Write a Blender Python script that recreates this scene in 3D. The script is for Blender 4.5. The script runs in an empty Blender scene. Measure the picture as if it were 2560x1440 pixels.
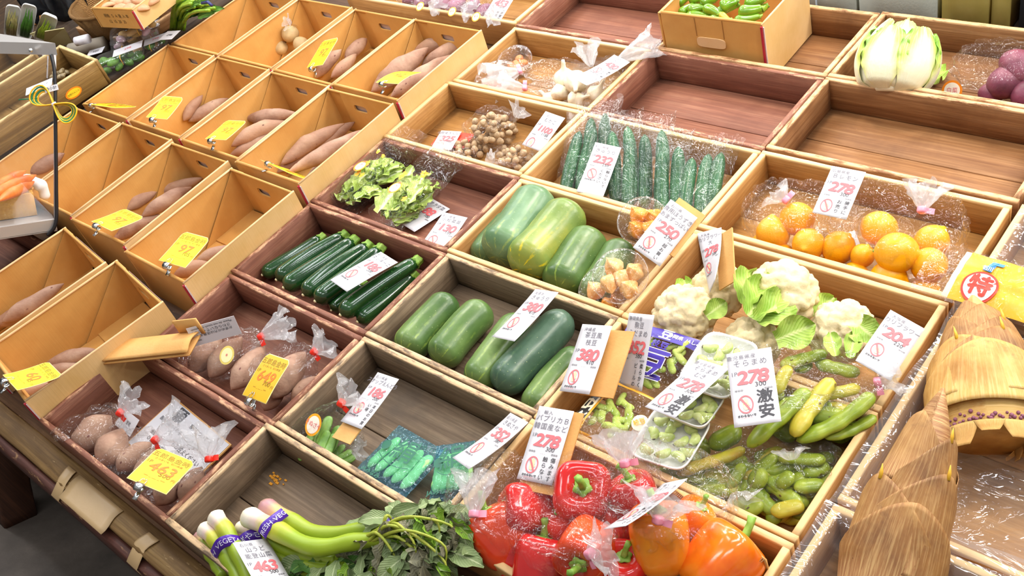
import bpy, bmesh, math, random
import numpy as np
from mathutils import Matrix, Vector, noise

SC = bpy.context.scene
COL = SC.collection
PI = math.pi

# ------------------------------------------------------------ stall frame, camera
# Everything on the slanted market stall is laid out in stall coordinates:
# a = along the customer edge, b = up the slope, w = square to the slope (0 = crate rims)
TILT = math.radians(24.0)
RIM_Z = 0.80
S = Matrix.Translation((0, 0, RIM_Z)) @ Matrix.Rotation(TILT, 4, 'X')
CR = np.array([[0.741602, 0.6159, -0.265883], [0.281602, -0.645543, -0.709912], [-0.608874, 0.451598, -0.652175]])
CT = np.array([-0.78308, -0.04685, 2.7749])
CF = 2504.53
cam_data = bpy.data.cameras.new('camera')
cam_data.sensor_width = 36.0
cam_data.lens = CF / 2560.0 * 36.0
cam_data.clip_start = 0.05
cam_data.clip_end = 60
cam = bpy.data.objects.new('camera', cam_data)
COL.objects.link(cam)
eye = -CR.T @ CT
cam.matrix_world = S @ Matrix(((CR[0][0], -CR[1][0], -CR[2][0], eye[0]),
                               (CR[0][1], -CR[1][1], -CR[2][1], eye[1]),
                               (CR[0][2], -CR[1][2], -CR[2][2], eye[2]),
                               (0, 0, 0, 1)))
SC.camera = cam
cam_data.dof.use_dof = False

# ------------------------------------------------------------ light of the hall
SC.view_settings.view_transform = 'Standard'
SC.view_settings.look = 'None'
SC.view_settings.gamma = 1.0
SC.view_settings.use_curve_mapping = False
SC.view_settings.exposure = -0.10
SC.cycles.transparent_max_bounces = 16
SC.cycles.max_bounces = 5
SC.cycles.diffuse_bounces = 3
SC.cycles.glossy_bounces = 2
SC.cycles.use_adaptive_sampling = True
SC.cycles.adaptive_threshold = 0.1
SC.cycles.adaptive_min_samples = 16
SC.cycles.caustics_reflective = False
SC.cycles.caustics_refractive = False
SC.cycles.sample_clamp_indirect = 6.0
world = bpy.data.worlds.new('hall_light')
SC.world = world
world.use_nodes = True
world.node_tree.nodes['Background'].inputs[0].default_value = (1.0, 0.97, 0.93, 1)
world.node_tree.nodes['Background'].inputs[1].default_value = 0.42

def area_light(name, loc, target, sx, sy, power, color):
    d = bpy.data.lights.new(name, 'AREA')
    d.shape = 'RECTANGLE'
    d.size, d.size_y = sx, sy
    d.energy = power
    d.color = color
    o = bpy.data.objects.new(name, d)
    o.location = loc
    o.rotation_euler = (Vector(target) - Vector(loc)).to_track_quat('-Z', 'Y').to_euler()
    COL.objects.link(o)
    return o

# rows of cool fluorescent fittings plus added fill lights, and warm lamps hung over the stall
COOL, WARM = (0.94, 0.97, 1.0), (1.0, 0.90, 0.76)
for lx in (-2.9, -1.3, 0.2, 1.8, 3.2):  # leftmost column is added to brighten the display at the left
    for ly in (-0.4, 1.2, 2.6):
        area_light('tube_and_fill_light', (lx, ly, 3.3), (lx * 0.6 + 0.3, ly * 0.5 + 0.2, 0.8), 1.2, 0.20, 12 + 5 * (ly > 0) + 4 * (lx > 1), COOL)
for lx in (-1.6, 0.3, 2.4):  # added fill row in front, brightens the faces toward the aisle
    area_light('tube_and_fill_light', (lx, -2.0, 3.1), (lx * 0.6, 0.2, 0.9), 1.2, 0.20, 13, COOL)
area_light('tube_and_fill_light', (-2.3, -0.9, 2.9), (-2.2, 0.8, 0.9), 1.2, 0.20, 38, COOL)  # added fill light for the white trays at the left
for lx, ly in ((-0.4, 0.5), (0.9, 0.9), (2.1, 0.2), (0.6, 1.9), (2.2, 1.6)):
    area_light('warm_lamp', (lx, ly, 2.7), (lx * 0.9 + 0.1, ly, 0.8), 0.18, 0.18, 16, WARM)

# ------------------------------------------------------------ helpers
def at(x, y, w):
    """the stall point at height w above the rims that stands at photo position x, y"""
    d = CR.T @ np.array([(x - 1280) / CF, (y - 720) / CF, 1.0])
    s = (w - eye[2]) / d[2]
    p = eye + s * d
    return Vector((p[0], p[1], w))

def lin(h):
    h = h.lstrip('#')
    out = []
    for i in (0, 2, 4):
        v = int(h[i:i + 2], 16) / 255
        out.append(v / 12.92 if v <= 0.04045 else ((v + 0.055) / 1.055) ** 2.4)
    return (*out, 1.0)

def tag(o, label=None, cat=None, group=None, kind=None):
    if label: o['label'] = label
    if cat: o['category'] = cat
    if group: o['group'] = group
    if kind: o['kind'] = kind
    return o

def T(x, y, z): return Matrix.Translation((x, y, z))
def RX(d): return Matrix.Rotation(math.radians(d), 4, 'X')
def RY(d): return Matrix.Rotation(math.radians(d), 4, 'Y')
def RZ(d): return Matrix.Rotation(math.radians(d), 4, 'Z')

def along(p, q, roll=0.0, up=(0, 0, 1)):
    """frame at the middle of p-q whose X runs from p to q"""
    p, q = Vector(p), Vector(q)
    x = (q - p).normalized()
    z = Vector(up) - x * x.dot(Vector(up))
    z.normalize()
    y = z.cross(x)
    m = Matrix((x, y, z)).transposed().to_4x4()
    m.translation = (p + q) / 2
    return m @ Matrix.Rotation(math.radians(roll), 4, 'X')

def empty(name, m, label, cat, group=None, kind=None, world_space=False):
    o = bpy.data.objects.new(name, None)
    o.empty_display_size = 0.02
    COL.objects.link(o)
    o.matrix_world = m if world_space else S @ m
    return tag(o, label, cat, group, kind)

class MB:
    """collects vertices and faces of ONE mesh"""
    def __init__(s):
        s.v, s.f, s.mi, s.uv = [], [], [], []
    def add(s, vs, fs, mi=0, uvs=None):
        n = len(s.v)
        s.v += [tuple(map(float, p)) for p in vs]
        s.uv += list(uvs) if uvs is not None else [(0.0, 0.0)] * len(vs)
        for f in fs:
            s.f.append(tuple(i + n for i in f))
            s.mi.append(mi)
        return s
    def box(s, x0, y0, z0, x1, y1, z1, mi=0, m=None):
        vs = [(x, y, z) for z in (z0, z1) for y in (y0, y1) for x in (x0, x1)]
        if m: vs = [m @ Vector(p) for p in vs]
        return s.add(vs, [(0, 2, 3, 1), (4, 5, 7, 6), (0, 1, 5, 4), (2, 6, 7, 3), (0, 4, 6, 2), (1, 3, 7, 5)], mi)
    def board(s, x0, y0, z0, x1, y1, z1, axis=0, n=14, jit=0.001, bev=0.0015, seed=0, mi=0):
        """a plank along an axis with softly uneven, rounded edges"""
        r = random.Random(seed)
        lo, hi = [x0, y0, z0], [x1, y1, z1]
        o = [i for i in range(3) if i != axis]
        prof = []
        for cu, cv in ((0, 0), (1, 0), (1, 1), (0, 1)):
            du, dv = (1 if cu == 0 else -1), (1 if cv == 0 else -1)
            pu, pv = (lo[o[0]], hi[o[0]])[cu], (lo[o[1]], hi[o[1]])[cv]
            a, b = (pu, pv + dv * bev), (pu + du * bev, pv)
            prof += [a, b] if (cu, cv) in ((0, 0), (1, 1)) else [b, a]
        vs = []
        for i in range(n + 1):
            tt = lo[axis] + (hi[axis] - lo[axis]) * i / n
            for k, (u, v) in enumerate(prof):
                p = [0, 0, 0]
                p[axis] = tt
                nz = noise.noise(Vector((tt * 22 + seed * 7.3, k * 3.1, seed))) * jit
                p[o[0]] = u + nz * 0.6
                p[o[1]] = v + nz * (1 if v > (lo[o[1]] + hi[o[1]]) / 2 else 0)
                vs.append(p)
        fs = []
        for i in range(n):
            for k in range(8):
                a, b = i * 8 + k, i * 8 + (k + 1) % 8
                fs.append((a, b, b + 8, a + 8))
        fs += [tuple(range(7, -1, -1)), tuple(range(n * 8, n * 8 + 8))]
        return s.add(vs, fs, mi)
    def sweep(s, path, radii, seg=14, mod=None, cap=True, mi=0, flat=1.0, up=(0, 0, 1)):
        """a tube along a path; mod(theta, t) scales the section, flat squashes it along its own up"""
        P = [Vector(p) for p in path]
        n = len(P)
        nrm = Vector(up)
        vs, uv = [], []
        for i in range(n):
            tg = (P[min(i + 1, n - 1)] - P[max(i - 1, 0)])
            tg = tg.normalized() if tg.length > 1e-9 else Vector((1, 0, 0))
            nn = nrm - tg * nrm.dot(tg)
            if nn.length < 1e-5:
                nn = Vector((1, 0, 0)) - tg * tg.x
            nrm = nn.normalized()
            bn = tg.cross(nrm)
            tt = i / (n - 1)
            for k in range(seg):
                th = 2 * PI * k / seg
                r = radii[i] * (mod(th, tt) if mod else 1)
                vs.append(P[i] + nrm * (math.cos(th) * r * flat) + bn * (math.sin(th) * r))
                uv.append((tt, k / seg))
        fs = []
        for i in range(n - 1):
            for k in range(seg):
                a, b = i * seg + k, i * seg + (k + 1) % seg
                fs.append((a, b, b + seg, a + seg))
        if cap:
            fs += [tuple(range(seg - 1, -1, -1)), tuple(range((n - 1) * seg, n * seg))]
        return s.add(vs, fs, mi, uv)
    def lathe(s, prof, seg=28, mod=None, mi=0, m=None, close=False):
        """prof: (radius, z) pairs about Z"""
        vs, uv = [], []
        n = len(prof)
        for i, (r, z) in enumerate(prof):
            for k in range(seg):
                th = 2 * PI * k / seg
                q = mod(th, i / max(n - 1, 1)) if mod else 1
                p = Vector((math.cos(th) * r * q, math.sin(th) * r * q, z))
                vs.append(m @ p if m else p)
                uv.append((i / max(n - 1, 1), k / seg))
        fs = []
        for i in range(n - 1):
            for k in range(seg):
                a, b = i * seg + k, i * seg + (k + 1) % seg
                fs.append((a, b, b + seg, a + seg))
        if close:
            fs += [tuple(range(seg - 1, -1, -1)), tuple(range((n - 1) * seg, n * seg))]
        return s.add(vs, fs, mi, uv)
    def grid(s, nu, nv, fn, mi=0):
        vs, uv = [], []
        for j in range(nv + 1):
            for i in range(nu + 1):
                vs.append(fn(i / nu, j / nv))
                uv.append((i / nu, j / nv))
        fs = [(j * (nu + 1) + i, j * (nu + 1) + i + 1, (j + 1) * (nu + 1) + i + 1, (j + 1) * (nu + 1) + i) for j in range(nv) for i in range(nu)]
        return s.add(vs, fs, mi, uv)
    def tr(s, m, start=0):
        for i in range(start, len(s.v)):
            s.v[i] = tuple(m @ Vector(s.v[i]))
        return s
    def build(s, name, mats, parent=None, smooth=True, m=None, uv=False, thick=0.0, solid_off=0.0):
        me = bpy.data.meshes.new(name)
        me.from_pydata(s.v, [], s.f)
        if not isinstance(mats, (list, tuple)): mats = [mats]
        for q in mats: me.materials.append(q)
        if max(s.mi, default=0) > 0: me.polygons.foreach_set('material_index', s.mi)
        if smooth: me.polygons.foreach_set('use_smooth', [True] * len(me.polygons))
        if uv:
            l = me.uv_layers.new(name='UVMap')
            idx = np.empty(len(me.loops), dtype=np.int32)
            me.loops.foreach_get('vertex_index', idx)
            l.data.foreach_set('uv', np.array(s.uv, dtype=np.float32)[idx].ravel())
        o = bpy.data.objects.new(name, me)
        COL.objects.link(o)
        if parent is not None:
            o.parent = parent
        elif m is not None:
            o.matrix_world = S @ m
        if thick:
            md = o.modifiers.new('thickness', 'SOLIDIFY')
            md.thickness = thick
            md.offset = solid_off
        return o

def nz(p, s=1.0, seed=0.0):
    return noise.noise(Vector((p[0] * s + seed * 17.13, p[1] * s - seed * 5.7, p[2] * s + seed * 3.9)))

# ------------------------------------------------------------ materials
MATS = {}
class NT:
    def __init__(s, name):
        s.m = bpy.data.materials.new(name)
        s.m.use_nodes = True
        s.t = s.m.node_tree
        s.t.nodes.clear()
        s.out = s.n('ShaderNodeOutputMaterial')
    def n(s, typ, **kw):
        x = s.t.nodes.new(typ)
        for k, v in kw.items(): setattr(x, k, v)
        return x
    def l(s, a, b): s.t.links.new(a, b)
    def math(s, op, a, b=None, clamp=False):
        x = s.n('ShaderNodeMath', operation=op, use_clamp=clamp)
        for i, q in enumerate((a, b)):
            if q is None: continue
            if isinstance(q, (int, float)): x.inputs[i].default_value = q
            else: s.l(q, x.inputs[i])
        return x.outputs[0]
    def mix(s, f, a, b):
        x = s.n('ShaderNodeMix', data_type='RGBA')
        for sock, q in ((x.inputs[0], f), (x.inputs[6], a), (x.inputs[7], b)):
            if isinstance(q, (int, float)): sock.default_value = q
            elif isinstance(q, tuple): sock.default_value = q
            else: s.l(q, sock)
        return x.outputs[2]
    def ramp(s, f, stops):
        x = s.n('ShaderNodeValToRGB')
        e = x.color_ramp.elements
        while len(e) < len(stops): e.new(0.5)
        for i, (p, c) in enumerate(stops):
            e[i].position = p
            e[i].color = c if isinstance(c, tuple) else (c, c, c, 1)
        s.l(f, x.inputs[0])
        return x.outputs[0]
    def coords(s, scale=(1, 1, 1), kind='Object', rnd=True):
        tc = s.n('ShaderNodeTexCoord')
        mp = s.n('ShaderNodeMapping')
        mp.inputs['Scale'].default_value = scale
        if rnd:
            oi = s.n('ShaderNodeObjectInfo')
            ad = s.n('ShaderNodeVectorMath', operation='ADD')
            ml = s.n('ShaderNodeVectorMath', operation='SCALE')
            cb = s.n('ShaderNodeCombineXYZ')
            for i in range(3): s.l(oi.outputs['Random'], cb.inputs[i])
            s.l(cb.outputs[0], ml.inputs[0]); ml.inputs[3].default_value = 37.0
            s.l(tc.outputs[kind], ad.inputs[0]); s.l(ml.outputs[0], ad.inputs[1])
            s.l(ad.outputs[0], mp.inputs['Vector'])
        else:
            s.l(tc.outputs[kind], mp.inputs['Vector'])
        return mp.outputs[0]
    def noise(s, vec, scale=5, detail=3, rough=0.55, dist=0.0):
        x = s.n('ShaderNodeTexNoise')
        x.inputs['Scale'].default_value = scale
        x.inputs['Detail'].default_value = detail
        x.inputs['Roughness'].default_value = rough
        x.inputs['Distortion'].default_value = dist
        if vec is not None: s.l(vec, x.inputs['Vector'])
        return x.outputs['Fac']
    def bump(s, h, strength=0.3, dist=0.01):
        x = s.n('ShaderNodeBump')
        x.inputs['Strength'].default_value = strength
        x.inputs['Distance'].default_value = dist
        s.l(h, x.inputs['Height'])
        return x.outputs[0]
    def pbr(s, color, rough=0.5, normal=None, spec=0.5, metal=0.0, sss=0.0, coat=0.0, trans=0.0):
        b = s.n('ShaderNodeBsdfPrincipled')
        if isinstance(color, tuple): b.inputs['Base Color'].default_value = color
        else: s.l(color, b.inputs['Base Color'])
        if isinstance(rough, (int, float)): b.inputs['Roughness'].default_value = rough
        else: s.l(rough, b.inputs['Roughness'])
        b.inputs['Specular IOR Level'].default_value = spec
        b.inputs['Metallic'].default_value = metal
        b.inputs['Coat Weight'].default_value = coat
        b.inputs['Coat Roughness'].default_value = 0.15
        if False:
            b.inputs['Subsurface Weight'].default_value = sss
            b.inputs['Subsurface Scale'].default_value = 0.01
            b.inputs['Subsurface Radius'].default_value = (1.0, 0.6, 0.3)
        if normal is not None: s.l(normal, b.inputs['Normal'])
        s.l(b.outputs[0], s.out.inputs[0])
        MATS[s.m.name] = s.m
        return s.m

def plain(name, col, rough=0.5, spec=0.5, metal=0.0, bump=0.0, bscale=60, vary=0.0, sss=0.0, coat=0.0):
    if name in MATS: return MATS[name]
    t = NT(name)
    c = lin(col)
    nrm = None
    if bump or vary:
        v = t.coords()
        f = t.noise(v, bscale, 3)
        if bump: nrm = t.bump(f, bump, 0.004)
        if vary:
            f2 = t.noise(v, bscale * 0.3, 4)
            d = tuple(max(0, q * (1 - vary)) for q in c[:3]) + (1,)
            u = tuple(min(1, q * (1 + vary)) for q in c[:3]) + (1,)
            c = t.ramp(f2, [(0.3, d), (0.7, u)])
    return t.pbr(c, rough, nrm, spec, metal, sss, coat)

def wood(name, axis, dark, mid, light, worn, wear=0.5, rough=0.62, stain=None):
    """weathered board; grain runs along the axis, paint is worn through along the rims (z near 0)"""
    t = NT(name)
    sc = [38, 38, 38]
    sc[axis] = 2.2
    v = t.coords(tuple(sc))
    g1 = t.noise(v, 1.0, 6, 0.62, 0.6)
    sc2 = [150, 150, 150]
    sc2[axis] = 5
    g2 = t.noise(t.coords(tuple(sc2)), 1.0, 3, 0.6, 0.2)
    col = t.ramp(g1, [(0.25, lin(dark)), (0.5, lin(mid)), (0.78, lin(light))])
    col = t.mix(t.math('MULTIPLY', t.ramp(g2, [(0.42, 1.0), (0.6, 0.0)]), 0.45), col, lin(dark))
    blot = t.noise(t.coords((7, 7, 7)), 1.0, 4, 0.6, 0.5)
    col = t.mix(t.math('MULTIPLY', t.ramp(blot, [(0.45, 0.0), (0.75, 1.0)]), 0.55), col, lin(stain or dark))
    tc = t.n('ShaderNodeTexCoord')
    sp = t.n('ShaderNodeSeparateXYZ')
    t.l(tc.outputs['Object'], sp.inputs[0])
    edge = t.ramp(t.math('ADD', t.math('MULTIPLY', sp.outputs[2], 40.0), 1.0), [(0.72, 0.0), (0.97, 1.0)])
    scr = t.noise(t.coords((60 if axis else 16, 16 if axis else 60, 60)), 1.0, 5, 0.7)
    w = t.math('MULTIPLY', edge, t.ramp(scr, [(0.62 - wear * 0.4, 0.0), (0.72 - wear * 0.3, 1.0)]))
    sp2 = t.ramp(t.noise(t.coords((40, 40, 40)), 1.0, 6, 0.8), [(0.72, 0.0), (0.78, 1.0)])
    w = t.math('MAXIMUM', w, t.math('MULTIPLY', sp2, 0.5 * wear), clamp=True)
    col = t.mix(w, col, lin(worn))
    h = t.math('ADD', g1, t.math('MULTIPLY', g2, 0.5))
    return t.pbr(col, rough, t.bump(h, 0.35, 0.004), 0.35)

def wood_pair(name, *a, **k):
    return (wood(name + '_long', 0, *a, **k), wood(name + '_cross', 1, *a, **k))
W_RED = wood_pair('red_wood', '#6a3f31', '#8a5844', '#a2745c', '#cfa07c', wear=0.3)
W_TAN = wood_pair('tan_wood', '#9c6c38', '#bd8c54', '#cd9f6a', '#e0bb84', wear=1.1)
W_GREY = wood_pair('grey_wood', '#63503e', '#86705a', '#a08a70', '#cfae86', wear=0.6, stain='#4d453d')
W_BROWN = wood_pair('brown_wood', '#6c4222', '#8f633c', '#a87f58', '#dbb081', wear=0.6, stain='#5d3a22')
W_AMBER = wood_pair('amber_wood', '#8f6130', '#b5854a', '#c59b60', '#e0be88', wear=1.2, stain='#8a5a26')

def cardboard(name, col, dark, light):
    t = NT(name)
    v = t.coords((1, 1, 1))
    f = t.noise(v, 6, 4, 0.6)
    col = t.ramp(f, [(0.3, lin(dark)), (0.55, lin(col)), (0.8, lin(light))])
    wv = t.n('ShaderNodeTexNoise')
    wv.inputs['Scale'].default_value = 1.0
    t.l(t.coords((190, 190, 3)), wv.inputs['Vector'])
    return t.pbr(col, 0.6, t.bump(wv.outputs['Fac'], 0.25, 0.0015), 0.3)
CARD = cardboard('cardboard', '#d09c56', '#c68f4b', '#daab6a')
CARD_EDGE = cardboard('cardboard_edge', '#e0b888', '#d5a870', '#ecca9f')
RED_PRINT = plain('red_print', '#b02035', 0.5)
PALE_PRINT = plain('pale_print', '#cbb4b0', 0.5)

def film(name, tint=(1, 1, 1, 1), gloss=0.045, milky=0.008, rough=0.03, bump=0.9, scale=15.0, bdist=0.011, stretch=(1.5, 1.5, 0.4), milk_col=(0.95, 0.96, 1, 1)):
    """thin clear plastic: mostly see-through, mirror glints on its creases"""
    t = NT(name)
    v = t.coords(stretch)
    n1 = t.noise(v, scale, 3, 0.5, 1.4)
    fold = t.math('ABSOLUTE', t.math('SUBTRACT', n1, 0.5))
    h = t.math('ADD', n1, t.math('MULTIPLY', t.math('SUBTRACT', 1.0, t.math('MULTIPLY', fold, 11.0), clamp=True), 0.55))
    nb = t.bump(h, bump, bdist)
    tr = t.n('ShaderNodeBsdfTransparent')
    tr.inputs[0].default_value = tint
    gl = t.n('ShaderNodeBsdfGlossy')
    gl.inputs['Roughness'].default_value = rough
    t.l(nb, gl.inputs['Normal'])
    df = t.n('ShaderNodeBsdfTranslucent')
    df.inputs[0].default_value = milk_col
    df2 = t.n('ShaderNodeBsdfDiffuse')
    df2.inputs[0].default_value = milk_col
    m0 = t.n('ShaderNodeMixShader'); m0.inputs[0].default_value = 0.5
    t.l(df.outputs[0], m0.inputs[1]); t.l(df2.outputs[0], m0.inputs[2])
    lw = t.n('ShaderNodeLayerWeight'); lw.inputs[0].default_value = 0.22
    fac = t.math('ADD', t.math('MULTIPLY', lw.outputs['Fresnel'], 0.2), gloss, clamp=True)
    m1 = t.n('ShaderNodeMixShader')
    m1.inputs[0].default_value = milky
    t.l(tr.outputs[0], m1.inputs[1]); t.l(m0.outputs[0], m1.inputs[2])
    m2 = t.n('ShaderNodeMixShader')
    t.l(fac, m2.inputs[0]); t.l(m1.outputs[0], m2.inputs[1]); t.l(gl.outputs[0], m2.inputs[2])
    t.l(m2.outputs[0], t.out.inputs[0])
    MATS[name] = t.m
    return t.m
FILM = film('clear_film')
FILM_TUFT = film('gathered_film', milky=0.30, gloss=0.10, bump=1.0, scale=30)
FILM_BLUE = film('blue_film', (0.72, 0.92, 0.97, 1), milky=0.12, gloss=0.07, milk_col=(0.10, 0.50, 0.80, 1))
CLEAR_CUP = film('clear_cup', milky=0.04, gloss=0.05, bump=0.12, scale=14)
PANE = film('clear_pane', milky=0.02, gloss=0.004, bump=0.0, rough=0.05)
Sinv = S.inverted()
# ------------------------------------------------------------ hall floor and the stall's table
def concrete():
    t = NT('concrete')
    f = t.noise(t.coords((1, 1, 1), rnd=False), 5, 6, 0.65)
    c = t.ramp(f, [(0.3, lin('#4a433e')), (0.55, lin('#5e554e')), (0.8, lin('#786c62'))])
    return t.pbr(c, 0.7, t.bump(f, 0.3, 0.01), 0.3)
g = MB().box(-9, -7, -0.1, 9, 9, 0)
fl = g.build('floor', concrete(), smooth=False, m=Sinv)
tag(fl, kind='structure')

wm = plain('hall_wall', '#4a4a44', 0.8, vary=0.2, bscale=8)
tag(MB().box(-6, 5.6, 0, 6, 5.8, 3.2).build('wall_back', wm, smooth=False, m=Sinv), kind='structure')
tag(MB().box(-6.2, -6, 0, -6, 5.8, 3.2).build('wall_left', wm, smooth=False, m=Sinv), kind='structure')

def crate_at(p):
    for c in CR_IN:
        if c[0] <= p[0] <= c[2] and c[1] <= p[1] <= c[3] and abs(c[4]) < 0.05: return c
    return None
H = 0.105                       # crate height
table = empty('display_table', T(0, -0.65, -H - 0.02), 'long sloping wooden display table under all the crates with taped front ledge', 'table')
def tpart(mb, name, mat, **k):
    return mb.build(name, mat, table, **k)
tpart(MB().board(-1.42, 0.03, -0.03, 3.2, 2.35, 0.018, 0, 4, 0.0005, seed=3), 'tabletop', wood('table_wood', 0, '#4a3020', '#6a4a30', '#84633f', '#a98258', wear=0.0))
tpart(MB().board(-1.42, -0.035, -0.05, 3.2, 0.03, 0.02, 0, 60, 0.003, 0.004, seed=5), 'front_ledge', wood('ledge_wood', 0, '#5e4426', '#8a6a3e', '#a88a58', '#c8a878', wear=0.0))
tpart(MB().board(-1.42, -0.06, -0.15, 3.2, -0.035, 0.0, 0, 60, 0.004, 0.004, seed=6), 'front_apron', wood('dark_red_wood', 0, '#3f2219', '#5d352b', '#714438', '#a98258', wear=0.12))
tape = plain('kraft_tape', '#c4a477', 0.45, bump=0.15, bscale=40)
for i, (xa, xb) in enumerate(((0.045, 0.085), (0.10, 0.315), (0.425, 0.47))):
    m = MB()
    m.grid(8, 6, lambda u, v: (xa + (xb - xa) * u + 0.006 * math.sin(v * 5 + i), *((-0.0635 + 0.0, -0.02 * (1 - v * 3)) if (v < 0.34 and i in (0, 2)) else (-0.034 + (v - 0.34) * 0.07, 0.0225 + 0.0008 * math.sin(9 * u)))))
    tpart(m, 'tape_patch', tape, thick=0.0008)
# legs stand on the floor, plumb
Sinv = S.inverted()
legwood = wood('leg_wood', 2, '#2a1810', '#4d2e1f', '#65402c', '#8d6540', wear=0.0)
for (lx, ly) in ((-0.52, -0.74), (1.75, -0.74), (-1.25, 1.25), (2.9, 1.25)):
    wp = S @ Vector((lx, ly + 0.1, -H - 0.05)) if ly < 0 else S @ Vector((lx, ly, -H - 0.05))
    loc = table.matrix_world.inverted() @ Matrix.Translation((wp.x, wp.y, 0))
    m = MB().board(-0.055, -0.05, 0, 0.055, 0.05, wp.z - 0.01, 2, 14, 0.003, 0.006, seed=int(lx * 10))
    m.tr(loc)
    o = tpart(m, 'leg', legwood)
# a rail between the front legs
wp0 = S @ Vector((-0.52, -0.64, -0.3))
m = MB().board(-0.52, -0.02, -0.04, 1.75, 0.02, 0.04, 0, 20, 0.002, seed=9)
m.tr(table.matrix_world.inverted() @ Matrix.Translation((0, wp0.y + 0.05, 0.16)))
tpart(m, 'stretcher', legwood)

# ------------------------------------------------------------ wooden crates
CR_IN = []
def crate(m, lx, ly, mats, label, seed=0, h=H, rim_mats=None, group=None, planks=2, world_space=False):
    r = empty('wooden_crate', m, label, 'crate', group, world_space=world_space)
    t = 0.014
    CR_IN.append((m.translation.x + t, m.translation.y + t, m.translation.x + lx - t, m.translation.y + ly - t, m.translation.z))
    rm = rim_mats or mats
    MB().board(0, 0, -h, lx, t, 0, 0, 24, 0.0009, 0.0018, seed + 1).build('front_board', mats[0], r)
    MB().board(0, ly - t, -h, lx, ly, 0, 0, 24, 0.0009, 0.0018, seed + 2).build('back_board', mats[0], r)
    MB().board(0, t, -h, t, ly - t, 0, 1, 16, 0.0009, 0.0018, seed + 3).build('side_board', rm[1], r)
    MB().board(lx - t, t, -h, lx, ly - t, 0, 1, 16, 0.0009, 0.0018, seed + 4).build('side_board', rm[1], r)
    b = MB()
    rr = random.Random(seed)
    y = t
    cuts = [t] + [t + (ly - 2 * t) * (k + rr.uniform(-0.12, 0.12)) / planks for k in range(1, planks)] + [ly - t]
    for k in range(planks):
        b.board(t, cuts[k] + 0.0012, -h, lx - t, cuts[k + 1] - 0.0012, -h + 0.013, 0, 6, 0.0005, 0.0012, seed + 10 + k)
    b.build('bottom', mats[0], r)
    return r

FLOOR_W = -H + 0.013
P = 0.562
crate(T(-0.047, -0.612, 0), 0.597, 0.298, W_RED, 'red-brown wooden crate nearest the taped front ledge, holding bagged sweet potatoes and a white notice', 11)
crate(T(0.012, -0.310, 0), 0.558, 0.305, W_RED, 'red-brown wooden crate of bagged sweet potatoes with the folded cardboard over its left rim', 21)
crate(T(0.002, 0.002, 0), 0.566, 0.312, W_RED, 'red-brown wooden crate holding the row of dark green zucchini', 31)
crate(T(-0.004, 0.319, 0), 0.558, 0.320, W_RED, 'red-brown wooden crate with two bags of pale lettuce on its left side', 41)
crate(T(-0.012, 0.644, 0), 0.558, 0.308, W_AMBER, 'tan wooden crate holding bags of small brown yam bulbils', 51)
crate(T(0.003, 0.958, 0), 0.552, 0.325, W_AMBER, 'tan wooden crate of bagged garlic and two clear tubs', 61)
crate(T(0.0, 1.292, 0), 0.560, 0.325, W_RED, 'red-brown empty crate behind the garlic crate, left of the box of green eggplants', 71)
crate(T(0.553, -0.612, 0), 0.562, 0.304, W_GREY, 'grey-brown weathered crate with leafy green stalks lying in its front', 81)
crate(T(0.576, -0.304, 0), 0.536, 0.303, W_GREY, 'grey weathered crate holding snow pea bags and two blue packets', 91)
crate(T(0.572, 0.004, 0), 0.542, 0.313, W_GREY, 'grey-brown crate holding five fat dark cucumbers under a 380 price tag', 101)
crate(T(0.562, 0.322, 0), 0.552, 0.312, W_TAN, 'light tan crate holding huge striped cucumbers and clear cups of orange physalis', 111)
crate(T(0.554, 0.638, 0), 0.558, 0.312, W_TAN, 'light tan crate packed with slim cucumbers in clear sleeves', 121)
crate(T(0.562, 0.955, 0), 0.552, 0.330, W_RED, 'red-brown empty crate behind the crate of bagged slim cucumbers', 131)
crate(T(0.565, 1.292, 0), 0.548, 0.325, W_BROWN, 'dark brown crate in which the cardboard box of green eggplants stands', 141)
crate(T(1.118, -0.314, 0), 0.598, 0.308, W_TAN, 'light tan crate heaped with bagged red and orange bell peppers', 151)
crate(T(1.118, -0.002, 0), 0.598, 0.318, W_TAN, 'light tan crate filled with broad bean pods, bean trays and green soybean packs', 161)
crate(T(1.120, 0.320, 0), 0.596, 0.312, W_TAN, 'light tan crate holding five cauliflower heads', 171)
crate(T(1.118, 0.642, 0), 0.600, 0.312, W_AMBER, 'tan wooden crate holding two knotted bags of yellow lemons', 181)
crate(T(1.118, 0.966, 0), 0.606, 0.325, W_BROWN, 'brown stained empty crate between the lemon crate and the napa cabbage crate', 191)
crate(T(1.118, 1.296, 0), 0.640, 0.330, W_BROWN, 'brown crate at the back with the napa cabbage in it', 201)
crate(T(1.738, -0.40, 0), 0.60, 0.50, W_TAN, 'tan crate lined with clear plastic under the near pointed bamboo shoot', 211)
crate(T(1.738, 0.11, 0), 0.60, 0.555, W_TAN, 'tan plastic-lined crate holding the pale bamboo shoot with purple root bumps', 221)
crate(T(1.735, 0.68, 0), 0.60, 0.285, W_TAN, 'tan crate right of the lemon crate with an empty clear bag in it', 231)
crate(T(1.735, 0.972, 0), 0.60, 0.30, W_BROWN, 'brown crate at the right edge, beside the empty stained crate', 241)
crate(T(-0.90, 1.30, 0), 0.885, 0.30, W_AMBER, 'tan crate behind the cardboard boxes holding bags of purple sweet potatoes', 251)

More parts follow.
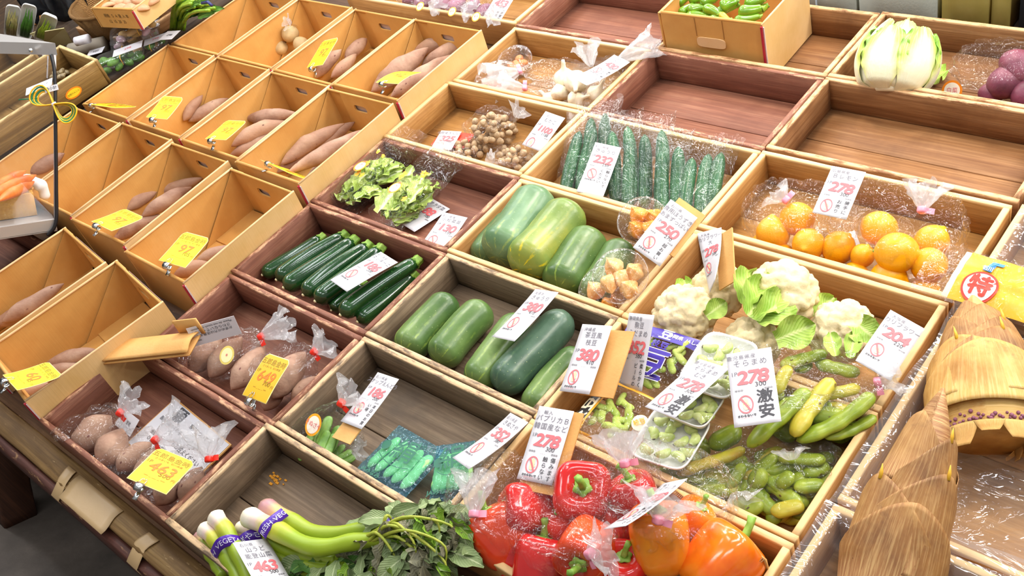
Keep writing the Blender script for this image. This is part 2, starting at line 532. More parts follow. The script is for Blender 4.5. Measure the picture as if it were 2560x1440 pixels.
# ------------------------------------------------------------ cardboard boxes
def slab(mb, p0, ux, uy, n, lx, ly, t, mi=0, hole=None):
    """a flat board from corner p0 spanning ux*lx, uy*ly, thickness t along n, optionally with a rounded hole (cx, cy, rx, ry)"""
    p0, ux, uy, n = Vector(p0), Vector(ux), Vector(uy), Vector(n)
    W = lambda x, y, z: p0 + ux * x + uy * y + n * z
    if hole is None:
        return mb.add([W(x, y, z) for z in (0, t) for y in (0, ly) for x in (0, lx)],
                      [(0, 2, 3, 1), (4, 5, 7, 6), (0, 1, 5, 4), (2, 6, 7, 3), (0, 4, 6, 2), (1, 3, 7, 5)], mi)
    cx, cy, rx, ry = hole
    N = 32
    outer, inner = [], []
    for k in range(N):
        th = 2 * PI * (k + 0.5) / N
        c, s_ = math.cos(th), math.sin(th)
        e = 0.45
        inner.append((cx + rx * math.copysign(abs(c) ** e, c), cy + ry * math.copysign(abs(s_) ** e, s_)))
        q = min((lx - cx) / c if c > 0 else -cx / c if c < 0 else 9e9, (ly - cy) / s_ if s_ > 0 else -cy / s_ if s_ < 0 else 9e9)
        outer.append([cx + c * q, cy + s_ * q])
    for (ex, ey) in ((0, 0), (lx, 0), (0, ly), (lx, ly)):
        k = min(range(N), key=lambda i: (outer[i][0] - ex) ** 2 + (outer[i][1] - ey) ** 2)
        outer[k] = [ex, ey]
    vs = [W(x, y, z) for z in (0, t) for ring in (outer, inner) for x, y in ring]
    fs = []
    for k in range(N):
        j = (k + 1) % N
        fs += [(k, N + k, N + j, j), (2 * N + k, 2 * N + j, 3 * N + j, 3 * N + k), (k, j, 2 * N + j, 2 * N + k), (N + k, 3 * N + k, 3 * N + j, N + j)]
    return mb.add(vs, fs, mi)

CARD_PALE = cardboard('pale_cardboard', '#dcb47a', '#d2a868', '#e4c08c')
BW, BL, BH = 0.316, 0.412, 0.165
def carton(a, b, label, ang=0.0, w=0.06, flaps=True, lx=BW, ly=BL, h=BH, seed=0):
    r = empty('cardboard_box', T(a, b, w) @ RZ(ang), label, 'box', 'open cardboard boxes on the left of the stall')
    t = 0.005
    rr = random.Random(seed)
    s_ = rr.uniform(-0.004, 0.004)
    # long side walls (raw edge on top), the left one with its folded corner gusset
    for k, x in enumerate((0, lx - t)):
        m = MB()
        m.grid(2, 12, lambda u, v: (x + 0.002 * math.sin(v * PI) * (1 if k else -1) * 0 + s_ * math.sin(v * PI) * 0.5, v * ly, -h + u * h))
        o = m.build('side_panel', CARD_PALE if k else CARD, r, smooth=False, thick=t, solid_off=-1 if k else 1)
        e = MB().sweep([(x + t / 2 + s_ * math.sin(q / 6 * PI) * 0.5, q / 6 * ly, 0) for q in range(7)], [t * 0.62] * 7, 8)
        e.build('raw_edge', CARD_EDGE, o)
    gm = MB()
    gx = t + 0.0006
    gm.add([(gx, ly - t, -0.001), (gx, ly * 0.50, -h * 0.98), (gx, ly - t, -h * 0.98), (gx + 0.0022, ly - t, -0.001), (gx + 0.0022, ly * 0.50, -h * 0.98), (gx + 0.0022, ly - t, -h * 0.98)],
           [(0, 1, 2), (3, 5, 4), (0, 3, 4, 1), (1, 4, 5, 2), (0, 2, 5, 3)])
    gm.build('corner_gusset', CARD, r, smooth=False)
    # front wall, folded double
    f = slab(MB(), (t, 0, -h), (1, 0, 0), (0, 0, 1), (0, 1, 0), lx - 2 * t, h, t * 1.8).build('front_panel', CARD, r, smooth=False)
    MB().sweep([(t + (lx - 2 * t) * q / 4, t * 0.9, 0.0005) for q in range(5)], [t * 1.0] * 5, 10).build('folded_edge', CARD, f)
    # back wall: short return flap on the left, then the panel with the hand hole
    fw = lx * 0.21
    bk = slab(MB(), (fw, ly - t, -h), (1, 0, 0), (0, 0, 1), (0, -1, 0), lx - fw - t, h, t * 1.1, hole=(lx * 0.25, h - 0.048, 0.030, 0.0125)).build('back_panel', CARD, r, smooth=False)
    slab(MB(), (fw + 0.004, ly + 0.0008, -h + 0.004), (1, 0, 0), (0, 0, 1), (0, -1, 0), lx - fw - t - 0.006, h - 0.012, 0.0006).build('outer_print', PALE_PRINT, r, smooth=False)
    fl_ = slab(MB(), (t, ly - t * 0.2, -h), (1, 0, 0), (0, 0, 1), (0, -1, 0), fw - t - 0.0015, h, t * 0.9).build('return_flap', CARD, r, smooth=False)
    MB().sweep([(t + (lx - 2 * t) * q / 4, ly - t * 1.4, 0.0) for q in range(5)], [t * 0.8] * 5, 8).build('folded_edge', CARD, bk)
    # printed edge that shows at the near right corner
    MB().box(lx - t * 0.9, -0.006, -h, lx + 0.0015, -0.0003, -0.004).build('red_corner', RED_PRINT, r, smooth=False)
    MB().box(lx + 0.0017, -0.0025, -h, lx + 0.005, 0.001, -0.006).build('pale_corner', PALE_PRINT, r, smooth=False)
    bt = MB()
    bt.box(t, t * 2, -h, lx - t, ly - t * 2, -h + 0.004)
    bt.build('bottom', CARD, r, smooth=False)
    if flaps:
        bm2 = MB().box(t * 1.5, ly * 0.60, -h + 0.0045, lx - t * 1.5, ly - t * 2.4, -h + 0.008)
        bm2.box(lx * 0.42, ly * 0.42, -h + 0.0045, lx - t * 1.5, ly * 0.596, -h + 0.0075)
        bm2.build('bottom_flap', CARD, r, smooth=False)
    return r

CART = [(-0.372, -0.560, 'cardboard box nearest the front ledge with the corner-most yellow tag'),
        (-0.322, -0.121, 'cardboard box left of the zucchini crate, its floor bare at the back'),
        (-0.331, 0.315, 'cardboard box of long sweet potatoes left of the lettuce and bulbil crates'),
        (-0.331, 0.744, 'cardboard box left of the garlic crate, holding the largest sweet potatoes'),
        (-0.706, -0.545, 'cardboard box at the left photo edge beside the red painted crate'),
        (-0.672, -0.106, 'cardboard box with slim pointed sweet potatoes behind the black cable'),
        (-0.652, 0.325, 'cardboard box with yellow tag and three sweet potatoes, in the middle of the boxes'),
        (-0.652, 0.742, 'cardboard box with an upright yellow tag, left of the largest sweet potatoes'),
        (-1.008, -0.098, 'cardboard box half hidden by the clear guard and black cable'),
        (-0.990, 0.330, 'cardboard box whose yellow tag leans over sweet potatoes with pointed tips'),
        (-0.990, 0.748, 'cardboard box with clear bags of round pale potatoes'),
        (-1.335, -0.105, 'cardboard box behind the steel-topped stand, partly hidden by the green and yellow cord'),
        (-1.332, 0.330, 'cardboard box in the far left column, nearly empty with a yellow tag edge'),
        (-1.322, 0.748, 'empty cardboard box at the back of the far left column')]
for i, (a, b, lab) in enumerate(CART):
    carton(a, b, lab, [-8, -0.4, 0.5, 0, -7, 0.8, 0.3, -0.4, 0.5, 0.4, 0, 0.3, 0.4, 0.2][i], flaps=i not in (4,), seed=i)
# ------------------------------------------------------------ tags and lettering
_TXT = {}
def glyphs(body, size, space=1.0):
    """flat lettering as vertices and faces, centred on the origin"""
    key = (body, space)
    if key not in _TXT:
        cu = bpy.data.curves.new('lettering', 'FONT')
        cu.body = body
        cu.resolution_u = 3
        cu.space_character = space
        cu.space_line = 0.9
        cu.align_x, cu.align_y = 'CENTER', 'CENTER'
        o = bpy.data.objects.new('lettering', cu)
        COL.objects.link(o)
        me = bpy.data.meshes.new_from_object(o.evaluated_get(bpy.context.evaluated_depsgraph_get()))
        v = [tuple(p.co) for p in me.vertices]
        f = [tuple(p.vertices) for p in me.polygons]
        bpy.data.objects.remove(o)
        bpy.data.curves.remove(cu)
        bpy.data.meshes.remove(me)
        _TXT[key] = (v, f)
    v, f = _TXT[key]
    return [(x * size, y * size, 0) for x, y, z in v], f

def write(mb, body, size, x, y, z=0.0008, rot=0, bold=0.0, sx=1.0, space=1.0, mi=0, slant=0.0):
    v, f = glyphs(body, size, space)
    c, s_ = math.cos(math.radians(rot)), math.sin(math.radians(rot))
    offs = [(0, 0)] if not bold else [(-bold, 0), (bold, 0), (0, bold), (0, -bold), (0, 0)]
    for k, (ox, oy) in enumerate(offs):
        mb.add([(x + ((px + slant * py) * sx + ox) * c - (py + oy) * s_, y + ((px + slant * py) * sx + ox) * s_ + (py + oy) * c, z + k * 0.00002) for px, py, _ in v], f, mi)
    return mb

PAPER = plain('tag_paper', '#d0cdd2', 0.55)
YPAPER = plain('yellow_tag_paper', '#f0d200', 0.5)
YRIM = plain('pale_yellow_edge', '#fff29a', 0.5)
INK = plain('black_ink', '#3b3a40', 0.6)
GREYINK = plain('grey_ink', '#6b6872', 0.6)
REDINK = plain('red_ink', '#e06a70', 0.6)
ORINK = plain('orange_ink', '#ee7a1c', 0.6)
OLIVE = plain('olive_ink', '#8a7410', 0.6)
HANDY = plain('pale_orange_ink', '#f3d9a8', 0.6)
STEEL = plain('steel', '#cfd2d4', 0.22, metal=1.0)

def frame_of(px):
    """pose rows: centre, x direction, y direction, width, height"""
    c, x, y = Vector(px[0:3]), Vector(px[3:6]).normalized(), Vector(px[6:9])
    z = x.cross(y).normalized()
    y = z.cross(x)
    m = Matrix((x, y, z)).transposed().to_4x4()
    m.translation = c
    return m

def bendy(mb, h, bend, twist=0.0):
    """curl a card lying in XY: the ends rise (bend > 0) or droop, and it may twist along Y"""
    for i, (x, y, z) in enumerate(mb.v):
        q = y / (h / 2)
        zz = z + bend * q * q * h * 0.5 + 0.0 * x
        a = twist * q
        mb.v[i] = (x * math.cos(a), y, zz + x * math.sin(a))
    return mb

def price_tag(pose, label, head, price, old, cols=(), bend=0.0, twist=0.0, unit='1P', mark=True, big=False, back_slip=False, cut=None):
    w, h = pose[9], pose[10]
    full = 2.03 * w if cut is None else cut * w
    r = empty('price_tag', frame_of(pose), label, 'price tag')
    card = MB()
    cr = w * 0.05
    card.grid(6, 14, lambda u, v: ((u - 0.5) * w, (v - 0.5) * h, 0.0))
    bendy(card, h, bend, twist).build('card', PAPER, r, thick=0.0007, solid_off=-1)
    top = h / 2
    tx, red, sym, hd = MB(), MB(), MB(), MB()
    y = top - 0.10 * w
    for i, ln in enumerate(head):
        sz = w * (0.13 if i == 0 and len(head) > 1 else 0.19)
        write(hd, ln, sz, (-0.18 if i == 0 and len(head) > 1 else 0) * w, y - sz * 0.4, sx=0.95, space=1.15 if len(ln) < 6 else 0.9, mi=1)
        y -= sz * 1.15
    yp = y - 0.24 * w
    write(hd, unit, w * 0.15, -0.38 * w, yp + 0.13 * w, mi=1)
    write(red, price, w * (0.47 if len(price) < 4 else 0.34), 0.03 * w, yp, 0.0009, bold=w * 0.017, sx=1.12, slant=0.12, space=0.86)
    write(tx, old, w * 0.17, 0.17 * w, yp - 0.2 * w, 0.0011)
    yd = yp - 0.33 * w
    if yd > -h / 2 + 0.05 * w:
        write(tx, '***', w * 0.15, -0.31 * w, yd)
        write(tx, '***', w * 0.15, 0.33 * w, yd - 0.02 * w)
        write(tx, '-- --- --', w * 0.05, 0, yd, mi=1)
    if mark:
        cx, cy, rx, ry = -0.2 * w, yd - 0.33 * w, 0.17 * w, 0.23 * w
        low = -h / 2 + 0.004
        N = 36
        vs, fs = [], []
        for k in range(N):
            th = 2 * PI * k / N
            for q in (1.0, 0.84):
                vs.append((cx + rx * q * math.cos(th), max(cy + ry * q * math.sin(th), low), 0.0010))
        for k in range(N):
            j = (k + 1) % N
            fs.append((2 * k, 2 * j, 2 * j + 1, 2 * k + 1))
        sym.add(vs, fs, 0)
        for px_, py_, a_, b_ in ((0, -0.2, 0.38, 0.42), (-0.28, 0.28, 0.09, 0.36), (-0.08, 0.38, 0.09, 0.42), (0.12, 0.38, 0.09, 0.42), (0.31, 0.27, 0.085, 0.36), (0.42, -0.1, 0.2, 0.1)):
            v2 = [(cx + rx * (px_ + a_ * math.cos(t * PI / 6)), max(cy + ry * (py_ + b_ * math.sin(t * PI / 6)), low), 0.0008) for t in range(12)]
            sym.add(v2, [tuple(range(12))], 1)
        dx, dy = rx * 0.62, ry * 0.68
        if cy - dy > low:
            sym.add([(cx - dx - 0.012 * w, cy + dy, .0012), (cx - dx + 0.03 * w, cy + dy + 0.02 * w, .0012), (cx + dx + 0.012 * w, cy - dy, .0012), (cx + dx - 0.03 * w, cy - dy - 0.02 * w, .0012)], [(0, 3, 2, 1)], 0)
        if cy - ry - 0.1 * w > low:
            write(tx, 'さわらないで', w * 0.068, cx, cy - ry - 0.055 * w, bold=w * 0.004)
            write(sym, 'DO NOT TOUCH', w * 0.032, cx, cy - ry - 0.105 * w)
    n = len(cols)
    for i, ccol in enumerate(cols):
        sz = w * (0.36 if big else 0.145)
        x = (0.23 if n == 1 else 0.34 - 0.22 * i) * w
        for j, ch in enumerate(ccol):
            yy = yd - (0.2 if big else 0.14) * w - j * sz * (1.02 if big else 1.12)
            if yy - sz * 0.4 > -h / 2:
                write(tx, ch, sz, x, yy, rot=-90 if ch == 'ー' else 0, bold=sz * 0.03 if big else sz * 0.01)
    for mb, nm, mt in ((hd, 'heading_letters', [INK, GREYINK]), (tx, 'lettering', [INK, GREYINK]), (red, 'price_digits', REDINK), (sym, 'no_touch_symbol', [REDINK, HANDY])):
        if mb.v: bendy(mb, h, bend, twist).build(nm, mt, r, smooth=False)
    return r

AMBERP = plain('amber_tag_paper', '#e8ad00', 0.5)
def yellow_tag(pose, label, head, price, old, bend=0.0, paper=None, clip=True, clip_label=None, edge=False):
    w, h = pose[9], pose[10]
    F = frame_of(pose)
    r = empty('yellow_price_tag', F, label, 'price tag', 'yellow price tags on the sweet potatoes')
    c = 0.12 * w
    def shape(x, y):
        return (x, y)
    card, rim = MB(), MB()
    n = 14
    for mb, g_, z0 in ((rim, 0.0, 0.0), (card, 0.02 * w, 0.0004)):
        for j in range(n + 1):
            y = -h / 2 + g_ + (h - 2 * g_) * j / n
            xw = w / 2 - g_ - max(0, (y - (h / 2 - c))) * 0.9
            for i in range(5):
                mb.v.append(((-1 + i / 2) * xw, y, z0)); mb.uv.append((0, 0))
        for j in range(n):
            for i in range(4):
                a = j * 5 + i
                mb.f.append((a, a + 1, a + 6, a + 5)); mb.mi.append(0)
    bendy(rim, h, bend).build('laminate_edge', YRIM, r, thick=0.0006, solid_off=-1)
    bendy(card, h, bend).build('card', paper or YPAPER, r)
    tx, red, hd = MB(), MB(), MB()
    write(hd, head, w * 0.2, -0.02 * w, h * 0.33, space=1.0, sx=0.95)
    write(hd, 'さつまいも  石川県産', w * 0.075, 0, h * 0.22)
    write(red, price, w * 0.46, 0.02 * w, h * 0.0, 0.0010, slant=0.1, bold=w * 0.008, sx=0.95)
    write(tx, '1P', w * 0.15, -0.40 * w, h * 0.10)
    write(tx, old, w * 0.19, 0.16 * w, -h * 0.13, 0.0012)
    write(tx, '*** -- ---- -- ***', w * 0.085, 0, -h * 0.27)
    write(tx, '円', w * 0.11, 0.4 * w, -h * 0.17)
    bendy(hd, h, bend).build('heading_letters', OLIVE, r, smooth=False)
    bendy(tx, h, bend).build('lettering', OLIVE, r, smooth=False)
    bendy(red, h, bend).build('price_digits', ORINK, r, smooth=False)
    if clip:
        b = empty('metal_clip', F @ T(-0.12 * w, -h / 2 + 0.004 + 0.0, bend * h * 0.5), clip_label, 'clip', 'silver clips holding the yellow tags')
        MB().grid(1, 10, lambda u, v: ((u - 0.5) * 0.018, -0.012 + 0.010 * math.cos(v * 2 * PI * 0.82 + 0.6), -0.002 + 0.009 * math.sin(v * 2 * PI * 0.82 + 0.6))).build('clip_body', STEEL, b, thick=0.0008)
        for sx_ in (-1, 1):
            MB().sweep([(sx_ * 0.006, -0.006, 0.005), (sx_ * 0.006, 0.006, 0.004), (sx_ * 0.003, 0.012, 0.003), (sx_ * 0.001, 0.006, 0.004)], [0.0007] * 4, 6).build('clip_arm', STEEL, b)
        MB().box(-0.005, -0.036, -0.012, 0.005, -0.018, -0.010, m=RX(30)).build('clip_foot', STEEL, b)
    return r

# ------------------------------------------------------------ vegetables
def veg_mat(name, stops, scale=8, rough=0.4, stretch=None, bump=0.1, bscale=60, spots=None, sss=0.0, spec=0.5, coat=0.0, uvband=None):
    """skin colour from a soft noise, optional dark spots"""
    if name in MATS: return MATS[name]
    t = NT(name)
    v = t.coords(stretch or (1, 1, 1))
    f = t.noise(v, scale, 4, 0.6)
    c = t.ramp(f, [(p, lin(q)) for p, q in stops])
    if spots:
        vo = t.n('ShaderNodeTexVoronoi')
        vo.inputs['Scale'].default_value = spots[1]
        t.l(t.coords((0.6, 1, 1)), vo.inputs['Vector'])
        big = t.noise(t.coords(), 20, 2)
        k = t.math('MULTIPLY', t.ramp(vo.outputs['Distance'], [(spots[2], 1.0), (spots[2] * 1.7, 0.0)]), t.ramp(big, [(0.35, 0.0), (0.5, 1.0)]))
        c = t.mix(k, c, lin(spots[0]))
    if uvband:
        tc = t.n('ShaderNodeTexCoord'); sp = t.n('ShaderNodeSeparateXYZ')
        t.l(tc.outputs['UV'], sp.inputs[0])
        jit = t.math('MULTIPLY', t.math('SUBTRACT', t.noise(t.coords(), 40, 3), 0.5), uvband[0])
        u = t.math('ADD', sp.outputs[0], jit)
        c2 = t.ramp(u, [(p, lin(q)) for p, q in uvband[1]])
        c = t.mix(uvband[2], c, c2)
    nb = t.bump(t.noise(t.coords(), bscale, 3), bump, 0.004) if bump else None
    return t.pbr(c, rough, nb, spec, 0.0, sss, coat)

POTATO = veg_mat('sweet_potato_skin', [(0.3, '#84604e'), (0.5, '#a07c68'), (0.72, '#b69680')], 12, 0.62, bump=0.35, bscale=90, spots=('#714640', 46, 0.08), spec=0.3)
POTATO2 = veg_mat('tan_sweet_potato_skin', [(0.3, '#8c6654'), (0.5, '#a6806a'), (0.75, '#b9967c')], 10, 0.65, bump=0.4, bscale=80, spots=('#644238', 38, 0.065), spec=0.3)
def potato(p, q, r, label, seed=0, mat=None, group=None, fat=0.45):
    m = along(p, q)
    L = (Vector(q) - Vector(p)).length * 1.1 + r * 0.35
    rr = random.Random(seed * 31 + 7)
    bx, bz = rr.uniform(-0.06, 0.06) * L, rr.uniform(-0.03, 0.06) * L * 0.5
    n = 22
    path, rad = [], []
    pw = rr.uniform(0.75, 1.05)
    for i in range(n + 1):
        s_ = i / n
        x = (s_ - 0.5) * L
        k = max(0.0, 1 - abs(2 * s_ - 1) ** 2.3) ** 0.85
        k *= 1 - 0.22 * (s_ - fat) * rr.choice((1, 1))
        tail = 0.10 + 0.0 * s_
        path.append((x, bx * math.sin(s_ * PI), bz * math.sin(s_ * PI * 1.3)))
        rad.append(r * max(k, tail * (0.5 if i in (0, n) else 1)))
    mb = MB().sweep(path, rad, 18)
    mb.v = [tuple(Vector(v) * 1.0 + Vector((0, v[1], v[2])) * (0.22 * nz(v, 18, seed) + 0.05 * nz(v, 60, seed))) for v in mb.v]
    o = mb.build('sweet_potato', mat or (POTATO if seed % 3 else POTATO2), m=m)
    return tag(o, label, 'sweet potato', group)

ZUC = veg_mat('zucchini_skin', [(0.3, '#0c2c10'), (0.55, '#17401a'), (0.8, '#2f5e2c')], 9, 0.16, (1, 5, 5), 0.05, coat=0.6, spots=('#3f7a3a', 130, 0.10))
GREENSTEM = veg_mat('green_stem', [(0.3, '#6c9a2e'), (0.6, '#93b84a'), (0.8, '#b9cc6e')], 60, 0.5)
CREAM = plain('cream_scar', '#e6d9a8', 0.5)
def zucchini(p, q, r, label, seed=0):
    m = along(p, q, seed * 37 % 60)
    L = (Vector(q) - Vector(p)).length
    e = empty('zucchini', m, label, 'zucchini', 'zucchini in the red-brown crate')
    path, rad = [], []
    for i in range(25):
        s_ = i / 24
        path.append(((s_ - 0.5) * L, 0.02 * L * math.sin(s_ * PI) * (1 if seed % 2 else -1), 0))
        k = min(1, (1 - (1 - min(s_ / 0.14, 1)) ** 2.2) ** 0.5) if s_ < 0.14 else 1.0
        k *= 1 - 0.27 * max(0, (s_ - 0.25) / 0.75) ** 1.4
        if s_ > 0.93: k *= 1 - (s_ - 0.93) * 3.2
        rad.append(r * max(k, 0.05))
    MB().sweep(path, rad, 22, lambda th, t: 1 + 0.012 * math.cos(6 * th)).build('skin', ZUC, e)
    x1 = 0.5 * L
    MB().sweep([(x1 - 0.004, 0, 0), (x1 + 0.006, 0.001, 0), (x1 + 0.013, 0.002, 0.001), (x1 + 0.018, 0.003, 0.002)], [r * 0.66, r * 0.5, r * 0.52, r * 0.46], 20, lambda th, t: 1 + 0.16 * math.cos(5 * th)).build('stem', GREENSTEM, e)
    MB().sweep([(-0.5 * L - 0.0022, 0, 0), (-0.5 * L + 0.002, 0, 0)], [r * 0.12, r * 0.2], 10).build('blossom_scar', CREAM, e)
    return e

def cuke_mat(name, a, b, c, stripe):
    t = NT(name)
    v = t.coords()
    f = t.noise(v, 7, 4, 0.6)
    tc = t.n('ShaderNodeTexCoord'); sp = t.n('ShaderNodeSeparateXYZ')
    t.l(tc.outputs['UV'], sp.inputs[0])
    col = t.ramp(f, [(0.3, lin(a)), (0.5, lin(b)), (0.75, lin(c))])
    # pale stripes that run from the blossom end
    wob = t.math('MULTIPLY', t.math('SUBTRACT', t.noise(v, 34, 4), 0.5), 2.6)
    ang = t.math('ADD', t.math('MULTIPLY', sp.outputs[1], 2 * PI * 9), wob)
    st = t.ramp(t.math('COSINE', ang), [(0.78, 0.0), (0.98, 1.0)])
    fade = t.ramp(sp.outputs[0], [(0.05, 1.0), (0.75, 0.1)])
    brk = t.ramp(t.noise(v, 45, 3), [(0.42, 0.0), (0.6, 1.0)])
    col = t.mix(t.math('MULTIPLY', t.math('MULTIPLY', st, fade), t.math('MULTIPLY', brk, stripe[1])), col, lin(stripe[0]))
    vo = t.n('ShaderNodeTexVoronoi'); vo.inputs['Scale'].default_value = 95
    t.l(v, vo.inputs['Vector'])
    sk = t.ramp(vo.outputs['Distance'], [(0.06, 1.0), (0.13, 0.0)])
    col = t.mix(t.math('MULTIPLY', sk, 0.35), col, lin('#c9d38a'))
    return t.pbr(col, 0.32, t.bump(t.math('ADD', sk, t.math('MULTIPLY', t.noise(v, 50, 3), 0.6)), 0.22, 0.004), 0.45)
CUKE = cuke_mat('fat_cucumber_skin', '#3d5a2c', '#536f38', '#768e50', ('#a9c24e', 0.5))
CUKE_D = cuke_mat('dark_cucumber_skin', '#2c4433', '#415c48', '#5f7a66', ('#7fa060', 0.2))
CUKE_P = cuke_mat('pale_cucumber_skin', '#486844', '#5f8058', '#7e9c72', ('#b4bf5a', 0.5))
CUKE_Y = cuke_mat('yellow_striped_cucumber_skin', '#57703a', '#738940', '#9e9c3c', ('#d8c020', 1.0))
def fat_cucumber(p, q, r, mat, label, group, seed=0, roll=0):
    m = along(p, q, roll)
    L = (Vector(q) - Vector(p)).length + r * 0.9
    path, rad = [], []
    n = 34
    for i in range(n + 1):
        s_ = i / n
        path.append(((s_ - 0.5) * L, 0.03 * L * math.sin(s_ * PI) * math.sin(seed), 0))
        e0, e1 = min(1, s_ / 0.17), min(1, (1 - s_) / 0.2)
        k = (1 - (1 - e0) ** 2.2) ** 0.5 * (1 - (1 - e1) ** 2.3) ** 0.5
        k *= 1 - 0.06 * s_ + 0.02 * math.sin(s_ * 7 + seed)
        rad.append(max(r * k, 0.002))
    mb = MB().sweep(path, rad, 26, lambda th, t: 1 + 0.012 * math.cos(9 * th))
    mb.v = [tuple(Vector(v) + Vector((0, v[1], v[2])) * (0.035 * nz(v, 14, seed) + 0.018 * max(0, nz(v, 75, seed + 3)))) for v in mb.v]
    return tag(mb.build('fat_cucumber', mat, m=m, uv=True), label, 'cucumber', group)

SLIM = cuke_mat('slim_cucumber_skin', '#123c22', '#1f5530', '#3b7546', ('#7fa860', 0.4))
def slim_cucumber(m, L, r, label, group, seed=0):
    path, rad = [], []
    for i in range(21):
        s_ = i / 20
        path.append(((s_ - 0.5) * L, 0.02 * L * math.sin(s_ * PI + seed), 0.01 * L * math.sin(s_ * 4 + seed)))
        rad.append(max(0.12 * r, r * (1 - abs(2 * s_ - 1) ** 5) ** 0.6 * (1 - 0.15 * s_)))
    mb = MB().sweep(path, rad, 14)
    mb.v = [tuple(Vector(v) + Vector((0, v[1], v[2])) * (0.05 * nz(v, 60, seed))) for v in mb.v]
    return tag(mb.build('slim_cucumber', SLIM, m=m, uv=True), label, 'cucumber', group)

# ------------------------------------------------------------ bags
TAPE_RED = plain('red_tape', '#f0301e', 0.35)
TAPE_PINK = plain('pink_tape', '#f59ab0', 0.4)
def spline(pts, n):
    out = []
    P = [Vector(p) for p in pts]
    for i in range(n + 1):
        t = i / n * (len(P) - 1)
        k = min(int(t), len(P) - 2)
        f = t - k
        p0, p1, p2, p3 = P[max(k - 1, 0)], P[k], P[k + 1], P[min(k + 2, len(P) - 1)]
        out.append(0.5 * (2 * p1 + (p2 - p0) * f + (2 * p0 - 5 * p1 + 4 * p2 - p3) * f * f + (3 * p1 - p0 - 3 * p2 + p3) * f ** 3))
    return out
def bag(base, size, neck, tuft, label, tie=TAPE_PINK, seed=0, rz=0.0, group=None, tuft_w=0.035, mat=None, cat='plastic bag', name='plastic_bag', puff=0.6, sticker=None, fan=1.0, inside=None):
    """clear bag: body around base (centre of its floor), gathered at the neck point, the loose end fanning to the tuft point"""
    base, neck, tuft = Vector(base), Vector(neck), Vector(tuft)
    rx, ry, bh = size
    inside = crate_at(base)
    r = empty(name, T(*base), label, cat, group)
    nk, tf = neck - base, tuft - base
    rr = random.Random(seed)
    ph = [rr.uniform(0, 6.3) for _ in range(6)]
    SEG, N = 110, 36
    ca, sa = math.cos(math.radians(rz)), math.sin(math.radians(rz))
    mb = MB()
    vs = []
    for i in range(N + 1):
        s_ = i / N
        if s_ < puff:                       # rounded body
            a = s_ / puff * PI * 0.5
            k = max(0.02, math.sin(a)) ** 0.55
            cz = bh * 0.5 * (1 - math.cos(a))
            cen = Vector((0, 0, cz))
            gather = 0.0
        else:                               # shoulder drawn in to the neck
            f = (s_ - puff) / (1 - puff)
            top = Vector((0, 0, bh * 0.5))
            fe = f * f * (3 - 2 * f)
            cen = top.lerp(nk, 0.35 * f + 0.65 * f ** 1.6)
            k = (1 - f) ** 0.62 * (1 - 0.1 * f)
            gather = f
        for j in range(SEG):
            th = 2 * PI * j / SEG
            pl = 1 + gather * 0.28 * math.sin(9 * th + ph[0] + 2 * math.sin(3 * th + ph[1])) * (0.4 + 0.6 * math.sin(2 * th + ph[2]) ** 2) + 0.06 * math.sin(5 * th + ph[3]) * (0.4 + gather)
            wide = min(1.0, max(0.0, (s_ - 0.25) / 0.6))
            pl -= (0.03 + 0.11 * wide) * (1 - abs(math.sin(6.5 * th + ph[0] + 1.7 * math.sin(2 * th + ph[4] + 2.5 * s_)))) ** 2
            pl -= (0.015 + 0.05 * wide) * (1 - abs(math.sin(12.5 * th + ph[5] + 2.2 * math.sin(3 * th + ph[1] - 3 * s_)))) ** 2
            mnr = 0.0062
            x, y = math.cos(th), math.sin(th)
            x, y = math.copysign(abs(x) ** 0.8, x), math.copysign(abs(y) ** 0.8, y)
            px, py = (rx * k * pl + mnr * gather) * x, (ry * k * pl + mnr * gather) * y
            p = Vector((px * ca - py * sa, px * sa + py * ca, 0)) + cen
            p += Vector((nz(p, 26, seed), nz(p, 26, seed + 1), nz(p, 26, seed + 2))) * 0.012 * (1 if i > 1 else 0) * (1 - 0.7 * gather)
            p += Vector((nz(p, 70, seed), nz(p, 70, seed + 4), nz(p, 70, seed + 5))) * 0.004
            p.z = max(p.z, 0.001)
            if inside and base.z + p.z < inside[4] + 0.004:
                p.x = min(max(p.x, inside[0] + 0.002 - base.x), inside[2] - 0.002 - base.x)
                p.y = min(max(p.y, inside[1] + 0.002 - base.y), inside[3] - 0.002 - base.y)
            vs.append(p)
    fs = [(i * SEG + j, i * SEG + (j + 1) % SEG, (i + 1) * SEG + (j + 1) % SEG, (i + 1) * SEG + j) for i in range(N) for j in range(SEG)]
    mb.add(vs, fs)
    mb.build('film', mat or FILM, r)
    # tie and fanned end
    d = (tf - nk)
    dn = d.normalized()
    sd = dn.cross(Vector((0.31, -0.52, 0.8))).normalized()
    up = sd.cross(dn)
    m2 = MB()
    vs = []
    M_, K = 12, 44
    for i in range(M_ + 1):
        s_ = i / M_
        for j in range(K):
            th = 2 * PI * j / K
            wv = 1 + (0.25 + 0.5 * s_) * math.sin(6 * th + ph[4] + 3 * s_) * 0.55
            w1 = (0.006 + tuft_w * fan * s_ ** 0.8) * wv
            w2 = (0.006 + tuft_w * 0.34 * s_ ** 0.8) * wv
            p = nk + d * (s_ + 0.14 * s_ * math.sin(4 * th + ph[5])) + sd * (w1 * math.cos(th)) + up * (w2 * math.sin(th))
            p += Vector((nz(p, 60, seed + 7), nz(p, 60, seed + 8), nz(p, 60, seed + 9))) * 0.010 * s_
            vs.append(p)
    fs = [(i * K + j, i * K + (j + 1) % K, (i + 1) * K + (j + 1) % K, (i + 1) * K + j) for i in range(M_) for j in range(K)]
    m2.add(vs, fs).build('gathered_end', FILM_TUFT if mat is None else mat, r)
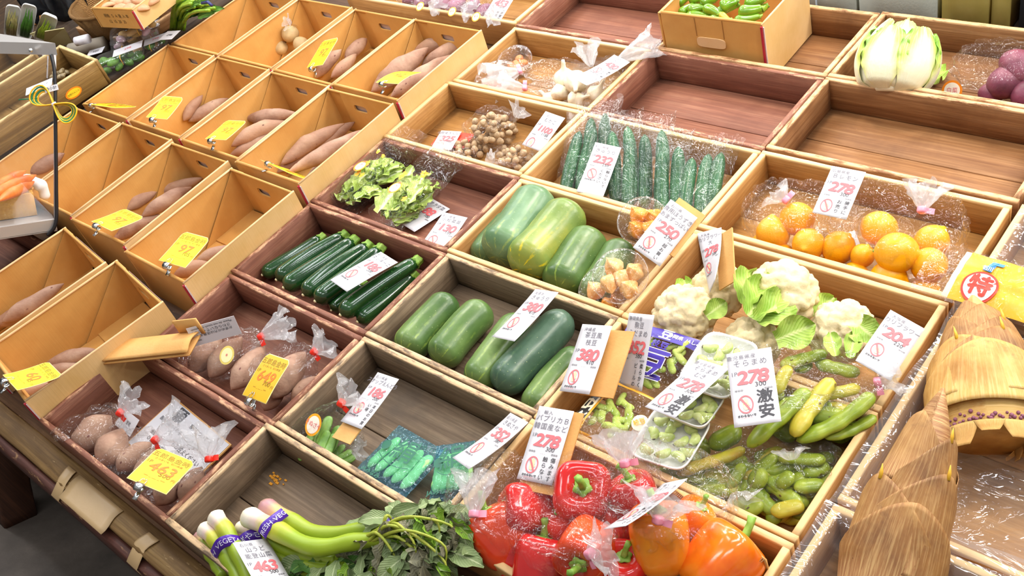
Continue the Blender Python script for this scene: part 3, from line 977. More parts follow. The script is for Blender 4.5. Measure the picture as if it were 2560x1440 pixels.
    if tie is not None:
        t3 = MB()
        hw = 0.0065
        t3.sweep([nk - dn * hw, nk - dn * hw * 0.5, nk + dn * hw * 0.5, nk + dn * hw], [0.0088, 0.0098, 0.0098, 0.009], 20, lambda th, t: 1 + 0.08 * math.sin(4 * th))
        t3.grid(4, 1, lambda u, v: tuple(nk + dn * (hw * (2 * v - 1)) + sd * (0.008 + 0.017 * u) + up * (0.002 * math.sin(u * 3))))
        t3.build('tape_tie', tie, r)
    if sticker:
        c, n_, rad, mk = sticker
        mk(r, Vector(c) - base, Vector(n_), rad)
    return r

def sleeve(m, L, w, hgt, label, group, seed=0, flare=0.02, open_len=0.05, mat=None):
    """open-topped film sleeve along X from the closed end to a flat flared mouth"""
    r = empty('film_sleeve', m, label, 'plastic bag', group)
    minv, cin = m.inverted(), crate_at(m.translation)
    N, K = 26, 40
    vs = []
    for i in range(N + 1):
        s_ = i / N
        x = (s_ - 0.5) * L + open_len * s_ * 0.5
        q = min(1, s_ / 0.12)
        e = (1 - (1 - q) ** 2) ** 0.5
        f = max(0, (s_ - 0.72) / 0.28)
        hw = (w + flare * f) * (0.55 + 0.45 * e)
        hh = hgt * e * (1 - 0.72 * f) + 0.0015
        for j in range(K):
            th = 2 * PI * j / K
            cx, cy = math.cos(th), math.sin(th)
            cx = math.copysign(abs(cx) ** 0.7, cx)
            p = Vector((x, hw * cx, hh * cy))
            p += Vector((nz(p, 40, seed), nz(p, 40, seed + 1) * 0.7, nz(p, 40, seed + 2))) * 0.008
            p.z += f * 0.010 * math.sin(cx * 7 + seed)
            g_ = m @ p
            if cin and g_.z < 0.003:
                g_ = Vector((min(max(g_.x, cin[0] + 0.002), cin[2] - 0.002), min(max(g_.y, cin[1] + 0.002), cin[3] - 0.002), max(g_.z, cin[4] - H + 0.0145)))
                p = minv @ g_
            vs.append(p)
    fs = [(i * K + j, i * K + (j + 1) % K, (i + 1) * K + (j + 1) % K, (i + 1) * K + j) for i in range(N) for j in range(K)]
    fs.append(tuple(range(K - 1, -1, -1)))
    MB().add(vs, fs).build('film', mat or FILM, r)
    return r

def round_sticker(base_col, ring, body='特'):
    def mk(parent, c, n_, rad):
        z = n_.normalized()
        x = (Vector((1, 0, 0)) - z * z.x).normalized()
        m = Matrix((x, z.cross(x), z)).transposed().to_4x4()
        m.translation = c
        st = MB()
        N = 28
        st.add([(0, 0, 0)] + [(rad * math.cos(2 * PI * k / N), rad * math.sin(2 * PI * k / N), 0) for k in range(N)], [(0, 1 + k, 1 + (k + 1) % N) for k in range(N)], 0)
        st.add([(0, 0, 0.0004)] + [(0.78 * rad * math.cos(2 * PI * k / N), 0.78 * rad * math.sin(2 * PI * k / N), 0.0004) for k in range(N)], [(0, 1 + k, 1 + (k + 1) % N) for k in range(N)], 1)
        write(st, body, rad * 0.55, 0, 0, 0.0009, mi=2)
        st.tr(m)
        st.build('sticker', [plain('sticker_' + ring.strip('#'), ring, 0.45), plain('sticker_' + base_col.strip('#'), base_col, 0.45), REDINK], parent, smooth=False)
    return mk
def px_r(rp, x, y, w):
    p = at(x, y, w)
    z = float((CR @ np.array(p) + CT)[2])
    return rp * z / CF

# ------------------------------------------------------------ sweet potatoes loose in the cardboard boxes
SP = [  # near end, far end (photo), height of the axis, half thickness, label
    ('BIG', (885, 212, 1030, 118, -.055, -.05, 28), 'fat pink sweet potato at the left wall of the box of largest sweet potatoes'),
    ('BIG', (938, 222, 1062, 128, -.02, .005, 28), 'thick sweet potato with a dark pointed tip lying on top of the largest heap'),
    ('BIG', (1040, 128, 1148, 84, -.035, -.03, 21), 'sweet potato behind the thick pointed one, reaching the back wall of its box'),
    ('BIG', (1062, 158, 1168, 102, -.03, -.03, 20), 'greyish sweet potato near the right wall under the hand hole'),
    ('BIG', (985, 238, 1132, 138, -.035, -.03, 24), 'sweet potato along the right wall, under the lying yellow tag'),
    ('B3', (712, 405, 850, 312, -.035, -.03, 21), 'long pale sweet potato at the left of the long sweet potatoes'),
    ('B3', (700, 425, 800, 345, -.06, -.055, 20), 'reddish sweet potato wedged low at the front left of the long ones'),
    ('B3', (728, 428, 898, 328, .0, -.005, 20), 'long curved sweet potato lying on top of the long ones'),
    ('B3', (768, 445, 905, 352, -.05, -.05, 17), 'thin sweet potato along the right wall of the box of long ones'),
    ('B3', (795, 365, 880, 308, -.055, -.05, 17), 'sweet potato at the back of the box of long ones'),
    ('B4', (795, 190, 848, 128, -.05, -.01, 17), 'pink pointed sweet potato behind the upright yellow tag'),
    ('B4', (832, 190, 886, 138, -.045, -.04, 16), 'greyish sweet potato right of the pink pointed one'),
    ('B4', (866, 145, 912, 98, -.045, -.045, 17), 'sweet potato nearest the back wall in the box with the upright tag'),
    ('B3m', (622, 297, 735, 282, -.03, -.03, 19), 'brown sweet potato across the back of the middle box'),
    ('B3m', (588, 362, 715, 305, -.04, -.045, 21), 'brown sweet potato lying front to back in the middle box'),
    ('B3m', (582, 385, 700, 330, -.065, -.065, 18), 'lowest sweet potato by the right wall of the middle box'),
    ('B2', (215, 527, 345, 500, -.015, -.03, 16), 'slim sweet potato with a thin white tip pointing at the cable'),
    ('B2', (322, 522, 386, 482, -.03, -.04, 17), 'short sweet potato crossing the tip of the slim one'),
    ('B2', (362, 537, 470, 470, -.035, -.04, 20), 'pink sweet potato in the middle of the slim-potato box'),
    ('B2', (288, 600, 400, 540, -.06, -.06, 19), 'sweet potato under the near corner of the lying yellow tag'),
    ('B2', (395, 478, 500, 448, -.06, -.06, 16), 'sweet potato furthest back in the slim-potato box'),
    ('B2', (245, 585, 330, 535, -.075, -.075, 15), 'sweet potato at the front left, below the lying yellow tag'),
    ('C3', (408, 312, 466, 250, -.045, -.01, 20), 'fat sweet potato right under the leaning yellow tag'),
    ('C3', (462, 298, 503, 242, -.05, -.02, 14), 'sweet potato with an upturned pointed tip near the leaning yellow tag'),
    ('C3', (478, 300, 565, 250, -.065, -.065, 18), 'brown sweet potato lying at the right wall behind the upturned tip'),
    ('C2', (75, 432, 155, 388, -.04, -.04, 19), 'brown sweet potato seen through the clear guard'),
    ('C2', (20, 430, 66, 398, -.04, -.02, 18), 'sweet potato with a white tip seen through the clear guard near the photo edge'),
    ('D3', (272, 280, 318, 268, -.055, -.055, 11), 'sweet potato barely seen under the edge-on yellow tag'),
    ('A2', (495, 652, 578, 615, -.06, -.06, 17), 'sweet potato lying behind the big yellow tag in the bare-floored box'),
    ('A2', (440, 688, 525, 655, -.068, -.065, 18), 'sweet potato at the right front of the bare-floored box'),
    ('A1', (120, 912, 245, 882, -.06, -.06, 22), 'lumpy sweet potato across the middle of the nearest cardboard box'),
    ('A1', (95, 940, 200, 915, -.07, -.07, 18), 'sweet potato just behind the corner-most yellow tag'),
    ('A1', (60, 992, 120, 962, -.05, -.05, 17), 'sweet potato under the corner-most yellow tag at the front wall'),
    ('B1', (15, 800, 150, 715, -.045, -.035, 21), 'bent sweet potato on top in the box at the left photo edge'),
    ('B1', (-20, 815, 115, 760, -.065, -.06, 21), 'sweet potato under the bent one at the left photo edge'),
]
for i, (bx, (x0, y0, x1, y1, w0, w1, rp), lab) in enumerate(SP):
    potato(at(x0, y0, w0), at(x1, y1, w1), px_r(rp, (x0 + x1) / 2, (y0 + y1) / 2, w0) * 0.98, lab, i + 1, group='sweet potatoes in the cardboard boxes')

# bagged round pale potatoes in the box behind
PALEP = veg_mat('pale_round_skin', [(0.3, '#a0835c'), (0.6, '#c3a878'), (0.8, '#dac59a')], 14, 0.6)
def lump(name, p, r, mat, label, cat, group=None, seed=0, sc=(1, 1, 0.9), amp=0.12, seg=20):
    mb = MB()
    n = 12
    mb.lathe([(max(1e-4, math.sin(PI * i / n)) * r, -math.cos(PI * i / n) * r) for i in range(n + 1)], seg)
    mb.v = [tuple(Vector((v[0] * sc[0], v[1] * sc[1], v[2] * sc[2])) * (1 + amp * nz(v, 0.9 / r, seed))) for v in mb.v]
    return tag(mb.build(name, mat, m=T(*p) @ RZ(seed * 77)), label, cat, group)
for i, (x, y, w, rp) in enumerate(((725, 85, -.02, 22), (752, 110, -.05, 20), (700, 120, -.06, 20))):
    lump('round_taro', at(x, y, w), px_r(rp, x, y, w), PALEP, ['large round pale taro in the tall clear bag', 'round taro at the right in the tall clear bag', 'round taro at the bottom of the tall clear bag'][i], 'taro', None, i)
for i, (x, y, w, rp) in enumerate(((675, 130, -.06, 14), (648, 140, -.065, 14), (625, 148, -.06, 12))):
    lump('round_taro', at(x, y, w), px_r(rp, x, y, w), PALEP, ['small taro at the right in the flat clear bag', 'small taro in the middle of the flat clear bag', 'small taro at the left in the flat clear bag'][i], 'taro', None, i + 5)
bag(at(730, 112, -.098), (0.055, 0.05, 0.13), at(722, 66, .02), at(716, 55, .05), 'tall clear bag of round pale taros', None, 3, tuft_w=0.02)
bag(at(655, 152, -.098), (0.075, 0.045, 0.07), at(640, 118, -.03), at(622, 122, -.01), 'flat clear bag of small taros', None, 4, tuft_w=0.02)

# ------------------------------------------------------------ price tags (poses measured on the photograph)
Q = {
'zuc186':(0.418,0.158,0.019,0.990,-0.144,-0.005,0.141,0.976,-0.166,0.079,0.160),
'let130':(0.452,0.407,-0.045,0.965,0.221,-0.139,-0.219,0.975,0.024,0.076,0.140),
'let88':(0.300,0.467,-0.078,0.987,-0.151,-0.049,0.146,0.985,-0.097,0.085,0.130),
'muk1100':(0.462,0.853,-0.021,0.995,-0.095,-0.026,0.098,0.940,0.327,0.079,0.123),
'muk325':(0.135,0.755,-0.060,0.936,0.341,-0.087,-0.341,0.940,0.024,0.070,0.090),
'gar43':(0.482,1.124,0.010,0.975,-0.172,-0.138,0.149,0.976,-0.159,0.066,0.180),
'kyu232':(0.764,0.728,0.012,0.920,0.303,-0.250,-0.248,0.942,0.228,0.072,0.165),
'phy250':(1.116,0.528,0.075,0.859,0.030,-0.511,0.075,0.980,0.183,0.075,0.152),
'cuc380':(0.941,0.204,0.035,0.964,-0.016,0.264,0.010,1.000,0.025,0.080,0.163),
'cau278':(1.280,0.467,0.105,0.730,0.204,0.652,-0.496,0.815,0.301,0.055,0.140),
'eda380':(1.167,0.143,0.059,0.967,0.149,0.206,-0.210,0.926,0.315,0.077,0.156),
'kom352':(1.243,0.212,0.049,0.932,-0.056,0.359,-0.189,0.768,0.611,0.078,0.158),
'muki278':(1.402,0.167,0.065,0.966,-0.103,0.239,0.128,0.988,-0.091,0.081,0.164),
'sora278':(1.521,0.214,0.080,0.825,0.559,0.079,-0.564,0.810,0.160,0.086,0.163),
'cau204':(1.676,0.457,0.029,0.944,-0.009,-0.329,0.016,1.000,0.018,0.073,0.147),
'lem278':(1.375,0.848,0.019,0.991,0.121,-0.065,-0.099,0.957,0.272,0.079,0.134),
'pap278':(1.207,-0.061,0.029,0.964,0.265,0.021,-0.260,0.922,0.285,0.078,0.157),
'papw':(1.494,-0.107,0.085,0.758,0.052,0.651,0.135,0.963,-0.234,0.077,0.156),
'snap186':(0.722,-0.133,-0.021,0.993,0.071,0.091,-0.080,0.992,0.095,0.072,0.145),
'kin352':(1.086,-0.101,0.010,0.922,-0.198,0.332,0.217,0.976,-0.021,0.077,0.156),
'udo463':(0.871,-0.563,0.019,0.102,0.705,-0.701,-0.945,0.289,0.153,0.078,0.140),
'on453':(-0.151,1.380,0.000,0.997,0.040,-0.064,-0.016,0.943,0.333,0.080,0.140),
'y463':(0.494,-0.540,0.060,0.834,0.304,-0.460,-0.492,0.787,-0.373,0.094,0.126),
'y649':(0.494,-0.234,0.049,0.993,0.108,0.041,-0.115,0.958,0.264,0.086,0.115),
'ya2':(-0.084,-0.045,0.090,0.936,0.275,-0.221,-0.284,0.959,-0.008,0.089,0.120),
'yb2':(-0.438,-0.051,0.090,0.973,0.111,-0.204,-0.181,0.913,-0.365,0.088,0.119),
'ya1':(-0.079,-0.549,0.089,0.992,-0.080,-0.101,0.027,0.896,-0.443,0.084,0.113),
'yc3':(-0.849,0.411,0.089,0.921,0.359,-0.155,-0.353,0.933,0.064,0.086,0.116),
'yb3':(-0.469,0.401,0.089,0.957,0.288,-0.032,-0.289,0.952,-0.101,0.086,0.116),
'yb4':(-0.485,0.853,0.090,0.967,0.122,0.225,-0.181,0.949,0.260,0.091,0.122),
'ya4':(-0.075,0.828,0.090,0.987,0.158,0.021,-0.144,0.943,-0.301,0.093,0.125)}
def nearer(key, d):
    """stand a tag d metres further out of its crate, toward the aisle"""
    q = list(Q[key])
    v = Vector(eye) - Vector(q[:3])
    k = (v.length - d) / v.length
    q[:3] = Vector(q[:3]) + v.normalized() * d
    q[9] *= k; q[10] *= k
    Q[key] = tuple(q)
for key, d in (('pap278', .08), ('lem278', .07), ('snap186', .04), ('papw', .06), ('cau204', .05), ('gar43', .04), ('muki278', .03), ('sora278', .03), ('kin352', .02)):
    nearer(key, d)
KIN = '五郎島金時'
YT = [('y463', '463', '500', 'orange-yellow tag with 463 clipped to the nearest red-brown crate', 0.0),
      ('y649', '649', '700', 'orange-yellow tag with 649 over the bagged sweet potatoes', -0.05),
      ('ya2', '97', '105', 'bright yellow tag in the bare-floored cardboard box', 0.02),
      ('yb2', '97', '105', 'yellow tag lying flat over the slim pointed sweet potatoes', 0.03),
      ('ya1', '60', '65', 'corner-most yellow tag, in the cardboard box nearest the front ledge', 0.06),
      ('yc3', '97', '105', 'yellow tag leaning back with a turned-up corner in the box behind the cord', 0.05),
      ('yb3', '97', '105', 'yellow tag over the brown sweet potatoes in the middle box', 0.03),
      ('yb4', '97', '105', 'narrow upright yellow tag before the pink pointed sweet potato', 0.0),
      ('ya4', '92', '100', 'lying yellow tag bent in the middle at the largest sweet potatoes', -0.12)]
for k, pr, od, lab, bd in YT:
    yellow_tag(Q[k], lab, KIN, pr, od, bd, paper=AMBERP if k in ('y463', 'y649') else None, clip_label='silver clip of the ' + ' '.join(lab.split()[:11]))
# two that are seen edge-on
e1 = along(at(690, 412, .05), at(762, 448, .045), 0, up=(0.2, 1.0, 0.36))
def pose_from(m, w, h):
    return (*m.translation, m[0][0], m[1][0], m[2][0], m[0][1], m[1][1], m[2][1], w, h)
def edge_tag(p, q, lab, back, price):
    p, q = Vector(p), Vector(q)
    x = (q - p).normalized()
    view = ((p + q) / 2 - Vector(eye)).normalized()
    y = (view + Vector((0, 0, 0.10 + back))).normalized()
    c = (p + q) / 2 + y * 0.05
    yellow_tag((*c, *x, *y, (q - p).length * 1.0, 0.115), lab, KIN, price, '105', 0.03, clip_label='silver clip of the ' + ' '.join(lab.split()[:11]))
edge_tag(at(690, 416, .045), at(762, 450, .045), 'yellow tag seen almost edge-on at the box of long sweet potatoes', 0.0, '97')
edge_tag(at(243, 262, .05), at(318, 272, .05), 'yellow tag seen edge-on in the far left column of boxes', 0.0, '97')

price_tag(Q['zuc186'], 'white 186 price tag lying on the zucchini', ['石川県産', 'ズッキーニ'], '186', '200', bend=-0.02)
price_tag(Q['let130'], 'white 130 price tag standing in the right corner of the lettuce crate', ['石川県産', '小松菜苗'], '130', '150', bend=0.02)
price_tag(Q['let88'], 'white price tag lying half under the right lettuce bag', ['サラダ菜'], '88', '100', mark=False)
price_tag(Q['muk1100'], 'white むかご price tag with 1100 leaning on the right side of the bulbil crate', ['石川', 'むかご'], '1100', '1188', mark=True)
price_tag(Q['muk325'], 'small white 325 card lying on a red card beside the bulbil bags', ['北陸産ぎんなん'], '325', '350', mark=False)
price_tag(Q['gar43'], 'curled white price tag lying over the garlic bags', ['石川県産', 'にんにく'], '430', '460', ['勝手に触らないで', 'ください'], bend=0.08)
price_tag(Q['kyu232'], 'white きゅうり price tag with 232 in front of the sleeved cucumbers', ['石川県産', 'きゅうり'], '232', '250', ['触らないで', 'ください'], bend=0.03)
price_tag(Q['phy250'], 'white 250 price tag on cardboard above the physalis cups', ['石川県', '食用ほうずき', 'あまずっぱい'], '250', '270', ['超お買い得'], bend=0.0)
price_tag(Q['cuc380'], 'white 380 price tag lying on the fat dark cucumbers', ['加賀太', 'きゅうり'], '380', '410', bend=0.03)
price_tag(Q['cau278'], 'twisted white カリフラワー tag with 278 standing between the cauliflowers', ['大阪産', 'カリフラワー', '大'], '278', '300', bend=0.04, twist=-0.5)
price_tag(Q['eda380'], 'white 茶豆風 price tag with 380 beside the fat dark cucumbers', ['沖縄産', '茶豆風', '枝豆'], '380', '410', bend=0.02)
price_tag(Q['kom352'], 'white 駒豆 price tag with 352 in front of the purple soybean packet', ['静岡県産', '駒豆', 'えだまめ'], '352', '380', ['柔らかく、ほの甘い', 'ビールのお供'], mark=False)
price_tag(Q['muki278'], 'white そらまめむき 278 tag lying on the trays of shelled beans', ['鹿児島県産', 'そらまめ', 'むき'], '278', '300', ['激安'], big=True)
price_tag(Q['sora278'], 'white そらまめ 278 tag standing on the bagged bean pods', ['鹿児島県産', 'そらまめ'], '278', '300', ['激安'], big=True)
price_tag(Q['cau204'], 'grey-white カリフラワー 204 tag leaning on the right board of the cauliflower crate', ['大阪産', 'カリフラワー'], '204', '220')
price_tag(Q['lem278'], 'white Ｂレモン 278 tag leaning on the back board of the lemon crate', ['広島県産', 'Ｂレモン'], '278', '300', ['勝手に触るなら', 'お売りしません'])
price_tag(Q['pap278'], 'white パプリカ 278 tag on cardboard at the left of the bell peppers', ['輸入', 'パプリカＢ', '韓国産など'], '278', '300', ['傷みますので', '触らないで'])
price_tag(Q['papw'], 'white tag seen at a slant above the orange bell peppers', ['輸入', 'パプリカ'], '278', '300', ['傷みますので', '触らないで'], bend=0.05)
price_tag(Q['snap186'], 'white 186 price tag leaning behind the bagged snow peas', ['石川県産', 'スナップえんどう'], '186', '200', ['本日のお買', 'い得'], bend=0.03)
price_tag(Q['kin352'], 'curled white きぬさや 352 tag over the blue packets', ['石川県産', 'きぬさや'], '352', '380', bend=0.07)
price_tag(Q['udo463'], 'pale grey 463 tag standing among the green stalks', ['石川県', '山うど', '能登山菜'], '463', '500', ['新鮮な山菜', '天ぷら', 'ものに'])
price_tag(Q['on453'], 'white 453 tag behind the largest sweet potatoes', ['紫芋', '大袋'], '453', '490', ['期間限定', '特価'])

CORR = cardboard('corrugated_card', '#d8a25e', '#c89050', '#e4b676')
def card_prop(pose, label, w, h, dz=-0.0025, dx=0.0, dy=0.0):
    m = frame_of(pose) @ T(dx, dy, dz)
    mb = MB().box(-w / 2, -h / 2, -0.003, w / 2, h / 2, 0)
    return tag(mb.build('cardboard_stay', CORR, smooth=False, m=m), label, 'cardboard piece')
card_prop(Q['pap278'], 'folded cardboard stay behind the パプリカ 278 tag', 0.088, 0.168, -0.006, 0.012, -0.008)
card_prop(Q['eda380'], 'tan cardboard stay behind the 茶豆風 380 tag', 0.085, 0.15, -0.012, 0.045, 0.0)
card_prop(Q['phy250'], 'cardboard stay behind the 250 physalis tag', 0.075, 0.13, -0.006, 0.012, 0.03)
card_prop(Q['cau278'], 'cardboard wedge behind the twisted カリフラワー 278 tag', 0.05, 0.13, -0.012, 0.03, -0.01)
card_prop(Q['snap186'], 'cardboard stay under the snow pea 186 tag', 0.06, 0.1, -0.006, -0.005, -0.06)

# ------------------------------------------------------------ nearest crate: bagged sweet potatoes and the notice
IN0, IN1 = (-0.028, -0.593, 0.531, -0.333), (0.031, -0.291, 0.551, -0.024)
G1 = 'bagged sweet potatoes in the two red-brown crates'
for i, (x0, y0, x1, y1, w, rp, lab) in enumerate((
    (200, 1125, 268, 1048, -.04, 42, 'fat sweet potato at the left in the leftmost knotted bag'),
    (258, 1160, 300, 1080, -.035, 38, 'round sweet potato at the right in the leftmost knotted bag'),
    (300, 1172, 372, 1112, -.05, 28, 'sweet potato at the left in the bag behind the 463 tag'),
    (345, 1215, 392, 1125, -.04, 32, 'sweet potato under the left edge of the 463 tag'),
    (400, 1255, 452, 1180, -.045, 34, 'sweet potato directly under the 463 tag'),
    (455, 1245, 500, 1175, -.05, 28, 'sweet potato at the right of the 463 tag by the crate side'),
    (480, 925, 545, 845, -.05, 30, 'leftmost sweet potato in the 649 crate'),
    (530, 935, 598, 850, -.042, 31, 'sweet potato under the gold round sticker'),
    (585, 965, 655, 875, -.035, 33, 'sweet potato left of the 649 tag'),
    (690, 985, 757, 890, -.03, 38, 'biggest sweet potato, in the bag right of the 649 tag'),
    (665, 1020, 705, 960, -.06, 26, 'sweet potato under the lower corner of the 649 tag'),
    (735, 1000, 790, 945, -.055, 24, 'sweet potato at the right board of the 649 crate'))):
    potato(at(x0, y0, w), at(x1, y1, w + .005), px_r(rp, (x0 + x1) / 2, (y0 + y1) / 2, w), lab, i + 60, POTATO, G1, 0.4)
bag(at(262, 1128, -.09), (0.095, 0.07, 0.18), at(300, 1032, .012), at(335, 988, .045), 'leftmost knotted clear bag with red tape in the nearest crate', TAPE_RED, 11, rz=50, inside=IN0)
bag(at(352, 1180, -.09), (0.085, 0.07, 0.16), at(388, 1100, -.005), at(455, 1060, .02), 'clear bag with red tape whose loose end lies on the white notice', TAPE_RED, 12, rz=50, tuft_w=0.045, inside=IN0)
bag(at(465, 1225, -.09), (0.085, 0.065, 0.16), at(523, 1148, -.005), at(520, 1070, .03), 'clear bag with red tape at the right side of the nearest crate', TAPE_RED, 13, rz=50, tuft_w=0.05, inside=IN0)
mk_gold = round_sticker('#f3e9b0', '#e6cf6a', '※')
bag(at(575, 925, -.09), (0.115, 0.08, 0.165), at(652, 842, -.005), at(722, 806, .01), 'clear bag with a gold round sticker and red tape in the 649 crate', TAPE_RED, 14, rz=40, inside=IN1, sticker=(at(567, 888, .012), (0.1, -0.5, 0.85), 0.024, mk_gold))
bag(at(735, 960, -.09), (0.085, 0.068, 0.17), at(785, 880, .0), at(817, 850, .02), 'clear bag with red tape right of the 649 tag', TAPE_RED, 15, rz=40, inside=IN1)

def sheet_thing(name, corners, label, cat, mat, lines=(), ink=None, backing=None, thick=0.001):
    """a flat card through four stall points TL TR BR BL, with writing (text, size, u, v, bold)"""
    tl, tr_, br, bl = [Vector(c) for c in corners]
    x = ((tr_ - tl) + (br - bl)).normalized()
    y0 = ((tl - bl) + (tr_ - br)) / 2
    w = ((tr_ - tl).length + (br - bl).length) / 2
    z = x.cross(y0).normalized()
    y = z.cross(x)
    h = y0.dot(y)
    m = Matrix((x, y, z)).transposed().to_4x4()
    m.translation = (tl + tr_ + br + bl) / 4
    e = empty(name, m, label, cat)
    MB().box(-w / 2, -h / 2, -thick, w / 2, h / 2, 0).build('sheet', mat, e, smooth=False)
    if backing:
        MB().box(-w / 2 - 0.004, -h / 2 - 0.004, -thick - 0.004, w / 2 + 0.004, h / 2 + 0.004, -thick - 0.0002).build('cardboard_backing', backing, e, smooth=False)
    if lines:
        mb = MB()
        for ln in lines:
            write(mb, ln[0], ln[1], (ln[2] - 0.5) * w, (0.5 - ln[3]) * h, 0.0008, rot=ln[5] if len(ln) > 5 else 0, bold=ln[4])
        mb.build('lettering', ink or INK, e, smooth=False)
    return e
nf = -.088
sheet_thing('notice_card', (at(452, 1008, nf + .01), at(585, 1125, nf + .01), at(440, 1215, nf), at(305, 1095, nf)), 'white paper notice with a black brush character lying on cardboard in the nearest crate', 'notice', PAPER,
            [('願', 0.045, 0.24, 0.17, 0.001), ('販売について', 0.014, 0.6, 0.17, 0), ('願食べ頃のものを', 0.013, 0.25, 0.36, 0), ('当店では', 0.013, 0.2, 0.62, 0), ('ひとつずつ袋詰め', 0.013, 0.33, 0.73, 0), ('もお控えください', 0.016, 0.68, 0.55, 0), ('手で強く押さないで', 0.013, 0.62, 0.36, 0)], backing=CORR)
sheet_thing('slip_card', (at(312, 1022, -.06), at(350, 1052, -.05), at(322, 1090, -.07), at(285, 1060, -.08)), 'small white slip behind the leftmost knotted bag', 'card', PAPER, [('産地', 0.012, 0.6, 0.5, 0)])
# folded cardboard with the upside-down white card across the left rim
fc = empty('folded_cardboard', along(at(275, 880, .02), at(480, 858, .04), 0), 'folded strip of corrugated cardboard lying over the left rim of the 649 crate', 'cardboard piece')
Lf = (at(275, 880, .02) - at(480, 858, .04)).length
MB().grid(14, 8, lambda u, v: ((u - 0.5) * Lf * 1.05, -0.035 + 0.07 * v, 0.004 + 0.009 * math.sin(v * PI) * (0.2 + u))).build('upper_fold', CORR, fc, thick=0.004)
MB().grid(14, 3, lambda u, v: ((u - 0.5) * Lf * 1.05, -0.037 + 0.07 * v, -0.006 + 0.0 * u)).build('lower_fold', CORR, fc, thick=0.004)
fl2 = MB().grid(8, 2, lambda u, v: (Lf * (0.30 + 0.28 * u), 0.036 + 0.004 * v, -0.004 + 0.05 * v)).build('upright_fold', CORR, fc, thick=0.004)
sheet_thing('notice_card', (at(592, 832, .0), at(475, 875, .01), at(478, 813, .065), at(596, 792, .055)), 'upside-down white card in the fold of the corrugated cardboard', 'notice', PAPER,
            [('Please do not touch the goods', 0.0085, 0.5, 0.85, 0), ('さわらないでください', 0.0105, 0.55, 0.68, 0), ('お求めの方は店員まで', 0.0095, 0.5, 0.5, 0), ('*****', 0.012, 0.9, 0.3, 0)], INK)

# ------------------------------------------------------------ zucchini
ZL = [(655, 688, 800, 597, -.062, 22, 'zucchini at the far left, partly under its neighbours'),
      (690, 700, 858, 592, -.05, 25, 'zucchini second from the left board'),
      (708, 720, 882, 604, -.042, 27, 'zucchini third from the left board, one with a thick pale stem'),
      (757, 738, 918, 618, -.042, 27, 'zucchini fourth from the left board'),
      (787, 754, 948, 626, -.040, 27, 'zucchini left of the 186 tag, partly covered by it'),
      (850, 788, 1038, 656, -.032, 28, 'zucchini right of the 186 tag, with its stem toward the right board'),
      (893, 805, 1030, 692, -.06, 25, 'zucchini at the right board of its crate'),
      (828, 776, 905, 715, -.072, 20, 'zucchini peeking out under the one right of the 186 tag')]
for i, (x0, y0, x1, y1, w, rp, lab) in enumerate(ZL):
    zucchini(at(x0, y0, w), at(x1, y1, w), px_r(rp, (x0 + x1) / 2, (y0 + y1) / 2, w) * 0.94, lab, i)

# ------------------------------------------------------------ fat cucumbers
GC, GD = 'striped fat cucumbers in the light tan crate', 'fat dark cucumbers in the grey-brown crate'
for i, (x0, y0, x1, y1, w, rp, mt, lab, g_) in enumerate((
    (1022, 868, 1122, 760, -.042, 46, CUKE, 'fat cucumber at the left board of the 380 crate', GD),
    (1108, 890, 1205, 780, -.040, 47, CUKE, 'fat cucumber second from the left, with bumpy skin', GD),
    (1195, 950, 1295, 808, -.040, 46, CUKE, 'fat cucumber under the 380 tag', GD),
    (1258, 955, 1408, 800, -.026, 50, CUKE_D, 'darkest bluish fat cucumber right of the 380 tag', GD),
    (1335, 1015, 1440, 890, -.050, 42, CUKE, 'fat cucumber at the right board of the 380 crate', GD),
    (1212, 640, 1262, 560, -.062, 42, CUKE_P, 'striped cucumber at the far left, half hidden behind the pale one', GC),
    (1256, 622, 1340, 500, -.015, 62, CUKE_P, 'huge pale green cucumber left of the yellow-striped one', GC),
    (1316, 655, 1420, 532, -.002, 61, CUKE_Y, 'huge yellow-striped cucumber lying on top', GC),
    (1405, 705, 1475, 600, -.034, 56, CUKE, 'fat green cucumber right of the yellow-striped one', GC),
    (1485, 740, 1550, 625, -.052, 48, CUKE, 'cucumber at the right, behind the physalis cups', GC))):
    fat_cucumber(at(x0, y0, w), at(x1, y1, w), px_r(rp, (x0 + x1) / 2, (y0 + y1) / 2, w), mt, lab, g_, i + 1, i * 40)

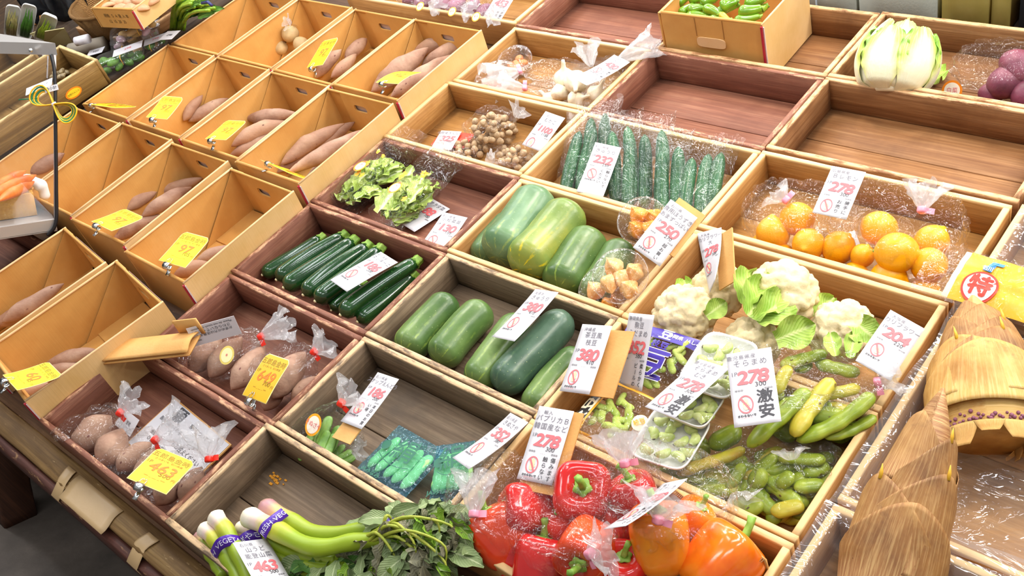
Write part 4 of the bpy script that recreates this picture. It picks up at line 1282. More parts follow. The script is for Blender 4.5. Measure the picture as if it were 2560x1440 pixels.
# ------------------------------------------------------------ physalis in clear cups
HUSK = veg_mat('physalis_husk', [(0.3, '#e39a4a'), (0.55, '#f0bd7e'), (0.8, '#f7d6a6')], 60, 0.55, bump=0.3, bscale=120, sss=0.2)
HUSK2 = veg_mat('orange_husk', [(0.3, '#dd8414'), (0.6, '#eca03c'), (0.8, '#f2bb6c')], 60, 0.5, bump=0.3, bscale=120, sss=0.2)
def cup(c, nrm, rad, depth, label, cat='clear cup'):
    z = Vector(nrm).normalized()
    x = Vector((1, 0, 0)); x = (x - z * x.dot(z)).normalized()
    m = Matrix((x, z.cross(x), z)).transposed().to_4x4()
    m.translation = Vector(c)
    e = empty('clear_cup', m, label, cat, 'clear cups and tubs')
    MB().lathe([(0.001, -depth), (rad * 0.66, -depth), (rad * 0.72, -depth * 0.96), (rad * 0.95, -0.004), (rad * 1.0, -0.002), (rad * 1.03, 0.0), (rad * 1.0, 0.0015)], 44, lambda th, t: 1 + 0.006 * math.cos(24 * th)).build('cup_wall', CLEAR_CUP, e)
    MB().lathe([(0.0008, 0.004), (rad * 0.4, 0.003), (rad * 0.8, 0.0018), (rad * 1.01, 0.001), (rad * 1.03, -0.008)], 44, lambda th, t: 1 + 0.02 * t * math.sin(11 * th)).build('film_cover', FILM, e)
    MB().sweep([(rad * 1.02 * math.cos(k * PI / 18), rad * 1.02 * math.sin(k * PI / 18), 0) for k in range(37)], [0.0016] * 37, 6).build('rim', CLEAR_CUP, e)
    return m
def physalis(m, r, label, group, seed=0, mat=None):
    mb = MB().lathe([(0.0006, 1.25 * r), (0.25 * r, 1.0 * r), (0.62 * r, 0.62 * r), (0.95 * r, 0.1 * r), (0.98 * r, -0.3 * r), (0.7 * r, -0.72 * r), (0.2 * r, -0.92 * r), (0.0006, -0.88 * r)], 30, lambda th, t: 1 + 0.11 * math.cos(5 * th))
    mb.v = [tuple(Vector(v) * (1 + 0.08 * nz(v, 60, seed))) for v in mb.v]
    return tag(mb.build('physalis_fruit', mat or HUSK, m=m), label, 'physalis', group)
NV = (0.25, -0.45, 0.86)
for ci, (x, y, w, rp, lab, fruits) in enumerate((
    (1605, 552, .045, 62, 'upper clear cup of bright orange physalis, behind the 250 tag', [(-.02, .014), (.014, .022), (.02, -.008), (-.012, -.018)]),
    (1550, 690, .045, 70, 'middle clear cup of pale orange physalis on top of another cup', [(-.03, .018), (.018, .024), (-.022, -.022), (.024, -.016), (0, 0)]),
    (1512, 728, -.005, 66, 'lowest clear cup of physalis, under the middle one', [(-.028, -.004), (.015, -.026), (.03, .01)]))):
    r = px_r(rp, x, y, w)
    cm = cup(at(x, y, w), NV, r, 0.042, lab)
    for k, (fx, fy) in enumerate(fruits):
        physalis(cm @ T(fx, fy, -0.022) @ RX((k * 67) % 140 - 70) @ RY((k * 49) % 120 - 60), 0.0225, 'papery %s physalis in the %s' % ('orange' if ci != 1 else 'pale orange', ('upper cup by the 250 tag', 'middle cup on top of another', 'lowest cup under the middle one')[ci]), 'physalis in the %s cup' % ('upper', 'middle', 'lowest')[ci], k + ci * 7, HUSK2 if (ci == 0 or (k == 1 and ci == 2)) else HUSK)

# ------------------------------------------------------------ slim cucumbers in sleeves
SL = [((1432, 500), (1468, 318), 2, 'film sleeve of slim cucumbers leaning in the left corner of its crate'),
      ((1490, 492), (1500, 285), 2, 'tallest film sleeve of slim cucumbers, behind the 232 tag'),
      ((1560, 515), (1552, 320), 2, 'film sleeve of slim cucumbers just right of the 232 tag'),
      ((1612, 525), (1612, 330), 3, 'wide film sleeve of slim cucumbers in the middle of its crate'),
      ((1678, 545), (1672, 368), 2, 'film sleeve of slim cucumbers right of the wide one'),
      ((1730, 560), (1752, 385), 2, 'film sleeve of slim cucumbers second from the right board'),
      ((1765, 555), (1808, 382), 1, 'film sleeve of slim cucumbers at the right board')]
for i, ((x0, y0), (x1, y1), n, lab) in enumerate(SL):
    p, q = at(x0, y0, -.062), at(x1, y1, .022 if i < 5 else .0)
    L = (q - p).length
    m = along(p, q)
    wd = 0.021 * n + 0.008
    sleeve(m, L + 0.03, wd + 0.006, 0.028, lab, 'film sleeves of slim cucumbers', i, open_len=0.07, flare=0.012)
    for k in range(n):
        slim_cucumber(m @ T(-0.006 * k, (k - (n - 1) / 2) * 0.042, 0.004 * (k % 2)) @ RX(k * 50), L * (0.99 - 0.05 * k), 0.0205, 'slim dark green cucumber in the %s' % lab.replace('film ', '').replace(' of slim cucumbers', ''), 'cucumbers of one film sleeve', i * 5 + k)
for i, (x0, y0, x1, y1, w, lab) in enumerate(((1405, 505, 1470, 420, -.07, 'loose-looking slim cucumber low at the left board of the sleeve crate'), (1440, 515, 1500, 440, -.075, 'slim cucumber low under the 232 tag'), (1640, 560, 1655, 480, -.075, 'slim cucumber lying low in the middle of the sleeve crate'))):
    p, q = at(x0, y0, w), at(x1, y1, w)
    slim_cucumber(along(p, q), (q - p).length, 0.017, lab, None, i + 50)
# ------------------------------------------------------------ leaves
def leaf_mat(name, a, b, vein, rib=0.035):
    """leaf skin: u across, v along; pale midrib and side veins"""
    t = NT(name)
    tc = t.n('ShaderNodeTexCoord'); sp = t.n('ShaderNodeSeparateXYZ')
    t.l(tc.outputs['UV'], sp.inputs[0])
    au = t.math('ABSOLUTE', t.math('SUBTRACT', sp.outputs[0], 0.5))
    c = t.ramp(t.noise(t.coords(), 25, 4, 0.6), [(0.3, lin(a)), (0.7, lin(b))])
    mid = t.ramp(au, [(rib * 0.5, 1.0), (rib * 1.6, 0.0)])
    sv = t.math('COSINE', t.math('MULTIPLY', t.math('ADD', sp.outputs[1], t.math('MULTIPLY', au, -0.9)), 60.0))
    side = t.math('MULTIPLY', t.ramp(sv, [(0.8, 0.0), (1.0, 1.0)]), 0.45)
    c = t.mix(t.math('MAXIMUM', mid, side, clamp=True), c, lin(vein))
    return t.pbr(c, 0.5, t.bump(t.math('ADD', sv, t.noise(t.coords(), 50, 3)), 0.25, 0.003), 0.4, sss=0.1)
LEAF = leaf_mat('udo_leaf', '#687d4a', '#98a874', '#b2bd90')
LEAF_W = leaf_mat('wilted_leaf', '#6a6a4e', '#8f8a74', '#a8a27e')
LEAF_G = leaf_mat('fresh_leaf', '#5f8a1e', '#86aa34', '#b4c860')
LEAF_D = leaf_mat('dark_leaf', '#2f5a1e', '#4d7d2c', '#7fa24a')
LEAF_Y = leaf_mat('lettuce_leaf', '#a9c84e', '#cfe07e', '#eef3cf', 0.10)
LEAF_C = leaf_mat('cauliflower_leaf', '#8fb444', '#b6cc62', '#cfdc8c', 0.05)
def leaf(mb, m, L, w, droop=0.5, ruffle=0.1, seed=0, nu=6, nv=9, cup=0.2, base_w=0.12):
    def fn(u, v):
        wd = w * max(base_w * (1 - v) + 0.02, math.sin(PI * min(1, v * 0.93 + 0.05)) ** 0.8)
        x = (u - 0.5) * wd
        ang = droop * v
        y = L * (math.sin(ang) / droop if abs(droop) > 1e-3 else v)
        z = -L * ((1 - math.cos(ang)) / droop if abs(droop) > 1e-3 else 0)
        q = (2 * u - 1)
        z += cup * w * q * q + ruffle * w * q * q * math.sin(v * 17 + seed + q * 2) + 0.12 * w * nz((x, y, seed), 30, seed)
        return m @ Vector((x, y, z))
    return mb.grid(nu, nv, fn)

# ------------------------------------------------------------ lettuce bags
for bi, (c0, c1, cols, lab, lb2) in enumerate((
    ((862, 520), (985, 395), 0.052, 'left clear bag of pale lettuce with an upright empty top', 'pale green lettuce heads in the left bag'),
    ((965, 560), (1075, 445), 0.058, 'right clear bag of pale lettuce with a round orange sticker', 'pale green lettuce heads in the right bag'))):
    p, q = at(*c0, -.065), at(*c1, -.03)
    m = along(p, q)
    L = (q - p).length
    lt = MB()
    rr = random.Random(5 + bi)
    for k in range(58):
        s_ = k / 57
        lm = m @ T(-L * 0.48 + L * 0.62 * s_ + rr.uniform(-.01, .01), rr.uniform(-1, 1) * cols * 0.75, rr.uniform(-0.004, 0.022)) @ RZ(-90 + rr.uniform(-28, 28)) @ RX(rr.uniform(-12, 22)) @ RY(rr.uniform(-35, 35))
        leaf(lt, lm, rr.uniform(0.06, 0.10), rr.uniform(0.045, 0.065), rr.uniform(0.2, 0.9), 0.14, k, 6, 8, 0.15)
    tag(lt.build('lettuce', LEAF_Y, m=Matrix.Identity(4), uv=True), lb2, 'lettuce', None)
    r = sleeve(m @ T(0.03, 0, 0.012), L + 0.10, cols + 0.008, 0.042, lab, None, 30 + bi, open_len=0.05, flare=0.02)
    st = round_sticker('#fbe3d2', '#f2a52a', 'サラダ菜')
    st(r, Vector((-0.02 if bi == 0 else -0.035, 0.012, 0.046)), Vector((0.1, 0.1, 1)), 0.023)
    om = MB()
    for k in range(7):
        cx, cy = rr.uniform(-0.05, 0.06), rr.uniform(-0.8, 0.8) * cols
        om.add([(cx + 0.008 * (1 + 0.4 * math.sin(5 * t_ + k)) * math.cos(t_ * PI / 5), cy + 0.008 * (1 + 0.4 * math.cos(3 * t_)) * math.sin(t_ * PI / 5), 0.041 - 0.3 * abs(cy) ** 1.0 * 0.25) for t_ in range(10)], [tuple(range(10))])
    om.build('orange_print', plain('orange_film_print', '#f5b21e', 0.4), r, smooth=False)

# ------------------------------------------------------------ yam bulbils
BULB = veg_mat('bulbil_skin', [(0.3, '#9a7c5a'), (0.55, '#bea07a'), (0.8, '#d8bf9c')], 60, 0.6, bump=0.3, bscale=200)
bulb_meshes = []
for k in range(5):
    mb = MB().lathe([(max(1e-4, math.sin(PI * i / 8)) * 0.011, -math.cos(PI * i / 8) * 0.0095) for i in range(9)], 12)
    mb.v = [tuple(Vector(v) * (1 + 0.22 * nz(v, 90, k))) for v in mb.v]
    o = mb.build('yam_bulbil', BULB, m=T(0, 0, -5))
    bulb_meshes.append(o)
def pack(c, rad, n, seed, mind):
    rr = random.Random(seed)
    pts, tries = [], 0
    while len(pts) < n and tries < 9000:
        tries += 1
        v = Vector((rr.uniform(-1, 1), rr.uniform(-1, 1), rr.uniform(0, 1)))
        if v.x ** 2 + v.y ** 2 + v.z ** 2 > 1: continue
        v = Vector((v.x * rad[0], v.y * rad[1], v.z * rad[2]))
        if all((v - w).length > mind for w in pts): pts.append(v)
    return [Vector(c) + v for v in pts]
first = set(range(5))
for bi, (x, y, rad, n, lab) in enumerate(((1240, 350, (0.075, 0.062, 0.095), 62, 'small brown yam bulbil in the tall knotted bag'), (1168, 385, (0.055, 0.042, 0.038), 22, 'small brown yam bulbil in the flat bag at the left'), (1290, 405, (0.06, 0.045, 0.038), 22, 'small brown yam bulbil in the flat bag at the front'))):
    for k, p in enumerate(pack(at(x, y, -.082), rad, n, bi, 0.0172)):
        src = bulb_meshes[(k + bi) % 5]
        if (k + bi) % 5 in first:
            o = src; first.discard((k + bi) % 5)
        else:
            o = src.copy(); COL.objects.link(o)
        o.matrix_world = S @ T(*p) @ RX(k * 47) @ RY(k * 83)
        tag(o, lab, 'yam bulbil', 'yam bulbils in bag %s' % ('tall', 'left', 'front')[bi])
INM = (0.006, 0.664, 0.528, 0.932)
bag(at(1240, 352, -.09), (0.085, 0.07, 0.15), at(1290, 292, .03), at(1300, 268, .06), 'tall knotted clear bag full of yam bulbils', None, 21, inside=INM, tuft_w=0.025)
bag(at(1168, 388, -.09), (0.068, 0.052, 0.07), at(1118, 372, -.03), at(1100, 372, -.02), 'flat clear bag of yam bulbils beside the 325 card', None, 22, inside=INM, tuft_w=0.02)
bag(at(1290, 408, -.09), (0.072, 0.055, 0.07), at(1235, 400, -.03), at(1222, 398, -.03), 'flat clear bag of yam bulbils at the front board', None, 23, inside=INM, tuft_w=0.02)
sheet_thing('red_card', (at(1105, 325, -.068), at(1180, 335, -.068), at(1165, 372, -.07), at(1078, 362, -.07)), 'red and white card under the 325 price card', 'card', plain('red_card_print', '#e2452c', 0.5))

# ------------------------------------------------------------ garlic and tubs
GARLIC = veg_mat('garlic_skin', [(0.3, '#e6d6b8'), (0.6, '#f4ead2'), (0.8, '#fbf5e6')], 20, 0.5, (4, 4, 1), 0.25, sss=0.25)
for i, (x, y, w, rp, d, lab) in enumerate(((1412, 195, -.03, 28, (0.1, 0.1, 1), 'garlic bulb with a green-tipped neck at the back'), (1440, 205, -.02, 30, (0.6, -0.8, 0.1), 'garlic bulb showing its root disc, beside the curled tag'), (1400, 235, -.055, 26, (-0.5, 0.6, 0.7), 'garlic bulb at the front board with its neck to the left'), (1440, 250, -.06, 24, (0.9, 0.3, 0.3), 'garlic bulb at the front under the curled tag'), (1490, 235, -.055, 24, (0.5, 0.4, 0.8), 'garlic bulb at the right side of its crate'), (1375, 250, -.065, 22, (-0.9, 0.2, 0.4), 'smallest garlic bulb, at the front left'))):
    r = px_r(rp, x, y, w)
    z = Vector(d).normalized(); xx = z.orthogonal().normalized()
    m = Matrix((xx, z.cross(xx), z)).transposed().to_4x4(); m.translation = at(x, y, w)
    e = empty('garlic_bulb', m, lab, 'garlic', 'garlic bulbs')
    MB().lathe([(0.0008, -0.62 * r), (0.3 * r, -0.66 * r), (0.8 * r, -0.5 * r), (r, -0.1 * r), (0.92 * r, 0.3 * r), (0.5 * r, 0.72 * r), (0.22 * r, 1.0 * r), (0.17 * r, 1.5 * r), (0.15 * r, 1.8 * r), (0.0008, 1.82 * r)], 30, lambda th, t: 1 + 0.07 * abs(math.cos(3.5 * th)) * (1 - t)).build('bulb', GARLIC, e)
    MB().lathe([(0.0006, -0.72 * r), (0.25 * r, -0.7 * r), (0.28 * r, -0.62 * r)], 14).build('root_disc', plain('root_disc', '#b58f62', 0.8), e)
ING = (0.022, 0.978, 0.535, 1.262)
bag(at(1405, 215, -.09), (0.10, 0.075, 0.12), at(1300, 178, -.01), at(1215, 205, -.005), 'clear garlic bag with pink tape, its loose end lying on the tub', TAPE_PINK, 31, inside=ING, tuft_w=0.05)
bag(at(1420, 245, -.09), (0.10, 0.06, 0.09), at(1312, 220, -.02), at(1250, 222, -.01), 'clear garlic bag with pink tape at the front board', TAPE_PINK, 32, inside=ING, tuft_w=0.04)
bag(at(1490, 225, -.09), (0.10, 0.08, 0.10), at(1478, 165, .02), at(1465, 112, .05), 'clear garlic bag whose twisted end stands up in the middle', None, 33, inside=ING, tuft_w=0.03)
bag(at(1520, 205, -.09), (0.08, 0.08, 0.10), at(1545, 150, .02), at(1635, 105, .03), 'clear garlic bag whose long end trails over the right board', None, 34, inside=ING, tuft_w=0.035)
NUT = veg_mat('nut_orange', [(0.3, '#c07038'), (0.6, '#d89058'), (0.8, '#e6aa78')], 30, 0.5)
NUTP = veg_mat('nut_pink', [(0.3, '#c97a62'), (0.6, '#dd9a80'), (0.8, '#ecb8a0')], 30, 0.5)
for ti, (x, y, w, rp, mt, lab, nl) in enumerate(((1285, 152, -.035, 46, NUT, 'clear tub of orange-brown nuts at the back of the garlic crate', 'orange-brown nut in the tub at the back of the garlic crate'), (1240, 200, -.03, 58, NUTP, 'clear tub of pink nuts at the front of the garlic crate', 'pink nut in the tub at the front of the garlic crate'))):
    r = px_r(rp, x, y, w)
    cm = cup(at(x, y, w), (0.15, -0.35, 0.93), r, 0.045, lab, 'clear tub')
    rr = random.Random(ti)
    for k in range(8):
        a_ = k * 2.4
        q = cm @ T(0.55 * r * math.sqrt(k / 8) * math.cos(a_), 0.55 * r * math.sqrt(k / 8) * math.sin(a_), -0.03)
        lump('nut', q.translation, 0.0145, mt, nl, 'nut', 'nuts in one clear tub', k + 40 * ti, (1.2, 0.9, 0.8), 0.15, 12)

# ------------------------------------------------------------ snow peas and blue packets
PEA = veg_mat('snow_pea', [(0.3, '#5d8a35'), (0.55, '#7fa94e'), (0.8, '#a3c470')], 30, 0.4)
POD = veg_mat('bean_pod', [(0.28, '#5f7a1c'), (0.48, '#86992a'), (0.66, '#a5b23e'), (0.82, '#b59a34')], 14, 0.32, bump=0.12, spots=('#5a4a1c', 45, 0.07))
POD_Y = veg_mat('yellowing_bean_pod', [(0.3, '#9a9a22'), (0.55, '#c0b03a'), (0.8, '#c98f2a')], 14, 0.35, bump=0.12, spots=('#5a3a1c', 40, 0.09))
SOY = veg_mat('soybean_pod', [(0.3, '#93ac34'), (0.55, '#b3c455'), (0.8, '#cfd47a')], 30, 0.45, bump=0.25, bscale=150)
def pod(p, q, r, mat, label, name='bean_pod', cat='bean pod', group=None, seed=0, bend=0.06, flat=0.66, beads=4, amp=0.045):
    m = along(p, q, (seed * 53) % 50 - 25)
    L = (Vector(q) - Vector(p)).length
    path, rad = [], []
    if L < 6 * r: amp = 0.0
    for i in range(27):
        s_ = i / 26
        path.append(((s_ - 0.5) * L, bend * L * 4 * s_ * (1 - s_) * (1 if seed % 2 else -1), 0.02 * L * math.sin(s_ * 5 + seed)))
        e0_, e1_ = min(1, s_ / min(0.45, 0.9 * r / L + 0.1)), min(1, (1 - s_) / min(0.4, 0.8 * r / L + 0.05))
        k = (1 - (1 - e0_) ** 2) ** 0.55 * (1 - (1 - e1_) ** 2) ** 0.5
        rad.append(max(r * 0.06, r * k * (1 + amp * math.cos(2 * PI * beads * s_))))
    mb = MB().sweep(path, rad, 14, flat=flat)
    mb.v = [tuple(Vector(v) + Vector((0, v[1], v[2])) * (0.12 * nz(v, 30, seed))) for v in mb.v]
    return tag(mb.build(name, mat, m=m), label, cat, group)
rr = random.Random(3)
for k in range(11):
    x, y = 795 + rr.uniform(-38, 45), 1095 + rr.uniform(-20, 34)
    x += (y - 1095) * 0.3
    pod(at(x - 14, y + 32, -.072 + 0.004 * k), at(x + 16, y - 38, -.07 + 0.005 * k), 0.0125, PEA, 'green snow pea in the red-taped bag with the round orange sticker', 'snow_pea', 'snow pea', 'snow peas in one bag', k, 0.05, 0.4, 7, 0.06)
for k, (x0, y0, x1, y1) in enumerate(((835, 1150, 880, 1125), (845, 1160, 890, 1145), (820, 1145, 862, 1112))):
    pod(at(x0, y0, -.07), at(x1, y1, -.065), 0.013, PEA, ['snow pea at the front of the lower bag', 'lowest snow pea, touching the front board', 'snow pea at the left of the lower bag'][k], 'snow_pea', 'snow pea', None, k + 20, 0.08, 0.4, 6, 0.08)
INS = (0.597, -0.287, 1.092, -0.024)
bag(at(805, 1105, -.09), (0.085, 0.055, 0.11), at(853, 1008, .02), at(880, 972, .05), 'clear snow pea bag with red tape and a round orange sticker', TAPE_RED, 41, rz=60, inside=INS, sticker=(at(783, 1062, -.005), (-0.05, -0.5, 0.85), 0.026, round_sticker('#fbead8', '#f7a81c', 'きぬさや')))
bag(at(845, 1148, -.09), (0.075, 0.05, 0.06), at(880, 1125, -.04), at(905, 1120, -.03), 'flat clear bag of snow peas at the front board', None, 42, rz=60, inside=INS, tuft_w=0.02)
MINT = plain('mint_pods', '#a6df88', 0.45, vary=0.15, bscale=40)
TEAL = plain('dark_green_print', '#0f6048', 0.4)
for bi, (tl, tr_, br, bl, lab) in enumerate((((1003, 1070), (1125, 1130), (998, 1255), (880, 1170), 'left blue packet of snow peas printed with dark green characters'), ((1125, 1105), (1195, 1110), (1165, 1235), (1040, 1268), 'right blue packet of snow peas leaning under the curled tag'))):
    w0 = -.062
    c = [at(*tl, w0 + .01), at(*tr_, w0 + .012), at(*br, w0 + .012), at(*bl, w0 + .01)]
    x = ((c[1] - c[0]) + (c[2] - c[3])).normalized()
    yv = ((c[0] - c[3]) + (c[1] - c[2])) / 2
    z = x.cross(yv).normalized(); y = z.cross(x)
    m = Matrix((x, y, z)).transposed().to_4x4(); m.translation = sum(c, Vector()) / 4
    W_ = ((c[1] - c[0]).length + (c[2] - c[3]).length) / 2; H_ = yv.length
    e = empty('blue_packet', m, lab, 'packet', 'blue snow pea packets')
    pw = lambda sgn: (lambda u, v: ((u - 0.5) * W_, (v - 0.5) * H_, sgn * 0.019 * (max(0, math.sin(PI * u)) ** 0.5) * (max(0, math.sin(PI * v)) ** 0.5) + 0.003 * nz((u * 9, v * 9, bi), 1, bi)))
    MB().grid(18, 18, pw(1)).build('film_front', FILM_BLUE, e)
    MB().grid(12, 12, pw(-1)).build('film_back', FILM_BLUE, e)
    for k in range(5):
        xx = (-0.36 + 0.17 * k) * W_
        pod(m @ Vector((xx, -0.34 * H_, 0.0)), m @ Vector((xx + 0.02 * W_, 0.33 * H_, 0.0)), 0.0155, MINT, 'light green snow pea pod inside the %s' % lab.split(' of ')[0], 'snow_pea', 'snow pea', 'pods in the %s' % lab.split(' of ')[0], k, 0.02, 0.5, 5, 0.04)
    pr = MB()
    write(pr, '絹', 0.42 * H_, 0.06 * W_, 0.10 * H_, 0.0225, rot=6, bold=0.0007)
    pr.build('brush_character', TEAL, e, smooth=False)
    pr = MB()
    write(pr, 'きぬさや', 0.10 * H_, 0.28 * W_, 0.34 * H_, 0.017, rot=0)
    pr.build('small_letters', TEAL, e, smooth=False)
    pr = MB()
    write(pr, 'JAみなみ', 0.10 * H_, -0.2 * W_, -0.40 * H_, 0.013, bold=0.0006)
    pr.build('maker_letters', TEAL, e, smooth=False)
    pr = MB()
    for k in range(12):
        a0 = k * PI / 6
        pr.add([(-0.3 * W_ + 0.011 * math.cos(a0), 0.08 * H_ + 0.013 * math.sin(a0), 0.019), (-0.3 * W_ + 0.011 * math.cos(a0 + PI / 6), 0.08 * H_ + 0.013 * math.sin(a0 + PI / 6), 0.019), (-0.3 * W_, 0.08 * H_, 0.019)], [(0, 1, 2)])
    for k in range(10):
        u0, u1 = -0.3 + 0.06 * k, -0.3 + 0.06 * (k + 1)
        f_ = lambda u: -0.17 + 0.9 * (u * u)
        pr.add([(u0 * W_, f_(u0) * H_, .0205), (u1 * W_, f_(u1) * H_, .0205), (u1 * W_, f_(u1) * H_ + .002, .0205), (u0 * W_, f_(u0) * H_ + .002, .0205)], [(0, 1, 2, 3)])
    pr.build('green_print', TEAL, e, smooth=False)

# ------------------------------------------------------------ leafy stalks with purple bands
STALK = veg_mat('stalk', [(0.3, '#7c961c'), (0.55, '#96ac2a'), (0.8, '#b8bc48')], 20, 0.4, uvband=(0.12, [(0.0, '#f0e2cc'), (0.10, '#f1e3d6'), (0.17, '#e3c0c0'), (0.24, '#c9c040'), (0.40, '#8aa31c'), (1.0, '#94ab24')], 0.85), spots=('#a8783a', 36, 0.05))
STALK_P = veg_mat('purple_stalk', [(0.3, '#7c961c'), (0.55, '#96ac2a'), (0.8, '#b8bc48')], 20, 0.4, uvband=(0.12, [(0.0, '#a87a70'), (0.08, '#b97a90'), (0.2, '#d8b07a'), (0.28, '#98a82c'), (1.0, '#7c981c')], 0.85))
PURPLE = plain('purple_band', '#4b1f9a', 0.3)
WHITE = plain('white_print', '#e8e4f2', 0.4)
def stalk(pts, r0, r1, mat, label, seed=0):
    P = spline([at(x, y, w) for x, y, w in pts], 30)
    rad = [(r0 + (r1 - r0) * i / 30) * (1 + 0.07 * math.sin(i * 0.9 + seed)) * (min(1, (i + 0.6) / 2.2) ** 0.6) for i in range(31)]
    c = P[0]
    mb = MB().sweep([p - c for p in P], rad, 14, lambda th, t: 1 + 0.03 * math.cos(5 * th))
    return tag(mb.build('leafy_stalk', mat, m=T(*c), uv=True), label, 'stalk', 'green stalks in the weathered crate')
stalk([(612, 1288, .02), (680, 1320, .02), (780, 1368, .018), (880, 1355, .02), (960, 1345, .03)], 0.022, 0.015, STALK, 'thick pale-ended stalk in the upper purple band, in front')
stalk([(655, 1262, .0), (720, 1300, .0), (800, 1335, .0), (900, 1325, .01), (980, 1320, .02)], 0.020, 0.013, STALK_P, 'stalk with a brown-purple end behind the thick pale one')
stalk([(592, 1315, -.01), (660, 1345, -.02), (740, 1385, -.03), (840, 1400, -.03)], 0.015, 0.012, STALK, 'green stalk end under the thick pale one')
stalk([(588, 1330, -.02), (650, 1368, -.03), (740, 1410, -.04), (860, 1420, -.03)], 0.017, 0.012, STALK_P, 'pink-ended stalk in the middle purple band')
stalk([(535, 1288, .012), (572, 1338, .012), (612, 1420, .012), (650, 1500, .0)], 0.019, 0.014, STALK, 'cut yellow-green stalk in the left purple band')
stalk([(508, 1318, .0), (548, 1360, .0), (590, 1430, -.01), (620, 1500, -.01)], 0.019, 0.014, STALK, 'pale pink-ended stalk in the left purple band')
stalk([(497, 1340, -.03), (530, 1385, -.03), (560, 1440, -.03)], 0.018, 0.014, STALK_P, 'stalk at the far left, against the front board')
def band(pts, wdt, rad_, label, body):
    """a printed band hugging the stalks: an arch along the points"""
    P = spline([at(x, y, w) for x, y, w in pts], 16)
    c = sum(P, Vector()) / len(P)
    e = empty('purple_band', T(*c), label, 'band', 'purple bands on the stalks')
    t_ = (P[-1] - P[0]).normalized()
    view = (c - Vector(eye)).normalized()
    up = t_.cross(view).normalized()
    MB().grid(16, 2, lambda u, v: tuple(P[round(u * 16)] - c + up * (v - 0.5) * wdt)).build('strip', PURPLE, e, thick=0.0012)
    tm = MB()
    Ltot = (P[-1] - P[0]).length
    v, f = glyphs(body, wdt * 0.62)
    vs = []
    n_ = -view
    for x, y, z in v:
        s_ = min(max(x / Ltot + 0.5, 0), 1) * 16
        i = min(int(s_), 15); fr = s_ - i
        vs.append(P[i].lerp(P[i + 1], fr) - c + up * (-y) * 1.0 * -1 + n_ * 0.0022)
    tm.add(vs, f).build('lettering', WHITE, e, smooth=False)
band([(655, 1338, .035), (664, 1318, .045), (688, 1298, .042), (712, 1280, .03)], 0.022, .03, 'purple band printed FRESH VEGETABLE on the upper stalks', 'FRESH VEG')
band([(533, 1390, .0), (548, 1362, .033), (575, 1350, .035), (602, 1352, .015)], 0.024, .03, 'purple band printed FRESH VEGETABLE on the left stalks', 'ESH VEGETABL')
band([(600, 1358, .0), (622, 1342, .006), (650, 1335, .0)], 0.026, .03, 'purple band half hidden under the upper stalks', '新鮮やさい')
band([(960, 1352, .02), (966, 1328, .045), (974, 1308, .05), (984, 1296, .045)], 0.016, .03, 'narrow purple band among the wilted leaves', 'FRESH')
# the heap of wilted leaves at the right end
lv = [(960, 1330, .03), (1010, 1310, .05), (1060, 1290, .055), (1100, 1330, .05), (1040, 1360, .05), (1130, 1300, .05), (980, 1400, .02), (1080, 1400, .03), (1020, 1430, .02), (1120, 1370, .03), (930, 1430, .0), (870, 1420, -.02), (800, 1410, -.04)]
heap = MB()
stems = MB()
rr = random.Random(8)
for k in range(150):
    x, y, w = lv[k % len(lv)]
    c = at(x + rr.uniform(-38, 38), y + rr.uniform(-25, 25), w + rr.uniform(-0.03, 0.012))
    m = T(*c) @ RZ(rr.uniform(-180, 180)) @ RX(rr.uniform(-55, 25)) @ RY(rr.uniform(-40, 40))
    leaf(heap, m, rr.uniform(0.05, 0.09), rr.uniform(0.03, 0.05), rr.uniform(0.4, 1.6), 0.12, k, 4, 7, 0.1)
for k in range(9):
    x, y, w = lv[k % 10]
    a_ = at(930 + rr.uniform(-20, 30), 1335 + rr.uniform(-12, 20), .03)
    b_ = at(x + rr.uniform(-10, 40), y + rr.uniform(-30, 30), w + .015)
    mid = (a_ + b_) / 2 + Vector((0, 0.01, 0.03))
    P = spline([a_, mid, b_, b_ + Vector((0.01, -0.02, -0.035))], 14)
    stems.sweep(P, [0.0042 - 0.0002 * i for i in range(15)], 8)
hw_, hg_ = MB(), MB()
for k in range(46):
    x, y, w = lv[k % len(lv)]
    m = T(*at(x + rr.uniform(-42, 42), y + rr.uniform(-28, 28), w + rr.uniform(-0.01, 0.02))) @ RZ(rr.uniform(-180, 180)) @ RX(rr.uniform(-60, 10)) @ RY(rr.uniform(-50, 50))
    leaf(hw_ if k % 3 else hg_, m, rr.uniform(0.045, 0.08), rr.uniform(0.018, 0.035), rr.uniform(0.9, 2.2), 0.25, k, 4, 8, 0.5)
hp = empty('wilted_leaf_heap', Matrix.Identity(4), 'heap of wilted grey-green leaves with thin yellow stems at the crate corner', 'leaves')
heap.v = [(x, y, max(z, FLOOR_W + 0.002)) for x, y, z in heap.v]
heap.build('leaves', LEAF, hp, uv=True)
stems.build('leaf_stems', veg_mat('olive_leaf_stem', [(0.3, '#8a9a2a'), (0.6, '#a8ad3c'), (0.8, '#bcb658')], 60, 0.5), hp)
for q_, n_, mt_ in ((hw_, 'dry_leaves', LEAF_W), (hg_, 'fresh_leaves', LEAF_G)):
    q_.v = [(x, y, max(z, FLOOR_W + 0.002)) for x, y, z in q_.v]
    q_.build(n_, mt_, hp, uv=True)
h2 = MB()
for k in range(60):
    x, y = rr.uniform(720, 1000), rr.uniform(1385, 1450)
    m = T(*at(x, y, -.05 + rr.uniform(-.02, .02))) @ RZ(rr.uniform(-180, 180)) @ RX(rr.uniform(-40, 30)) @ RY(rr.uniform(-40, 40))
    leaf(h2, m, rr.uniform(0.04, 0.07), rr.uniform(0.025, 0.04), rr.uniform(0.2, 1.2), 0.1, k, 4, 6, 0.1)
h2.v = [(x, y, max(z, FLOOR_W + 0.002)) for x, y, z in h2.v]
